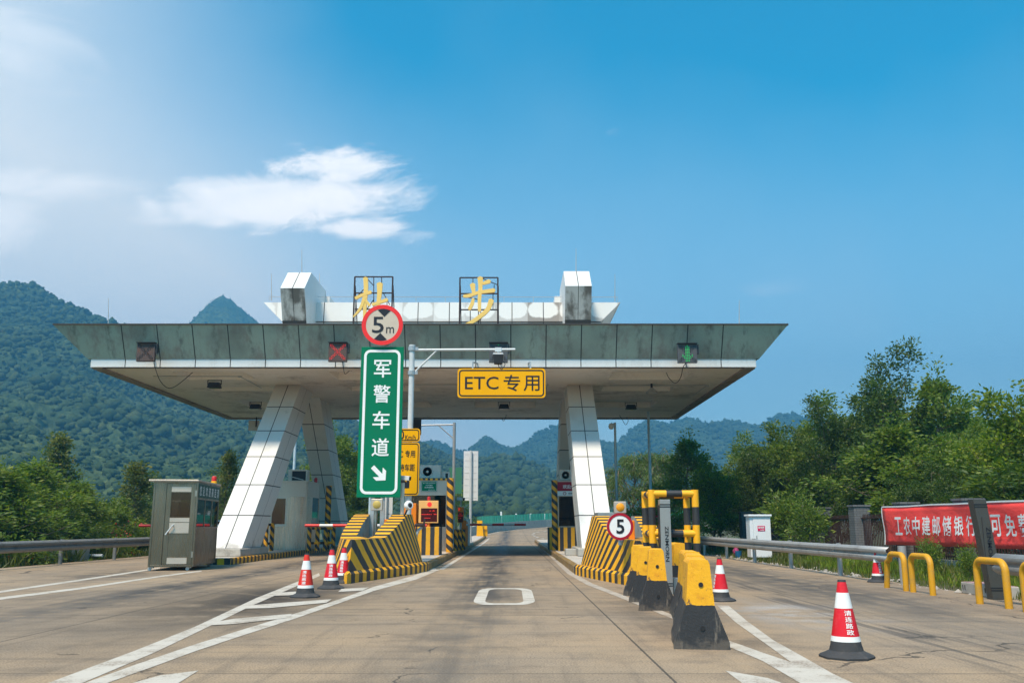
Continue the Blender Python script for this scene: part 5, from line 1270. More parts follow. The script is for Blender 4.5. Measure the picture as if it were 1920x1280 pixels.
# ------------------------------------------------------------------ toll booths
def booth(x0, x1, y0, y1, z0, z1, label, kind):
    t = thing('toll_booth', ((x0 + x1) / 2, (y0 + y1) / 2, z0), label, 'toll booth', 'stainless toll booths')
    h = z1 - z0; zh = z0 + h * .78; zs = z0 + h * .34; f = .06
    fr = MB()
    for x in (x0, x1 - f):
        for y in (y0, y1 - f): fr.box(x, x + f, y, y + f, z0, z1)
    fr.build('frame', M['inox'], t)
    up = MB(); lo = MB()
    def win(bx): g_ = MB(); g_.box(*bx); g_.build('window', M['glass'], t)
    up.box(x0 + f, x1 - f, y0 + .01, y0 + .05, zh, z1); up.box(x1 - .05, x1 - .01, y0 + f, y1 - f, zh, z1); up.box(x0 + .01, x0 + .05, y0 + f, y1 - f, zh, z1); up.box(x0 + f, x1 - f, y1 - .05, y1 - .01, zh, z1)
    up.box(x0 - .02, x1 + .02, y0 - .02, y1 + .02, z1 + .002, z1 + .05)
    up.build('header_panel', M['inox_p'], t)
    lo.box(x1 - .05, x1 - .01, y0 + f, y1 - f, z0, zs); lo.box(x0 + .01, x0 + .05, y0 + f, y1 - f, z0, zs); lo.box(x0 + f, x1 - f, y1 - .05, y1 - .01, z0, zs)
    if kind == 'solid':
        xm = x0 + (x1 - x0) * .48
        lo.box(xm, x1 - f, y0 + .01, y0 + .05, z0, zh - .003); lo.box(x0 + f, xm, y0 + .01, y0 + .05, z0, zs)
        win((x0 + f + .06, xm - .08, y0 + .02, y0 + .03, zs + .1, zh - .08))
        fr2 = MB()
        for (a, b, c, d) in ((x0 + f, x0 + f + .06, zs, zh), (xm - .08, xm, zs, zh), (x0 + f + .06, xm - .08, zs, zs + .1), (x0 + f + .06, xm - .08, zh - .08, zh)): fr2.box(a, b, y0 + .005, y0 + .055, c, d)
        fr2.build('door_frame', M['inox_p'], t)
    else:
        lo.box(x0 + f, x1 - f, y0 + .01, y0 + .05, z0, zs); win((x0 + f, x1 - f, y0 + .02, y0 + .03, zs, zh))
    lo.build('lower_panel', M['inox'], t)
    win((x1 - .035, x1 - .025, y0 + (y1 - y0) * .45, y1 - f, zs, zh)); win((x0 + .025, x0 + .035, y0 + f, y1 - f, zs, zh))
    li = MB(); li.box(x1 - .05, x1 - .01, y0 + f, y0 + (y1 - y0) * .45, zs, zh - .003); li.build('side_panel', M['inox'], t)
    it = MB(); it.box(x0 + .08, x1 - .08, y1 - .3, y1 - .22, z0 + .05, zh); it.box(x0 + .08, x1 - .08, y0 + .08, y1 - .3, zh, zh + .02); it.build('interior', M['dark'], t)
    return t
def ac(x, y, z, label, w=.85, h=.6, fan=True):
    t = thing('air_conditioner', (x, y, z), label, 'air conditioner', 'outdoor units on the booth roofs')
    mb = MB(); mb.box(x - w / 2, x + w / 2, y, y + .32, z + .03, z + h); mb.box(x - w / 2 + .05, x - w / 2 + .12, y, y + .32, z, z + .03); mb.box(x + w / 2 - .12, x + w / 2 - .05, y, y + .32, z, z + .03); mb.build('casing', M['acbody'], t, bevel=.015)
    r = h * .40; cx = x - w * .14
    mb = MB(); mb.lathe([(0, .008), (r, .008), (r, 0)], (cx, y - .002, z + h * .52), 28, 'y'); g = mb.build('fan_grille', M['dark'], t)
    mb = MB()
    for q in (.45, .62, .8, .97): mb.lathe([(r * q - .006, .012), (r * q + .006, .012), (r * q + .006, .018), (r * q - .006, .018)], (cx, y - .002, z + h * .52), 28, 'y')
    mb.build('grille_rings', M['acbody'], g)
    mb = MB(); mb.lathe([(0, .02), (r * .22, .02), (r * .22, .008)], (cx, y - .002, z + h * .52), 20, 'y'); mb.build('fan_hub', M['acbody'], g)
    return t
def darkbox(x0, x1, y, z0, z1, label):
    t = thing('air_conditioner', ((x0 + x1) / 2, y, z0), label, 'air conditioner', 'outdoor units on the booth roofs')
    mb = MB(); f = .06
    mb.box(x0, x0 + f * 2.6, y, y + .5, z0, z1); mb.box(x1 - f, x1, y, y + .5, z0, z1); mb.box(x0 + f * 2.6, x1 - f, y, y + .5, z1 - f, z1); mb.box(x0 + f * 2.6, x1 - f, y, y + .5, z0, z0 + .03); mb.build('casing', M['acbody'], t)
    mb = MB(); mb.box(x0 + f * 2.6, x1 - f, y + .06, y + .45, z0 + .03, z1 - f); mb.build('grille', M['black'], t)
    mb = MB(); mb.bar((x0 - .05, y - .03, z0 + (z1 - z0) * .48), (x1 - .15, y - .03, z0 + .05), .035); mb.build('brace', M['galv'], t)
# left booth
Yb = 39.5; a = D(512, 1026, Yb); b = D(577, 903, Yb)
booth(a.x - .25, b.x, Yb, Yb + 2.6, .2, b.z, 'stainless toll booth behind the left front canopy leg', 'solid')
darkbox(D(540, 902, Yb + .4).x, D(575.5, 902, Yb + .4).x, Yb + .4, b.z + .052, D(540, 880, Yb + .4).z, 'boxed dark air conditioner on the left toll booth roof')
q = D(594, 905, Yb + 1.6); mb = MB(); mb.lathe([(.08, b.z + .05), (.08, b.z + .2), (.05, b.z + .26), (0, b.z + .27)], (q.x - .05, Yb + 1.6, 0), 14); tag(mb.build('beacon', M['redplastic'], smooth=True, origin=(q.x, Yb + 1.6, b.z + .05)), 'small red beacon on the left toll booth roof', 'beacon')
# middle booth
Ym = 37.0; x1m = D(838.5, 960, Ym).x; zt = D(800, 899, Ym).z
booth(-4.30, x1m, Ym, Ym + 3.2, .2, zt, 'toll booth with small green plate behind the red LED display', 'open')
a = D(789.5, 921, Ym - .02); b = D(819.5, 901.5, Ym - .02); t = thing('approval_plate', (a.x, Ym - .02, a.z), 'small dark green plate with white text on the middle booth header', 'plate')
mb = MB(); mb.box(a.x, b.x, Ym - .02, Ym - .002, a.z, b.z); mb.build('plate', M['greens'], t)
tx = MB(); cx = (a.x + b.x) / 2; H_ = b.z - a.z
for s_, f_, w_, h_ in (('经广东省人民政府批准', .80, .78, .10), ('设立收费站', .60, .45, .10), ('杜步收费站', .40, .56, .15), ('监督电话12345', .16, .4, .07)): text(tx, s_, (cx + (.1 if f_ < .2 else 0), Ym - .025, a.z + H_ * f_), X_, Z_, (b.x - a.x) * w_, H_ * h_, .01)
ring(tx, [(a.x + .015, a.z + .015), (b.x - .015, a.z + .015), (b.x - .015, b.z - .015), (a.x + .015, b.z - .015)], [(a.x + .025, a.z + .025), (b.x - .025, a.z + .025), (b.x - .025, b.z - .025), (a.x + .025, b.z - .025)], (0, Ym - .021, 0), X_, Z_, .003)
tx.build('lettering', M['text'], t)
zz = zt + .052
ac(D(807, 880, Ym + .3).x, Ym + .3, zz, 'beige air conditioner with round fan on the middle booth roof', .84, .56)
darkbox(D(828, 880, Ym + .5).x, D(843, 880, Ym + .5).x, Ym + .5, zz, D(830, 884, Ym + .5).z, 'dark open metal box beside the fan unit on the middle booth')
mb = MB(); mb.bar((-4.3, Ym - .03, zt + .02), (x1m, Ym - .03, zt + .02), .07); tag(mb.build('edge_strip', stripes('edge_hazard', .2, 'x', coord='Object', dirt=.2), origin=(-4.3, Ym, zt)), 'thin yellow and black hazard strip along the middle booth roof edge', 'hazard strip')
# right booth
Yq = 40.5; a = D(1046, 1030, Yq); zt = D(1050, 903, Yq).z
booth(a.x, 3.75, Yq, Yq + 3.0, .2, zt, 'toll booth with crimson welcome board behind the right canopy leg', 'open')
zb = D(1050, 929, Yq - .05).z; zc = D(1050, 920, Yq - .05).z; t = thing('welcome_board', (a.x, Yq - .05, zb), 'crimson welcome board with white lower strip on the right booth', 'sign board')
mb = MB(); mb.box(a.x, 3.7, Yq - .05, Yq - .01, zc, zt); mb.build('red_panel', M['crimson'], t)
mb = MB(); mb.box(a.x, 3.7, Yq - .05, Yq - .01, zb, zc - .002); mb.build('white_panel', M['whites'], t)
tx = MB(); text(tx, '欢迎使用', (a.x + .60, Yq - .055, (zc + zt) / 2 - .01), X_, Z_, .72, .17, .014); tx.build('lettering', M['text'], t)
tx = MB(); text(tx, '招商银行', (a.x + .66, Yq - .055, (zb + zc) / 2), X_, Z_, .36, .075, .014); tx.build('small_lettering', M['textblk'], t)
mb = MB(); cc = Vector((a.x + .32, Yq - .052, (zb + zc) / 2)); o = [(.075 * math.cos(2 * math.pi * k / 20), .075 * math.sin(2 * math.pi * k / 20)) for k in range(20)]; ring(mb, o, [(x * .7, y * .7) for x, y in o], cc, X_, Z_, .005); mb.bar(cc + Vector((-.04, -.004, 0)), cc + Vector((.05, -.004, 0)), .02, .004); mb.build('emblem', M['crimson'], t)
ac(D(1060, 893, Yq + .3).x + .12, Yq + .3, zt + .052, 'air conditioner above the crimson welcome board of the right booth', .80, .50)
a2 = D(1051, 985, Yq + .5); mb = MB(); mb.box(a2.x, a2.x + .42, Yq + .25, Yq + .5, a2.z - .08, a2.z + .22); mb.box(a2.x - .2, 3.6, Yq + .06, Yq + .5, a2.z - .15, a2.z - .085); tag(mb.build('card_printer', M['cabwhite'], bevel=.02, origin=(a2.x, Yq + .3, a2.z)), 'pale card printer on the counter of the right booth', 'printer')

# ------------------------------------------------------------------ striped guard poles, boxes
def gpole(px, pyt, Y, zb, r, label):
    q = D(px, pyt, Y); mb = MB(); mb.tube([(q.x, Y, zb), (q.x, Y, q.z)], r, 20)
    tag(mb.build('guard_pole', M['helix'], smooth=True, origin=(q.x, Y, zb)), label, 'guard pole', 'spiral striped guard poles')
gpole(844.5, 896, 35.8, .2, .135, 'spiral yellow and black pole at the right corner of the middle booth')
gpole(1039.5, 900, 38.5, .2, .125, 'spiral yellow and black pole at the left corner of the right booth')
gpole(617, 910, 40.5, .2, .125, 'spiral yellow and black pole right of the left booth')
def sbox(x0, x1, y0, Y, dep, label, zb=.2, shift=0):
    a = D(x0, y0, Y); b = D(x1, y0, Y); mb = MB(); mb.box(a.x, b.x, Y, Y + dep, zb, a.z)
    tag(mb.build('striped_box', M['boxstripe'], bevel=.012, origin=(a.x + .05 + shift, Y, zb)), label, 'guard block', 'striped guard blocks')
sbox(780, 826, 987, 32.2, .8, 'vertical striped block under the red LED display')
sbox(1047, 1086, 988, 37.6, .6, 'vertical striped block in front of the right booth', shift=.16)
sbox(1028, 1036, 988, 39.6, .9, 'narrow striped block left of the right booth pole')
# low striped rail next to booths
def hrail(px0, px1, Y, label, n=4, ht=.8, zb=.2):
    a = D(px0, 1000, Y).x; b = D(px1, 1000, Y).x; t = thing('guard_rail_frame', ((a + b) / 2, Y, zb), label, 'guard rails', 'low striped guard frames')
    for k in range(n):
        x = a + (b - a) * k / (n - 1); mb = MB(); mb.tube([(x, Y + .35 * k, zb), (x, Y + .35 * k, zb + ht)], .09, 12); mb.build('post', M['helix'], t, smooth=True)
    for z in (.3, ht - .06):
        mb = MB(); mb.tube([(a, Y, zb + z), (b, Y + .35 * (n - 1), zb + z)], .05, 10); mb.build('rail', M['pipe'], t, smooth=True)
hrail(580, 616, 38.0, 'low striped guard frame beside the left booth', 4, .95)
hrail(855, 867, 38.5, 'low striped guard frame right of the middle booth pole', 3, .85)
hrail(499, 506, 37, 'short striped guard frame between the left leg and booth', 2, 1.1)

# ------------------------------------------------------------------ LED fee display, cabinets
Yl = 32.45; a = D(784.5, 980, Yl); b = D(822, 938, Yl); t = thing('fee_display', ((a.x + b.x) / 2, Yl, 1.0), 'orange fee display with red LED rows before the middle booth', 'fee display')
mb = MB(); mb.box(a.x, b.x, Yl, Yl + .22, a.z, b.z); mb.build('housing', M['peach'], t, bevel=.012)
W_ = b.x - a.x; H_ = b.z - a.z
mb = MB(); mb.box(a.x + W_ * .12, b.x - W_ * .05, Yl - .004, Yl + .01, a.z + H_ * .05, a.z + H_ * .66); pn = mb.build('screen', M['ledpanel'], t)
mb = MB(); rn = random.Random(4)
for fz_, xs_ in ((.54, (.55, .60, .70, .74, .78)), (.38, (.14, .18, .23, .28, .33, .38, .44, .5, .55, .62, .78, .84, .9)), (.22, (.28, .33, .38, .44, .5, .56))):
    for f in xs_: mb.box(a.x + W_ * f, a.x + W_ * (f + .042), Yl - .008, Yl - .005, a.z + H_ * fz_ - .008, a.z + H_ * fz_ + .012 * rn.choice((1, 1, 2)))
mb.build('red_leds', M['led_red'], pn)
mb = MB(); mb.lathe([(0, .02), (.07, .015), (.082, 0)][::-1], (a.x + W_ * .55, Yl - .001, a.z + H_ * .83), 20, 'y'); mb.build('red_lamp', M['lamp_red'], t)
mb = MB(); mb.lathe([(.06, b.z), (.06, b.z + .10), (.04, b.z + .14), (0, b.z + .15)], (a.x + W_ * .5, Yl + .1, 0), 14); mb.build('beacon', M['redplastic'], t, smooth=True)
mb = MB(); mb.tube([((a.x + b.x) / 2, Yl + .1, 1.1), ((a.x + b.x) / 2, Yl + .1, a.z)], .06, 10); mb.build('post', M['orange'], t)
def cab(px0, px1, pt, Y, dep, m, label, name='cabinet', cat='cabinet', zb=None, handle=True):
    a = D(px0, pt, Y); b = D(px1, pt, Y); zb = gz(Y) + .2 if zb is None else zb
    t = thing(name, ((a.x + b.x) / 2, Y, zb), label, cat); mb = MB(); mb.box(a.x, b.x, Y, Y + dep, zb, a.z); mb.build('body', m, t, bevel=.015)
    if handle: mb = MB(); mb.box(b.x - .09, b.x - .06, Y - .02, Y, zb + (a.z - zb) * .5, zb + (a.z - zb) * .5 + .1); mb.build('handle', M['galv'], t)
    return t
cab(757, 780.5, 943, 34.6, .6, M['orange'], 'tall orange machine cabinet behind the left nose')
cab(717, 745, 973, 30.5, .5, M['orange'], 'low orange cabinet between the arms of the left nose', handle=False)
cab(865, 874, 975, 44.0, .4, M['orange'], 'slim orange cabinet right of the middle booth rails')
cab(874, 881, 972, 47.5, .5, M['cabwhite'], 'pale grey cabinet behind the slim orange one', handle=False)
a = D(858, 979, 42.5); b = D(869.5, 950, 42.5); t = thing('fee_display', ((a.x + b.x) / 2, 42.5, a.z), 'narrow dark LED display on a post right of the striped pole', 'fee display')
mb = MB(); mb.box(a.x, b.x, 42.5, 42.7, a.z, b.z); mb.build('housing', M['orange'], t, bevel=.01); W_ = b.x - a.x; H_ = b.z - a.z
mb = MB(); mb.box(a.x + .02, b.x - .02, 42.494, 42.5, a.z + .02, a.z + H_ * .66); pn = mb.build('screen', M['ledpanel'], t)
mb = MB()
for f, g in ((.3, .55), (.5, .55), (.15, .42), (.35, .42), (.55, .42), (.72, .42), (.12, .26), (.42, .26)): mb.box(a.x + W_ * f, a.x + W_ * (f + .12), 42.486, 42.492, a.z + H_ * g, a.z + H_ * g + .02)
mb.box(a.x + W_ * .15, a.x + W_ * .3, 42.486, 42.499, a.z + H_ * .76, a.z + H_ * .94); mb.build('red_leds', M['led_red'], pn)
mb = MB(); mb.tube([((a.x + b.x) / 2, 42.6, .2), ((a.x + b.x) / 2, 42.6, a.z)], .05, 8); mb.build('post', M['galv'], t)
q = D(864, 935, 42.0); t = thing('lane_camera', (q.x, 42, b.z), 'white box camera above the narrow LED display', 'camera')
mb = MB(); mb.obox(q, (.8, -.6, -.1), (.6, .8, 0), (0.1, 0, 1), .36, .16, .15); mb.build('camera_body', M['polew'], t, bevel=.012)
mb = MB(); mb.obox(q + Vector((.8, -.6, -.1)).normalized() * .186, (.8, -.6, -.1), (.6, .8, 0), (.1, 0, 1), .01, .13, .12); mb.build('lens', M['lens'], t)
mb = MB(); mb.tube([(q.x, 42.05, b.z), (q.x, 42.05, q.z - .05)], .03, 8); mb.build('stand', M['galv'], t)
q = D(793, 984, 30.5); t = thing('lever_mechanism', (q.x, 30.5, .9), 'rusty lever on a curved pipe at the right arm of the left nose', 'lever')
mb = MB(); mb.tube([D(778, 984, 30.5), D(797, 984, 30.5)], .05, 10); mb.obox(D(794.5, 984, 30.4), (.12, 0, 1), (1, 0, -.12), (0, 1, 0), .46, .06, .05); mb.build('lever', M['frame'], t)
mb = MB(); mb.tube([D(791, 988, 30.6), D(785, 993, 30.6), D(781, 1002, 30.6), D(780, 1012, 30.6)], .045, 10); mb.build('pipe', M['galv'], t, smooth=True)

# sign backs and gantry pole beyond the booths
Ys = 58; a = D(868.5, 938, Ys); b = D(896.5, 845, Ys); t = thing('sign_back', ((a.x + b.x) / 2, Ys + .1, gz(Ys)), 'tall white sign seen from behind on a pale post beyond the middle booth', 'sign')
mb = MB(); mb.box(a.x, b.x, Ys + .1, Ys + .13, a.z, b.z); mb.build('panel', M['cabwhite'], t)
mb = MB()
for k in range(8): z = a.z + (b.z - a.z) * (k + .5) / 8; mb.box(a.x + .08, b.x - .08, Ys + .085, Ys + .098, z - .012, z + .012)
mb.build('stiffeners', M['cabwhite'], t)
xp_ = D(882.5, 930, Ys).x; mb = MB(); mb.tube([(xp_, Ys - .02, .2), (xp_, Ys - .02, b.z + .02)], .085, 14); mb.build('post', M['polew'], t, smooth=True)
Ys2 = 56; a = D(717, 964, Ys2); b = D(736, 930, Ys2); t = thing('sign_back', ((a.x + b.x) / 2, Ys2, .2), 'pale sign backs on a thin post seen under the green sign', 'sign')
mb = MB(); mb.box(a.x, b.x, Ys2 + .1, Ys2 + .13, a.z, b.z + 1.0); mb.build('panel', M['cabwhite'], t)
q = D(726.5, 971, Ys2); mb = MB(); mb.lathe([(0, 0), (.28, 0), (.28, .02), (0, .02)], (q.x, Ys2 + .12, q.z), 24, 'y'); mb.build('disc', M['cabwhite'], t)
mb = MB(); mb.tube([(q.x - .05, Ys2, .2), (q.x - .05, Ys2, b.z + .5)], .05, 10); mb.build('post', M['galv'], t)
Yg2 = 55; xg = D(851, 880, Yg2).x; zt = D(851, 792, Yg2).z; t = thing('gantry_pole', (xg, Yg2, .2), 'grey pole with a left-pointing arm and brace beyond the middle booth', 'pole')
mb = MB(); mb.tube([(xg, Yg2, .2), (xg, Yg2, zt)], .095, 14); mb.build('pole', M['galv'], t, smooth=True)
mb = MB(); mb.tube([(xg, Yg2, D(851, 796, Yg2).z), (D(790, 796, Yg2).x, Yg2, D(790, 797, Yg2).z)], .05, 10); mb.build('arm', M['galv'], t)
mb = MB(); mb.tube([(xg, Yg2, D(851, 823, Yg2).z), (D(822, 797, Yg2).x, Yg2, D(822, 797, Yg2).z)], .035, 8); mb.build('brace', M['galv'], t)
a = D(842, 925, 58); b = D(866, 876, 58); mb = MB(); mb.box(a.x, b.x, 58, 58.06, a.z, b.z); tag(mb.build('sign_back', plain('sign_back_green', (.05, .20, .12), .5), origin=(a.x, 58, a.z)), 'dull green sign panel behind the grey gantry pole', 'sign')
a = D(768, 815, 51.4); b = D(790, 786, 51.4); mb = MB(); mb.box(a.x, b.x, 51.3, 51.5, a.z, b.z); tag(mb.build('rear_signal', M['sigface'], origin=(a.x, 51.4, b.z)), 'back of a lane signal hanging under the rear canopy edge', 'lane signal')

# lamp poles
def lamp_pole(px, pyt, pyb, Y, m, r, label, lamp=False):
    q = D(px, pyt, Y); t = thing('lamp_pole', (q.x, Y, gz(Y)), label, 'lamp pole'); mb = MB(); mb.tube([(q.x, Y, gz(Y) - .1), (q.x, Y, q.z)], [r, r * .8], 12); mb.build('pole', m, t, smooth=True)
    if lamp:
        c = D(px - 7, pyt + 7, Y); mb = MB(); mb.tube([(q.x, Y, q.z - .1), (c.x, Y, c.z + .15)], .03, 8); mb.build('arm', m, t)
        mb = MB(); mb.lathe([(.0, -.16), (.1, -.12), (.14, 0), (.1, .12), (0, .16)], c, 14); mb.build('dome', M['whites'], t, smooth=True)
M['bluepole'] = plain('pale_blue_pole', (.50, .62, .68), .4, .1, dirt=.2, bmp=0)
lamp_pole(1153, 792, 920, 44, M['galv'], .07, 'grey camera mast with small white dome right of the right leg', True)
lamp_pole(1214.5, 740, 920, 48, M['bluepole'], .085, 'tall pale blue lamp mast in front of the drooping bamboo tree')
lamp_pole(556.5, 770, 900, 58, M['bluepole'], .10, 'tall pale blue mast seen between the two left canopy legs')
lamp_pole(695.5, 900, 1000, 60, M['bluepole'], .12, 'pale blue post below the left edge of the green sign')

# ------------------------------------------------------------------ water jug, bench, debris
q = P(548, 1027.5, .2); t = thing('water_jug', (q.x, q.y, .2), 'large blue water jug standing beside the left toll booth', 'water jug')
mb = MB(); mb.lathe([(.13, .2), (.14, .22), (.14, .33), (.132, .35), (.14, .37), (.14, .48), (.12, .54), (.05, .58), (.045, .64), (0, .645)], (q.x, q.y, 0), 20); mb.build('bottle', M['jug'], t, smooth=True)
mb = MB(); mb.lathe([(.047, .60), (.047, .66), (0, .665)], (q.x, q.y, 0), 14); mb.build('cap', plain('jug_cap', (.01, .07, .25), .4, bmp=0), t)
q = P(568, 1029, .2); t = thing('bench', (q.x, q.y, .2), 'low brown bench beside the blue water jug', 'bench')
mb = MB(); mb.box(q.x - .22, q.x + .20, q.y, q.y + .25, .44, .48); mb.build('seat', M['terracotta'], t)
for x in (-.19, .17):
    mb = MB(); mb.box(q.x + x - .02, q.x + x + .02, q.y + .02, q.y + .22, .2, .44); mb.build('leg', M['frame'], t)

# ------------------------------------------------------------------ traffic cones
def cone(loc, h, label, red, rot, writing, tilt=0):
    s = h / .72; t = thing('traffic_cone', (0, 0, 0), label, 'traffic cone', 'red and white traffic cones')
    r0, r1 = .145 * s, .035 * s; zb0, zt0 = .085 * s, .70 * s
    rad = lambda z: r0 + (r1 - r0) * (z - zb0) / (zt0 - zb0)
    base = MB(); N = 8; o = []
    prof = [(.235, 0), (.238, .018), (.222, .034), (.165, .060), (.152, .068), (.1455, .10)]
    rows = []
    for r_, z in prof:
        row = []
        for k in range(32):
            a = 2 * math.pi * k / 32; oct_ = 1.0
            if r_ > .2: d = (a + math.pi / 8) % (math.pi / 4) - math.pi / 8; oct_ = math.cos(math.pi / 8) / math.cos(d) * 1.05
            row.append((r_ * s * oct_ * math.cos(a), r_ * s * oct_ * math.sin(a), z * s))
        rows.append(row)
    base.grid(rows, None, True); base.face(rows[0][::-1]); base.build('base', M['rubber'], t, smooth=True)
    bands = [('rubber', .085, .150), ('conewhite', .150, .196), (red, .196, .445), ('conewhite', .445, .585), (red, .585, .682), ('rubber', .682, .70)]
    for i, (m, za, zb) in enumerate(bands):
        mb = MB(); q = [za * s, zb * s]; e_ = .001 if i % 2 else 0
        prof = [(rad(q[0]) + e_, q[0]), (rad(q[1]) + e_, q[1])]
        if i == len(bands) - 1: prof.append((0.0, q[1]))
        mb.lathe(prof, (0, 0, 0), 36); mb.f = [f for f in mb.f if len(f) == 4]; mb.uv = mb.uv[:len(mb.f)]; mb.mi = mb.mi[:len(mb.f)]
        mb.build('collar' if m == 'rubber' else ('white_band' if m == 'conewhite' else 'red_band'), M[m], t, smooth=True)
    if writing:
        tx = MB(); n_ = len(writing); hh_ = .225 / n_
        for k, ch in enumerate(writing):
            zc_ = (.433 - hh_ * (k + .5)) * s
            vs, fs = glyphs(ch, .012); bm = bmesh.new()
            xs_ = [p.x for p in vs]; ys_ = [p.y for p in vs]; cx_, cy_ = (min(xs_) + max(xs_)) / 2, (min(ys_) + max(ys_)) / 2; sw = .070 * s / (max(xs_) - min(xs_)); sh = hh_ * .84 * s / (max(ys_) - min(ys_))
            bv = [bm.verts.new(((p.x - cx_) * sw, (p.y - cy_) * sh, 0)) for p in vs]
            for f in fs:
                try: bm.faces.new([bv[j] for j in f])
                except ValueError: pass
            for _ in range(2):
                lg = [e_ for e_ in bm.edges if e_.calc_length() > .018 * s]
                if lg: bmesh.ops.subdivide_edges(bm, edges=lg, cuts=1, use_grid_fill=False)
            bmesh.ops.triangulate(bm, faces=bm.faces[:]); i0_ = len(tx.v)
            bm.verts.index_update()
            for v in bm.verts:
                z = zc_ + v.co.y; r_ = rad(z) + .0035; a = v.co.x / r_ - math.pi / 2; tx.v.append(Vector((r_ * math.cos(a), r_ * math.sin(a), z)))
            for f in bm.faces: tx.f.append([i0_ + v.index for v in f.verts]); tx.uv.append([(0, 0)] * 3); tx.mi.append(0)
            bm.free()
        tx.build('lettering', M['text'], t)
    t.location = loc; t.rotation_euler = (tilt, 0, rot); return t
cone(P(1588, 1232), .72, 'large red cone standing alone on the concrete in the right foreground', 'conered', R(4), '清连路政')
cone(P(1352, 1126), .70, 'scuffed red cone with torn base behind the nearest concrete barriers', 'conered', R(-78), '清连路政')
cone(P(1647, 1091), .68, 'red cone beside the leaning yellow hoop at the right guardrail', 'conered', R(12), '清连路政')
cone(P(572, 1119), .75, 'orange-red cone nearest to the camera in front of the left nose', 'coneorange', R(-4), '清连高速')
cone(P(620, 1103), .78, 'red cone in the middle of the three before the left nose', 'conered', R(6), '清连路政')
cone(P(643, 1092), .77, 'red cone closest to the left striped nose, rearmost of three', 'conered', R(-10), '清连路政')

# ------------------------------------------------------------------ concrete barriers (jersey profile, end-on)
def barrier(x, y, L, label, rot=0.0, sc=1.0):
    prof = [(-.275, 0), (-.268, .07), (-.14, .42), (-.110, .82), (-.09, .86), (.09, .86), (.110, .82), (.14, .42), (.268, .07), (.275, 0)]
    rn = random.Random(hash(label) % 1000 + 5); n_ = 7; rows = []
    for k in range(n_ + 1):
        yy = L * k / n_; rows.append([(px * sc + rn.uniform(-.006, .006), yy + (rn.uniform(-.006, .006) if 0 < k < n_ else rn.uniform(-.004, .004)) + (.02 if k == 0 else -.02 if k == n_ else 0) * pz, pz * sc + rn.uniform(-.004, .004) * (pz > .1)) for px, pz in prof])
    t = thing('concrete_barrier', (x, y, 0), label, 'concrete barrier', 'yellow over black concrete barriers')
    mb = MB(); mb.v = []; mb.grid(rows); mb.face(rows[0]); mb.face(rows[-1][::-1])
    me = mb
    o = me.build('concrete_body', M['jersey'], None, bevel=.02); o.parent = t
    h = MB()
    for z in (.62 * sc, .20 * sc): h.lathe([(0, .004), (.024, .004), (.024, 0)], (0.01, .013 * 1 - .012 + .02 * z - .006, z), 14, 'y')
    ho = h.build('bolt_holes', M['black'], None); ho.parent = t
    t.rotation_euler = (0, 0, rot); return t
barrier(1.885, 9.40, 1.05, 'nearest yellow and black concrete barrier, in the right foreground', R(-8))
barrier(2.14, 10.85, 1.05, 'second barrier, tucked right behind the nearest concrete barrier', R(-9))
barrier(2.38, 12.3, 1.05, 'third barrier in the row behind the nearest concrete barrier', R(-7))
barrier(2.10, 13.55, .9, 'front barrier of the left cluster below the number 5 sign', R(-8))
barrier(2.14, 15.0, .8, 'middle barrier of the left cluster with broken lower corner', R(-9))
barrier(2.22, 16.4, .8, 'rear barrier of the left cluster against the right crash nose', R(-8))
barrier(3.36, 18.6, 1.0, 'barrier standing behind the metal sensor post and guard frame', R(0))

# ------------------------------------------------------------------ pipe guard frame and sensor posts
t = thing('pipe_guard', (2.98, 17.4, 0), 'yellow and black tubular guard frame around the grey sensor post', 'guard frame')
fx0, fx1, fy0, fy1, fh = 2.58, 3.385, 17.0, 17.85, 1.78
for x, y in ((fx0, fy0), (fx1, fy0), (fx0, fy1), (fx1, fy1)):
    mb = MB(); mb.tube([(x, y, 0), (x, y, fh + .07)], .066, 16); mb.build('post', M['pipe'], t, smooth=True)
for z in (fh, 1.06):
    for p_, q_ in (((fx0, fy0), (fx1, fy0)), ((fx0, fy1), (fx1, fy1)), ((fx0, fy0), (fx0, fy1)), ((fx1, fy0), (fx1, fy1))):
        mb = MB(); mb.tube([(*p_, z), (*q_, z)], .062, 14, cap=False); mb.build('rail', M['railband'] if 'railband' in M else M.setdefault('railband', stripes('rail_bands', .58, 'u', duty=.5, phase=.02, dirt=.1, chip=.8, wob=.003)), t, smooth=True)
def sensor(loc, h, label, w, dep, lean, m):
    t = thing('sensor_post', loc, label, 'sensor post', 'metal sensor posts'); x, y = loc[0], loc[1]
    mb = MB(); mb.hexa([(x - w / 2, y, 0), (x + w / 2, y, 0), (x + w / 2, y + dep, 0), (x - w / 2, y + dep, 0)], [(x - w / 2 + lean, y, h), (x + w / 2 + lean, y, h), (x + w / 2 + lean, y + dep, h), (x - w / 2 + lean, y + dep, h)]); mb.build('post', m, t, bevel=.006)
    for z in (h - .10, h - .14, .18, .14): mb = MB(); l_ = lean * z / h; mb.box(x - w / 2 - .002 + l_, x + w / 2 + .002 + l_, y - .004, y + .02, z, z + .02); mb.build('band', M['black'], t)
    l_ = lean * .5; mb = MB(); text(mb, 'ZENMORN', (x + w * .08 + lean * .55, y - .006, h * .53), (lean / h * .0, 0, -1), (1, 0, 0), .62, w * .34, .012); mb.build('lettering', M['textblk'], t)
    mb = MB(); mb.box(x - w / 2 - .015, x - w / 2 - .002, y + .02, y + dep, 0.1, h - .1) if not lean else mb.box(x - w / 2 + lean * .5 + .02, x - w / 2 + lean * .5 + .03, y - .006, y - .003, .3, h - .3); mb.build('side_strip', M['dark'], t); return t
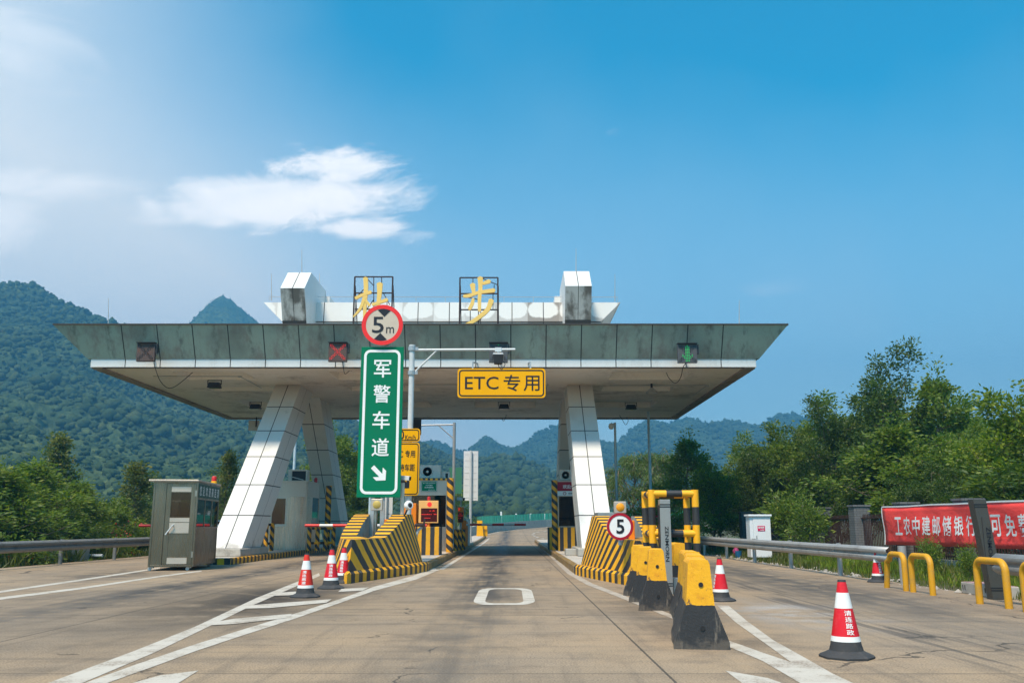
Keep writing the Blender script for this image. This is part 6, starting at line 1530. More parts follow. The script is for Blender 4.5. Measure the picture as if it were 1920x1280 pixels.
sensor((D(1252, 1100, 16.7).x, 16.7, 0), D(1252, 936, 16.7).z, 'grey metal sensor post standing inside the yellow guard frame', .19, .2, 0, M['postmetal'])
q = P(1875, 1124); sensor((q.x, q.y, 0), D(1857, 935, q.y).z, 'dark leaning sensor post in front of the red banner', .215, .2, -.17, plain('sensor_post_dark', (.085, .082, .072), .5, .4, dirt=.3, scale=3))
a = P(1263, 1112); b = D(1286, 1086, a.y); mb = MB(); mb.box(a.x, b.x + .02, a.y, a.y + .3, 0, .27); tag(mb.build('junction_box', M['postmetal'], bevel=.01, origin=(a.x, a.y, 0)), 'small grey junction box at the foot of the sensor post', 'junction box')

# ------------------------------------------------------------------ yellow pipe hoops along the right edge
def hoop(y0, y1, x, h, label, lean=0.0):
    pts = []; r = .15
    pts += [(x, y1, -.02), (x, y1 + lean * .5, h - r)]
    for k in range(1, 6): a = R(90 * k / 6); pts.append((x, y1 + lean - r + r * math.cos(a), h - r + r * math.sin(a)))
    pts.append((x, y1 + lean - r, h)); pts.append((x, y0 + r, h))
    for k in range(1, 6): a = R(90 + 90 * k / 6); pts.append((x, y0 + r + r * math.cos(a), h - r + r * math.sin(a)))
    pts += [(x, y0, h - r), (x, y0, -.02)]
    mb = MB(); mb.tube(pts, .054, 14); tag(mb.build('pipe_hoop', M['hoop'], smooth=True, origin=(x, (y0 + y1) / 2, 0)), label, 'bollard hoop', 'yellow pipe hoops along the road edge')
hoop(17.6, 18.5, 7.40, .66, 'leaning yellow pipe hoop next to the far red cone', -.22)
hoop(16.5, 17.3, 7.40, .66, 'upright yellow pipe hoop right of the grey steel post')
hoop(13.9, 14.75, 7.34, .67, 'yellow pipe hoop with one whitened leg before the dark sensor post')
hoop(12.5, 13.35, 7.30, .66, 'yellow pipe hoop cut by the right picture edge')

# ------------------------------------------------------------------ guard rails
WB = [(.0, .0), (.035, .03), (.08, .06), (.08, .11), (.02, .15), (.02, .17), (.08, .21), (.08, .26), (.035, .29), (0, .32)]
def guardrail(x, ys, sgn, label, m, ztop=.76, post_every=4.0, p0=0, ends=True):
    t = thing('guardrail', (x, (ys[0] + ys[-1]) / 2, 0), label, 'guardrail', 'steel guardrails')
    mb = MB(); rows = []
    for y in ys: rows.append([(x - sgn * .10 + sgn * -1 * a, y, gz(y) + ztop - .32 + z) for a, z in WB])
    mb.grid(rows); mb.build('beam', m, t, smooth=True, solid=.006)
    y = ys[0] + p0
    while y <= ys[-1]:
        mb = MB(); mb.tube([(x, y, gz(y) - .4), (x, y, gz(y) + ztop + .02)], .062, 12); mb.build('post', m, t, smooth=True)
        mb = MB(); mb.box(x - sgn * .10 - .05, x - sgn * .10 + .05, y - .05, y + .05, ztop - .28 + gz(y), ztop - .06 + gz(y)); mb.build('spacer', m, t); y += post_every
guardrail(8.05, [19.6 + k * 2 for k in range(22)], 1, 'long steel guardrail along the right road edge behind the cones', M['guard'], .76, 4.0, 3.3)
guardrail(7.95, [4 + k * 1.85 for k in range(7)], 1, 'short steel guardrail behind the yellow hoops at the right edge', M['guard'], .76, 4.0, 2.2)
guardrail(-14.35, [8 + k * 2 for k in range(30)], -1, 'long dark steel guardrail along the left road edge', M['guard_dark'], .76, 4.0, 1.6)
q = P(1692, 1095); mb = MB(); mb.tube([(q.x + .05, q.y, -.2), (q.x + .05, q.y, D(1692, 1023, q.y).z)], .085, 16); tag(mb.build('steel_post', M['guard'], smooth=True, origin=(q.x, q.y, 0)), 'thick grey steel post at the end of the long right guardrail', 'post')

# ------------------------------------------------------------------ brick and iron fence, banner
FX = 11.05
ft = thing('boundary_fence', (FX, 33, .15), 'grey tiled brick piers with dark iron railings behind the right guardrail', 'fence')
py_ = [44.6, 41.0, 37.4, 33.7, 30.0, 26.4, 22.8, 19.3, 15.8, 12.3]
for y in py_:
    mb = MB(); mb.box(FX - .02, FX + .50, y - .25, y + .25, 0, 1.80); b_ = mb.build('pier', M['brick'], ft); mb = MB(); mb.box(FX - .05, FX + .53, y - .28, y + .28, 1.803, 1.86); mb.build('cap', M['brick'], b_)
for ya, yb in zip(py_[1:], py_):
    mb = MB(); y = ya + .33
    while y < yb - .28: mb.box(FX + .20, FX + .225, y, y + .025, .34, 1.55); y += .125
    for z in (.42, 1.42): mb.box(FX + .19, FX + .235, ya + .25, yb - .25, z, z + .04)
    mb.build('railing', M['iron'], ft); mb = MB(); mb.box(FX + .06, FX + .36, ya + .25, yb - .25, 0, .34); mb.build('base_wall', M['conc'], ft)
t = thing('banner', (10.85, 22, .7), 'long red cloth banner with white characters hung on the iron fence', 'banner')
y0, y1 = 27.0, 11.5; mb = MB(); rows = []; NB = 60
def bpt(q, v): # q along, v 0..1 up
    y = y0 + (y1 - y0) * q; sag = .015 * math.sin(q * math.pi * 5) ** 2
    zt_ = 1.72 - .02 * q - sag * .8; zb_ = .66 + .10 * q + sag * .5
    return Vector((10.86 + .010 * math.sin(q * 57 + v * 5) + .014 * math.sin(q * 13 + v * 6), y, zb_ + (zt_ - zb_) * v))
for k in range(NB + 1): rows.append([bpt(k / NB, v / 8) for v in range(9)])
mb.grid(rows); mb.build('cloth', M['banner'], t, smooth=True, solid=.006)
hem = MB(); hem.grid([[bpt(k / NB, 1.0) + Vector((-.012, 0, -.0)), bpt(k / NB, 1.0) + Vector((-.012, 0, .035))] for k in range(NB + 1)]); hem.grid([[bpt(0, v / 8) + Vector((-.008, .0, 0)), bpt(0, v / 8) + Vector((-.008, .05, 0))] for v in range(9)]); hem.build('white_hem', M['text'], t, solid=.006)
tx = MB(); s_ = '工农中建邮储银行均可免费办理粤通卡'
qs = [(1702 + 44.5 * 0), 0]
for k, ch in enumerate(s_):
    yc_ = 25.87 - k * .578
    def fn(a, b, yc_=yc_):
        q = (yc_ - a - y0) / (y1 - y0); return bpt(q, .50 + b / 1.05) + Vector((-.055, 0, 0))
    text(tx, ch, (0, 0, 0), X_, Z_, .45, .50, .014, fn)
tx.build('lettering', M['text'], t)

# ------------------------------------------------------------------ electric cabinet, clutter
Yc = 33.0; a = D(1409, 1042, Yc); b = D(1444, 968, Yc); t = thing('electric_cabinet', ((a.x + b.x) / 2, Yc, .1), 'white electric cabinet with small red plate behind the right guardrail', 'electric cabinet')
mb = MB(); mb.box(a.x + .12, b.x, Yc, Yc + .55, .1, b.z); mb.box(a.x, a.x + .118, Yc + .02, Yc + .55, .1, b.z); mb.build('body', M['cabwhite'], t, bevel=.012)
mb = MB(); mb.box(a.x - .05, b.x + .05, Yc - .06, Yc + .6, b.z + .002, b.z + .075); mb.build('roof_cap', M['cabwhite'], t, bevel=.02)
c = D(1427.5, 990, Yc - .01); mb = MB(); mb.box(c.x - .13, c.x + .13, Yc - .012, Yc - .002, c.z - .09, c.z + .09); pl = mb.build('warning_plate', plain('magenta_plate', (.62, .015, .10), .4, bmp=0), t)
tx = MB(); text(tx, '配电箱', (c.x, Yc - .016, c.z + .03), X_, Z_, .21, .075, .02); text(tx, '有电危险', (c.x + .03, Yc - .016, c.z - .055), X_, Z_, .14, .035, .02); tx.build('lettering', M['text'], pl)
mb = MB(); mb.box(a.x + .2, a.x + .23, Yc - .03, Yc, .75, .86); mb.build('handle', M['galv'], t)
q = P(1385, 1046); t = thing('blue_bucket', (q.x, q.y, 0), 'dark blue bucket under the right guardrail', 'bucket')
mb = MB(); mb.lathe([(.11, 0), (.13, .27), (.115, .27), (.10, .02)], (q.x, q.y, 0), 18); mb.build('pail', M['bluebin'], t, smooth=True)
q = P(1324, 1034); t = thing('flower_pot', (q.x + .3, q.y, .05), 'terracotta pot with a small plant behind the yellow guard frame', 'flower pot')
mb = MB(); mb.lathe([(.13, .05), (.2, .38), (.18, .38)], (q.x + .3, q.y, 0), 16); mb.build('pot', M['terracotta'], t, smooth=True)
q = P(1370, 1042); t = thing('plastic_bag', (q.x, q.y, 0), 'crumpled pink and white plastic bag near the blue bucket', 'bag')
rn = random.Random(3); mb = MB(); rows = [[(q.x + .28 + r_ * rn.uniform(.8, 1.2) * math.cos(k * .785), q.y + .2 + r_ * rn.uniform(.8, 1.2) * math.sin(k * .785), z) for k in range(8)] for r_, z in ((.10, 0.02), (.14, .12), (.12, .22), (.05, .34), (.0, .36))]; mb.grid(rows, None, True); mb.build('bag_body', plain('pink_plastic', (.6, .05, .18), .4, dirt=.6, dirtcol=(.6, .58, .55), scale=6), t, smooth=True)
a = P(1800, 1110); t = thing('concrete_slab', (8.0, 15.6, 0), 'grey slotted concrete slab lying on the verge behind the hoops', 'concrete slab')
mb = MB(); A1 = P(1803, 1111); A2 = P(1872, 1123); d = (A2 - A1); d.z = 0; L = d.length; d.normalize(); nrm = Vector((-d.y, d.x, 0)); mb.obox((A1 + A2) / 2 + nrm * .18 + Vector((0, 0, .10)), d, nrm, Z_, L, .36, .20); mb.build('slab', M['conc'], t, bevel=.015)
mb = MB()
for f in (.06, .12, .68, .74): mb.obox(A1 + d * (L * f) + Vector((0, 0, .11)) - nrm * .002, d, nrm, Z_, .028, .006, .085)
mb.build('slots', M['black'], t)
mb = MB(); mb.obox((A1 + A2) / 2 + nrm * .18 + Vector((0, 0, .203)), d, nrm, Z_, L * .96, .34, .004); mb.build('pink_top', plain('pinkish_top', (.36, .22, .22), .8, dirt=.4, scale=4), t)
# left verge clutter: pale pipe and dark culvert wall
a = P(112, 1046, .05); b = P(190, 1047, .05); mb = MB(); mb.tube([(a.x - .5, a.y + 1.2, .12), (b.x - .5, b.y + 1.2, .12)], .05, 10); tag(mb.build('white_pipe', M['whites'], origin=(a.x, a.y, .1)), 'white plastic pipe lying under the left guardrail', 'pipe')
mb = MB(); mb.box(-16.4, -15.6, 31.2, 34.4, -.6, .42); tag(mb.build('culvert_wall', M['conc'], bevel=.03, origin=(-16, 32, -.6)), 'low dark concrete culvert wall behind the left guardrail', 'culvert')

# far barrier wall with green noise panels, yellow end blocks
t = thing('parapet_wall', (WALL[1][0], WALL[1][1], gz(WALL[1][1])), 'grey concrete parapet wall curving away beyond the toll plaza', 'parapet wall')
mb = MB(); rows = [[(x, y, gz(y) - .1), (x, y, gz(y) + .95), (x - .3, y + .05, gz(y) + .95), (x - .35, y + .1, gz(y) - .1)] for x, y in WALL]; mb.grid(rows); mb.build('wall', M['conc'], t)
t = thing('noise_barrier', (WALL[1][0], WALL[1][1], gz(WALL[1][1]) + .95), 'bright green translucent noise barrier on top of the curving parapet', 'noise barrier')
mb = MB(); rn = random.Random(2)
for (xa, ya), (xb, yb) in zip(WALL[1:], WALL[2:]):
    for k in range(10):
        f0, f1 = k / 10 + .008, (k + 1) / 10 - .012; p_ = lambda f, z: (xa + (xb - xa) * f - .15, ya + (yb - ya) * f + .03, gz(ya + (yb - ya) * f) + z)
        mb.hexa([p_(f0, .95), p_(f1, .95), (p_(f1, .95)[0] - .03, p_(f1, .95)[1] + .04, p_(f1, .95)[2]), (p_(f0, .95)[0] - .03, p_(f0, .95)[1] + .04, p_(f0, .95)[2])], [p_(f0, 1.8), p_(f1, 1.8), (p_(f1, 1.8)[0] - .03, p_(f1, 1.8)[1] + .04, p_(f1, 1.8)[2]), (p_(f0, 1.8)[0] - .03, p_(f0, 1.8)[1] + .04, p_(f0, 1.8)[2])])
mb.build('panels', M['greenbarrier'], t)
for i, px in enumerate((939, 968, 996, 1024)):
    Yf = (108, 115, 119, 124)[i]; a = D(px - 1.6, 972, Yf); b = D(px + 1.6, (957, 961, 961, 961)[i], Yf); mb = MB(); mb.box(a.x, b.x, Yf + 3, Yf + 3.3, a.z, b.z - .05); mb.box(a.x + .03, b.x - .03, Yf + 3.05, Yf + 3.25, gz(Yf), a.z)
    tag(mb.build('marker_post', M['cabwhite'], origin=(a.x, Yf + 3, gz(Yf))), ('tall white marker post left of the others behind the green noise barrier', 'pale marker post second from the left behind the green noise barrier', 'pale marker post third from the left behind the green noise barrier', 'pale marker post near the right booth behind the green noise barrier')[i], 'marker post', 'marker posts behind the noise barrier')
Yz = 79; a = D(893.5, 1005, Yz); b = D(907, 975.5, Yz); t = thing('impact_block', ((a.x + b.x) / 2, Yz, gz(Yz)), 'yellow trapezoid barrier block at the far end of the middle island', 'barrier block')
mb = MB(); w = b.x - a.x; zb = gz(Yz) + .2; mb.hexa([(a.x, Yz, zb), (b.x, Yz, zb), (b.x, Yz + 1.5, zb), (a.x, Yz + 1.5, zb)], [(a.x + .03, Yz, b.z), (b.x - .14, Yz, b.z), (b.x - .14, Yz + 1.4, b.z), (a.x + .03, Yz + 1.4, b.z)]); mb.build('block', M['yel'], t, bevel=.02)
mb = MB(); mb.box(b.x + .01, b.x + .3, Yz + .6, Yz + 1.4, zb, zb + .55); mb.box(b.x - .1, b.x + .28, Yz + .5, Yz + 1.5, zb + .56, zb + .95); mb.build('side_block', M['yel'], t)

# ------------------------------------------------------------------ white car waiting behind the left leg
cx, cy = -12.6, 40.5; t = thing('parked_car', (cx, cy, 0), 'white car waiting in the lane behind the stainless guard hut', 'car')
prof = [(-2.1, .35), (-2.12, .62), (-2.0, .80), (-1.1, .92), (-.45, 1.40), (.95, 1.44), (1.75, 1.02), (2.1, .95), (2.15, .55), (2.1, .35)]
mb = MB(); W2 = .86; rows = []
for sx, inset in ((-W2, 0), (-W2 + .04, .04), (W2 - .04, .04), (W2, 0)):
    rows.append([(cx + (sx * (1 - .16 * max(0, (z - .92)) / .5) if z > .92 else sx), cy + y, z - inset * 0) for y, z in prof])
mb.grid(rows, None, True); mb.face(rows[0]); mb.face(rows[-1][::-1]); mb.build('body', M['carpaint'], t, bevel=.05, smooth=True)
mb = MB()
mb.face([(cx - .70, cy - 1.06, .95), (cx + .70, cy - 1.06, .95), (cx + .62, cy - .50, 1.38), (cx - .62, cy - .50, 1.38)])
for sx in (-1, 1): mb.face([(cx + sx * .875, cy - .95, .95), (cx + sx * .79, cy - .42, 1.34), (cx + sx * .79, cy + .85, 1.36), (cx + sx * .865, cy + 1.4, 1.0)])
for p_ in range(len(mb.v)): mb.v[p_] = mb.v[p_] + Vector((0, -.012, .008))
mb.build('windows', M['lens'], t)
for sx in (-.72, .72):
    for yy in (-1.35, 1.35):
        mb = MB(); rows = [[(cx + sx + h, cy + yy + r_ * math.cos(k * math.pi / 10), .31 + r_ * math.sin(k * math.pi / 10)) for k in range(20)] for r_, h in ((.0, -.11), (.31, -.11), (.31, .11), (0, .11))]; mb.grid(rows, None, True); mb.build('wheel', M['tyre'], t)
for sx in (-.62, .62):
    mb = MB(); mb.box(cx + sx - .2, cx + sx + .2, cy - 2.14, cy - 2.02, .62, .74); mb.build('headlight', M['lens'], t)

# ================================================================== VEGETATION
def leafmesh(name, pts, dirs, sizes, m, aspect, rng_):
    """pts (n,3), dirs (n,3) leaf axis, one 4-point leaf each"""
    n = len(pts); d = dirs / np.maximum(np.linalg.norm(dirs, axis=1, keepdims=True), 1e-6)
    r = rng_.normal(size=(n, 3)); s = np.cross(d, r); s /= np.maximum(np.linalg.norm(s, axis=1, keepdims=True), 1e-6)
    L = sizes[:, None]; w = L * aspect
    a = pts; b = pts + d * L * .45 + s * w * .5; c = pts + d * L; e = pts + d * L * .45 - s * w * .5
    vs = np.stack([a, b, c, e], 1).reshape(-1, 3); me = bpy.data.meshes.new(name)
    me.vertices.add(4 * n); me.vertices.foreach_set('co', vs.astype(np.float32).ravel()); me.loops.add(4 * n); me.loops.foreach_set('vertex_index', np.arange(4 * n))
    me.polygons.add(n); me.polygons.foreach_set('loop_start', np.arange(0, 4 * n, 4)); me.polygons.foreach_set('loop_total', np.full(n, 4)); me.update(calc_edges=True)
    me.materials.append(m); o = bpy.data.objects.new(name, me); COL.objects.link(o); return o
def crook(rn, a, b, n=4, j=.06):
    a, b = Vector(a), Vector(b); L = (b - a).length; out = [a]
    for k in range(1, n): out.append(a.lerp(b, k / n) + Vector((rn.uniform(-j, j), rn.uniform(-j, j), rn.uniform(-j, j))) * L)
    return out + [b]
def tree_proto(seed, H, Rw, hb, nl, style, m, nleaf, lsize, aspect=.5, trunk_r=.12):
    """returns (trunk MB, leaf arrays) for a tree of height H, crown radius Rw starting at height hb"""
    rn = random.Random(seed); rg = np.random.default_rng(seed); tk = MB(); tips = []
    top = H * (.90 if style != 'poplar' else .97)
    tr = crook(rn, (0, 0, -.3), (rn.uniform(-.04, .04) * H, rn.uniform(-.04, .04) * H, top), 6, .02); tk.tube(tr, [trunk_r * (1 - .85 * k / 6) for k in range(7)], 8)
    def trunk_at(z):
        for a, b in zip(tr, tr[1:]):
            if a.z <= z <= b.z: return a.lerp(b, (z - a.z) / (b.z - a.z))
        return tr[-1]
    for k in range(nl):
        f = (k + rn.random()) / nl; z = hb + (top - hb) * f * .98; az = k * 2.4 + rn.uniform(-.5, .5)
        if style == 'poplar': prof = (1 - f) ** .7 * (.35 + .65 * min(1, f * 5)); el = R(rn.uniform(50, 68))
        elif style == 'tier': prof = (1 - f) ** .75 * rn.uniform(.65, 1.15); el = R(rn.uniform(8, 32))
        elif style == 'droop': prof = math.sin(math.pi * min(1, .25 + f * .75)) ** .6 * rn.uniform(.7, 1.1); el = R(rn.uniform(25, 60))
        elif style == 'shrub': prof = rn.uniform(.6, 1.05) * (1 - f * .5); el = R(rn.uniform(25, 75))
        else: prof = math.sin(math.pi * min(1, .18 + f * .80)) ** .55 * rn.uniform(.6, 1.2); el = R(rn.uniform(15, 55) + 25 * f)
        L = max(.25, Rw * prof); a = trunk_at(z); d = Vector((math.cos(az) * math.cos(el), math.sin(az) * math.cos(el), math.sin(el)))
        b = a + d * L / max(.45, math.cos(el))
        if style == 'droop': pts = [a, a.lerp(b, .5) + Vector((0, 0, L * .12)), b + Vector((0, 0, -L * .05)), b + Vector((d.x, d.y, -1.2)) * L * .35]
        else: pts = crook(rn, a, b, 3, .07)
        r0 = trunk_r * .38 * (1 - .6 * f); tk.tube(pts, [r0 * (1 - .8 * i / (len(pts) - 1)) for i in range(len(pts))], 5, cap=False)
        ns = 4 if style in ('poplar', 'shrub') else 6
        for s in range(ns):
            q = .35 + .65 * (s + rn.random() * .8) / ns; i = min(len(pts) - 2, int(q * (len(pts) - 1))); c = pts[i].lerp(pts[i + 1], q * (len(pts) - 1) - i)
            sd = Vector((rn.gauss(0, 1), rn.gauss(0, 1), rn.gauss(.15, .5))); sd = (sd - d * sd.dot(d) * .4).normalized()
            e_ = c + sd * L * rn.uniform(.18, .42) * (.6 if style == 'poplar' else 1)
            if style == 'droop': e_ = c + Vector((sd.x * .3, sd.y * .3, -rn.uniform(.3, .6))) * L * .8
            tk.tube([c, e_], [r0 * .35, r0 * .12], 4, cap=False); tips.append((c, e_))
        tips.append((pts[-2], pts[-1])); tips.append((pts[-1].lerp(pts[-2], .4), pts[-1]))
    tips.append((tr[-2], tr[-1])); tips.append((tr[-1], tr[-1] + Vector((0, 0, H - top))))
    per = max(4, nleaf // len(tips)); P_, D_ = [], []
    for c, e_ in tips:
        k = int(per * rn.uniform(.45, 1.6)); t_ = rg.random(k) ** .8; base = np.array(c)[None] * (1 - t_[:, None]) + np.array(e_)[None] * t_[:, None]
        sp = lsize * (1.25 if style not in ('droop',) else .7); off = rg.normal(size=(k, 3)) * sp * np.array([1, 1, .62]); P_.append(base + off)
        ax = np.array((Vector(e_) - Vector(c)).normalized() if (Vector(e_) - Vector(c)).length > 1e-5 else (0, 0, 1))
        dd = off / sp * .8 + ax[None] * .7 + rg.normal(size=(k, 3)) * .45
        if style == 'droop': dd[:, 2] -= 1.3
        if style == 'tier': dd[:, 2] *= .45
        D_.append(dd)
    pts = np.concatenate(P_); dirs = np.concatenate(D_); pts[:, 2] = np.maximum(pts[:, 2], .05)
    return tk, pts, dirs, lsize * rg.uniform(.6, 1.3, len(pts)), m, aspect, rg
PROTO = {}
def proto(key, *a, **k):
    g = tree_proto(a[0], *a[1:5], a[5], a[6], a[7], a[8], a[9], **k); z = g[1][:, 2]; r = np.hypot(g[1][:, 0], g[1][:, 1])
    PROTO[key] = [(a[0], float(np.quantile(z, .996)), float(np.quantile(r, .95))), g, None]
proto('broad', 11, 7.5, 2.9, 1.5, 26, 'broad', M['leafA'], 18000, .19, .55)
proto('broad_dark', 12, 7.0, 3.1, 1.0, 26, 'broad', M['leafB'], 18000, .20, .5)
proto('bright', 13, 6.5, 2.6, 1.0, 24, 'broad', M['leafC'], 12000, .20, .6)
proto('feathery', 14, 5.5, 2.6, .6, 24, 'tier', M['leafA'], 12000, .16, .32)
proto('open', 15, 6.5, 3.0, 1.2, 20, 'tier', M['leafA'], 11000, .17, .5, .17)
proto('poplar', 16, 8.0, 1.35, .8, 30, 'poplar', M['leafD'], 4800, .17, .75)
proto('bamboo', 17, 6.0, 2.6, 1.2, 24, 'droop', M['leafE'], 11000, .26, .16)
proto('shrub', 18, 2.4, 1.5, .1, 18, 'shrub', M['leafA'], 6000, .12, .45)
proto('shrub_dark', 19, 2.8, 1.7, .1, 20, 'shrub', M['leafB'], 7000, .17, .32)
proto('shrub_bright', 20, 2.2, 1.6, .1, 18, 'shrub', M['leafC'], 6000, .13, .45)
proto('tall', 21, 9.0, 3.0, 2.0, 26, 'broad', M['leafB'], 17000, .19, .5, .18)
proto('loquat', 22, 3.2, 1.5, .4, 16, 'shrub', M['leafA'], 2600, .30, .28)
def plant(key, px, pyt, Y, wscale, label, name='tree', cat='tree', rot=0.0, zbase=None, x=None, group=None, h=None):
    Rside = 0 if x is not None else (1 if (group == 'trees behind the right fence' and (px > 1470 or Y < 45)) else (-1 if group == 'trees and bushes beyond the left guardrail' else 0))
    a, k, built = PROTO[key]
    zb = (gz(Y) - (min(2.0, max(0, (-15 - D(px, 900, Y).x) * .16)) if px < 600 else 0)) if zbase is None else zbase
    top = D(px, pyt, Y); X = top.x if x is None else x; Ht = (top.z - zb) if h is None else h; s = Ht / a[1]
    if Rside:
        for _ in range(40):
            lim = (X - .95 * a[2] * s * wscale - 11.6) if Rside > 0 else (-15.2 - X - .9 * a[2] * s * wscale)
            if lim > 0: break
            Y *= 1.03; top = D(px, pyt, Y); X = top.x
            zb = gz(Y) if zbase is None else zbase
            s = (top.z - zb) / a[1]
    if built is None:
        tk, pts, dirs, sz, m, asp, rg = k
        t = thing(name, (0, 0, 0), label, cat, group)
        tk.build('trunk', M['bark'], t, smooth=True); c = leafmesh('crown', pts, dirs, sz, m, asp, rg); c.parent = t; PROTO[key][2] = t
    else:
        t = built.copy(); COL.objects.link(t)
        for ch in list(built.children): c = ch.copy(); COL.objects.link(c); c.parent = t
        t['label'] = label; t['category'] = cat; t.name = name
        if group: t['group'] = group
        elif 'group' in t: del t['group']
    t.location = (X, Y, zb); t.rotation_euler = (0, 0, rot); t.scale = (s * wscale, s * wscale, s); return t
G1 = 'trees behind the right fence'; G2 = 'trees and bushes beyond the left guardrail'
# right side, from the leg to the frame edge
plant('bamboo', 1188, 848, 62, 1.15, 'drooping bamboo tree just right of the grey camera mast', group=G1)
plant('bamboo', 1250, 846, 60, 1.15, 'drooping bamboo tree right of the pale blue mast', rot=2.1, group=G1)
plant('open', 1280, 816, 52, .85, 'slim feathery tree with a pointed tip right of the bamboo', rot=1.0, group=G1)
plant('bright', 1335, 872, 46, 1.15, 'low yellow-green bushy tree above the yellow guard frame', rot=.4, group=G1)
plant('broad', 1395, 838, 44, 1.0, 'rounded mid-green tree above the white electric cabinet', rot=1.3, group=G1)
plant('shrub_dark', 1385, 905, 39, 1.35, 'dark glossy bush left of the white electric cabinet', name='bush', cat='bush', group=G1)
plant('broad_dark', 1450, 800, 42, .95, 'dark green tree rising behind the white electric cabinet', rot=.2, group=G1)
plant('broad_dark', 1430, 850, 36.5, .8, 'dense dark tree directly behind the white electric cabinet', rot=2.6, group=G1)
plant('broad', 1500, 765, 40, .95, 'mid-green tree with ragged crown left of the tallest tree', rot=2.9, group=G1)
plant('tall', 1560, 755, 38, 1.0, 'tall dark tree between the ragged tree and the tallest tree', rot=.9, group=G1)
plant('tall', 1640, 662, 37, .95, 'tallest dark tree rising above the row on the right', rot=2.2, group=G1)
plant('open', 1738, 700, 35, .75, 'slender dark tree with a raised spray of branches at its top', rot=.5, group=G1)
plant('open', 1690, 790, 27.5, 1.25, 'open-branched tree with visible pale limbs behind the red banner', rot=3.6, group=G1)
plant('broad', 1800, 795, 31, 1.0, 'mid-green tree behind the right half of the red banner', rot=4.0, group=G1)
plant('bright', 1905, 724, 25.5, 1.05, 'bright yellow-green tree cut by the right picture edge', rot=1.2, group=G1)
plant('bright', 1850, 800, 28, 1.0, 'yellow-green tree left of the bright tree at the picture edge', rot=3.0, group=G1)
plant('broad_dark', 1990, 760, 25, 1.1, 'dark tree just outside the fence at the right picture edge', rot=.7, group=G1)
for i, (px, py, Y, k, w) in enumerate(((1345, 895, 50, 'broad', 1.3), (1480, 868, 34.5, 'broad_dark', 1.1), (1560, 850, 33, 'broad_dark', 1.2), (1620, 842, 31, 'tall', 1.1), (1740, 868, 27, 'broad_dark', 1.2), (1830, 878, 24, 'broad_dark', 1.2), (1905, 870, 21.5, 'shrub_dark', 1.6))):
    plant(k, px, py, Y, w, ('mid-green foliage tree above the right end of the yellow frame', 'shaded dark tree just right of the electric cabinet', 'shaded dark tree behind the first visible brick pier', 'shaded dark tree left of the banner brick pier', 'shaded dark tree behind the left half of the banner', 'shaded dark tree behind the leaning sensor post', 'shaded dark bush behind the banner at the picture edge')[i], rot=i * 1.7, group=G1)
for i, (px, py, Y, k, w) in enumerate(((1600, 745, 44, 'broad', 1.2), (1700, 735, 46, 'broad_dark', 1.1), (1770, 755, 42, 'broad', 1.2), (1850, 765, 40, 'broad_dark', 1.2), (1530, 800, 48, 'broad_dark', 1.2), (1420, 815, 52, 'broad', 1.2))):
    plant(k, px, py, Y, w, ('leafy mid-green tree filling the gap left of the tallest tree', 'dark leafy tree filling the gap right of the tallest tree', 'leafy mid-green tree behind the slender tree with the raised spray', 'dark leafy tree behind the yellow-green trees at right', 'dark leafy tree low behind the ragged-crowned tree', 'leafy tree at the left end of the fence row above the cabinet')[i], rot=i * 1.1 + .3, group=G1)
plant('loquat', 1497, 915, 35, 1.15, 'broad-leaved loquat bush right of the white electric cabinet', name='bush', cat='bush', group='bushes by the right fence', x=10.4)
plant('loquat', 1540, 930, 32, .9, 'smaller loquat bush against the iron railings', name='bush', cat='bush', rot=2, group='bushes by the right fence', x=10.3)
plant('loquat', 1745, 1005, 20.6, .75, 'yellow-green sapling before the left half of the red banner', name='sapling', cat='sapling', rot=1.1, group='saplings on the right verge', x=9.25)
plant('loquat', 1811, 1022, 18.6, .8, 'yellow-green sapling before the banner left of the dark sensor post', name='sapling', cat='sapling', rot=.4, group='saplings on the right verge', x=9.1)
fb = plant('shrub_bright', 1215, 930, 42, 1.5, 'flowering oleander bush behind the yellow guard frame', name='bush', cat='bush', rot=.8)
plant('shrub_bright', 1275, 935, 41, 1.3, 'yellow-green bush behind the right part of the yellow guard frame', name='bush', cat='bush', rot=2.8)
rg = np.random.default_rng(5); n_ = 150; pp = rg.normal(size=(n_, 3)); pp /= np.linalg.norm(pp, axis=1, keepdims=True); pp = pp * rg.uniform(.8, 1.05, (n_, 1)) * np.array([1.7, 1.7, 1.05]) + np.array([0, 0, 1.5]); pp = pp[pp[:, 1] < .4]
fl = leafmesh('blossoms', pp, rg.normal(size=(len(pp), 3)), np.full(len(pp), .12), M['flower'], .9, rg); fl.parent = fb; fl.matrix_parent_inverse = Matrix.Identity(4); fl.scale = (1 / fb.scale[0], 1 / fb.scale[1], 1 / fb.scale[2])
# behind the plaza
plant('broad', 645, 792, 64, 1.0, 'mid-green tree filling the gap between the rear leg and green sign', rot=.5)
plant('bright', 600, 870, 66, 1.2, 'yellow-green tree low between the two left canopy legs', rot=1.9)
plant('broad_dark', 690, 880, 62, 1.2, 'dark tree right behind the lower half of the green sign', rot=2.4)
plant('shrub', 920, 930, 90, 1.0, 'pale bush below the sign back beyond the middle island', name='bush', cat='bush', x=-5.4, h=5.0)
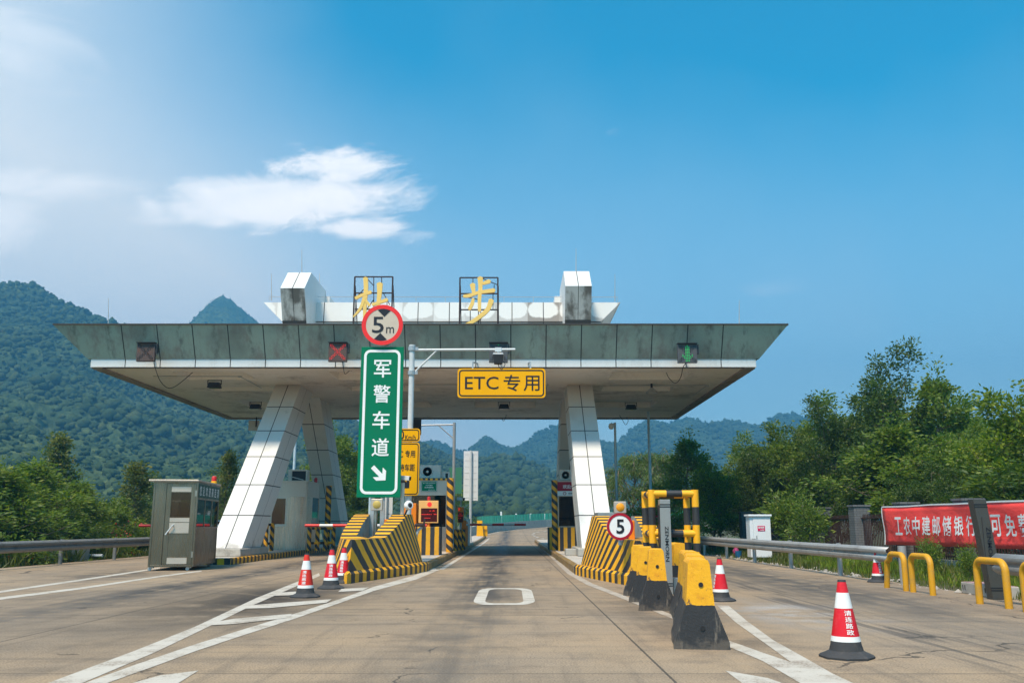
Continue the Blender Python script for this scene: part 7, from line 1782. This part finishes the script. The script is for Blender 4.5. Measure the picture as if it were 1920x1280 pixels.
# left side
for i, (k, px, py, Y, w, lab) in enumerate((
    ('feathery', 75, 868, 33, 1.25, 'feathery bright tree standing in front near the left picture edge'),
    ('feathery', 150, 905, 30, 1.1, 'feathery low tree left of the boom arm tip'),
    ('feathery', 10, 880, 27, 1.2, 'feathery tree cut by the left picture edge'),
    ('poplar', 112, 815, 46, 1.05, 'slim poplar with the highest top on the left side'),
    ('poplar', 256, 868, 44, 1.2, 'pale poplar rising left of the guard hut roof'),
    ('poplar', 432, 848, 50, .9, 'pale poplar between the guard hut and the left leg'),
    ('broad', 190, 915, 40, 1.2, 'mid-green tree filling the row left of the pale poplar'),
    ('broad', 40, 905, 44, 1.2, 'mid-green tree behind the feathery trees at far left'),
    ('broad_dark', 305, 892, 58, 1.3, 'dark tree behind the left end of the guard hut roof'),
    ('broad_dark', 370, 880, 62, 1.3, 'dark tree behind the guard hut roof beacon'),
    ('broad_dark', 440, 900, 60, 1.2, 'dark tree behind the left leg'),
    ('broad_dark', 120, 940, 36, 1.3, 'dark undergrowth tree below the highest poplar'),
    ('feathery', -60, 850, 30, 1.2, 'feathery tree just outside the left picture edge'),
    ('broad_dark', 500, 905, 64, 1.2, 'dark tree glimpsed right of the left front leg'),
    )):
    plant(k, px, py, Y, w, lab, rot=i * 1.3, group=G2, zbase=-1.6)
for i, (px, py, Y, k) in enumerate(((-40, 1000, 22, 'shrub'), (30, 1015, 25, 'shrub_bright'), (95, 1010, 28, 'shrub'), (150, 1002, 31, 'shrub_dark'), (205, 990, 34, 'shrub_bright'), (250, 975, 37, 'shrub_bright'), (280, 985, 40, 'shrub'), (225, 1010, 30, 'shrub_bright'), (60, 985, 31, 'shrub_dark'))):
    plant(k, px, py, Y, 1.5, ('green bush at the far left corner behind the rail', 'bright bush behind the first rail post at far left', 'green bush behind the middle of the left rail', 'dark bush behind the culvert wall', 'bright bush right of the culvert wall', 'bright bush under the tip of the left boom arm', 'green bush touching the left side of the guard hut', 'low bright bush beside the second rail post', 'dark bush in the second row at far left')[i], name='bush', cat='bush', rot=i * .9, group=G2, zbase=-.5)

# grass, rubble (stuff)
def grass(name, n, fx, fy, hmin, hmax, seed, m, zf):
    rg = np.random.default_rng(seed); x = fx(rg, n); y = fy(rg, n); z = np.array([zf(a, b) for a, b in zip(x, y)])
    cl = np.clip(vnoise(x * 1.3, y * 1.3, seed) * 1.5, .25, 1.4)
    pts = np.stack([x, y, z], 1); d = rg.normal(size=(n, 3)) * .35; d[:, 2] = 1
    return tag(leafmesh(name, pts, d, rg.uniform(hmin, hmax, n) * cl, m, .10, rg), kind='stuff')
def gzr(x, y): return gz(y) - .05 + min(.18, max(0, (x - 8.5) * .10))
grass('verge_grass', 26000, lambda r, n: 8.25 + 2.7 * r.random(n) ** .9, lambda r, n: 6 + 40 * r.random(n) ** 1.3, .08, .26, 3, M['grass'], gzr)
grass('weeds', 9000, lambda r, n: 8.7 + 2.0 * r.random(n), lambda r, n: 9 + 22 * r.random(n), .12, .30, 8, M['leafC'], gzr)
grass('left_verge_grass', 16000, lambda r, n: -15.0 - 3.5 * r.random(n), lambda r, n: 12 + 45 * r.random(n), .2, .6, 4, M['grass'], lambda x, y: -.05 - max(0, (-15 - x) * .16))
rg = np.random.default_rng(12); mb = MB()
for k in range(700):
    y = 6 + 45 * rg.random() ** 1.2; x = 8.12 + .42 * abs(rg.normal()) * .7; r_ = .025 + .06 * rg.random() ** 2.5
    i = len(mb.v); c = Vector((x, y, r_ * .35 - .02)); pts = [c + Vector((sx * r_ * rg.uniform(.6, 1.2), sy * r_ * rg.uniform(.6, 1.3), sz * r_ * rg.uniform(.4, .8))) for sx, sy, sz in ((1, 0, 0), (0, 1, 0), (-1, 0, 0), (0, -1, 0), (0, 0, 1), (0, 0, -1))]
    mb.v.extend(pts)
    for f in ((0, 1, 4), (1, 2, 4), (2, 3, 4), (3, 0, 4), (1, 0, 5), (2, 1, 5), (3, 2, 5), (0, 3, 5)): mb.f.append([i + j for j in f]); mb.uv.append([(0, 0)] * 3); mb.mi.append(0)
tag(mb.build('roadside_rubble', M['stone']), kind='stuff')

# ================================================================== HAZE
hm = bpy.data.materials.new('air_haze'); hm.use_nodes = True; ht = NT(hm.node_tree); ht.n.clear()
pv = ht.new('ShaderNodeVolumePrincipled'); pv.inputs['Color'].default_value = (0.16, 0.55, 0.92, 1); pv.inputs['Density'].default_value = 0.00078; pv.inputs['Anisotropy'].default_value = 0.2
ho = ht.new('ShaderNodeOutputMaterial'); ht.l.new(pv.outputs[0], ho.inputs['Volume'])
mb = MB(); mb.box(-1700, 1700, -120, 1560, -6, 285); tag(mb.build('haze', hm), kind='stuff')
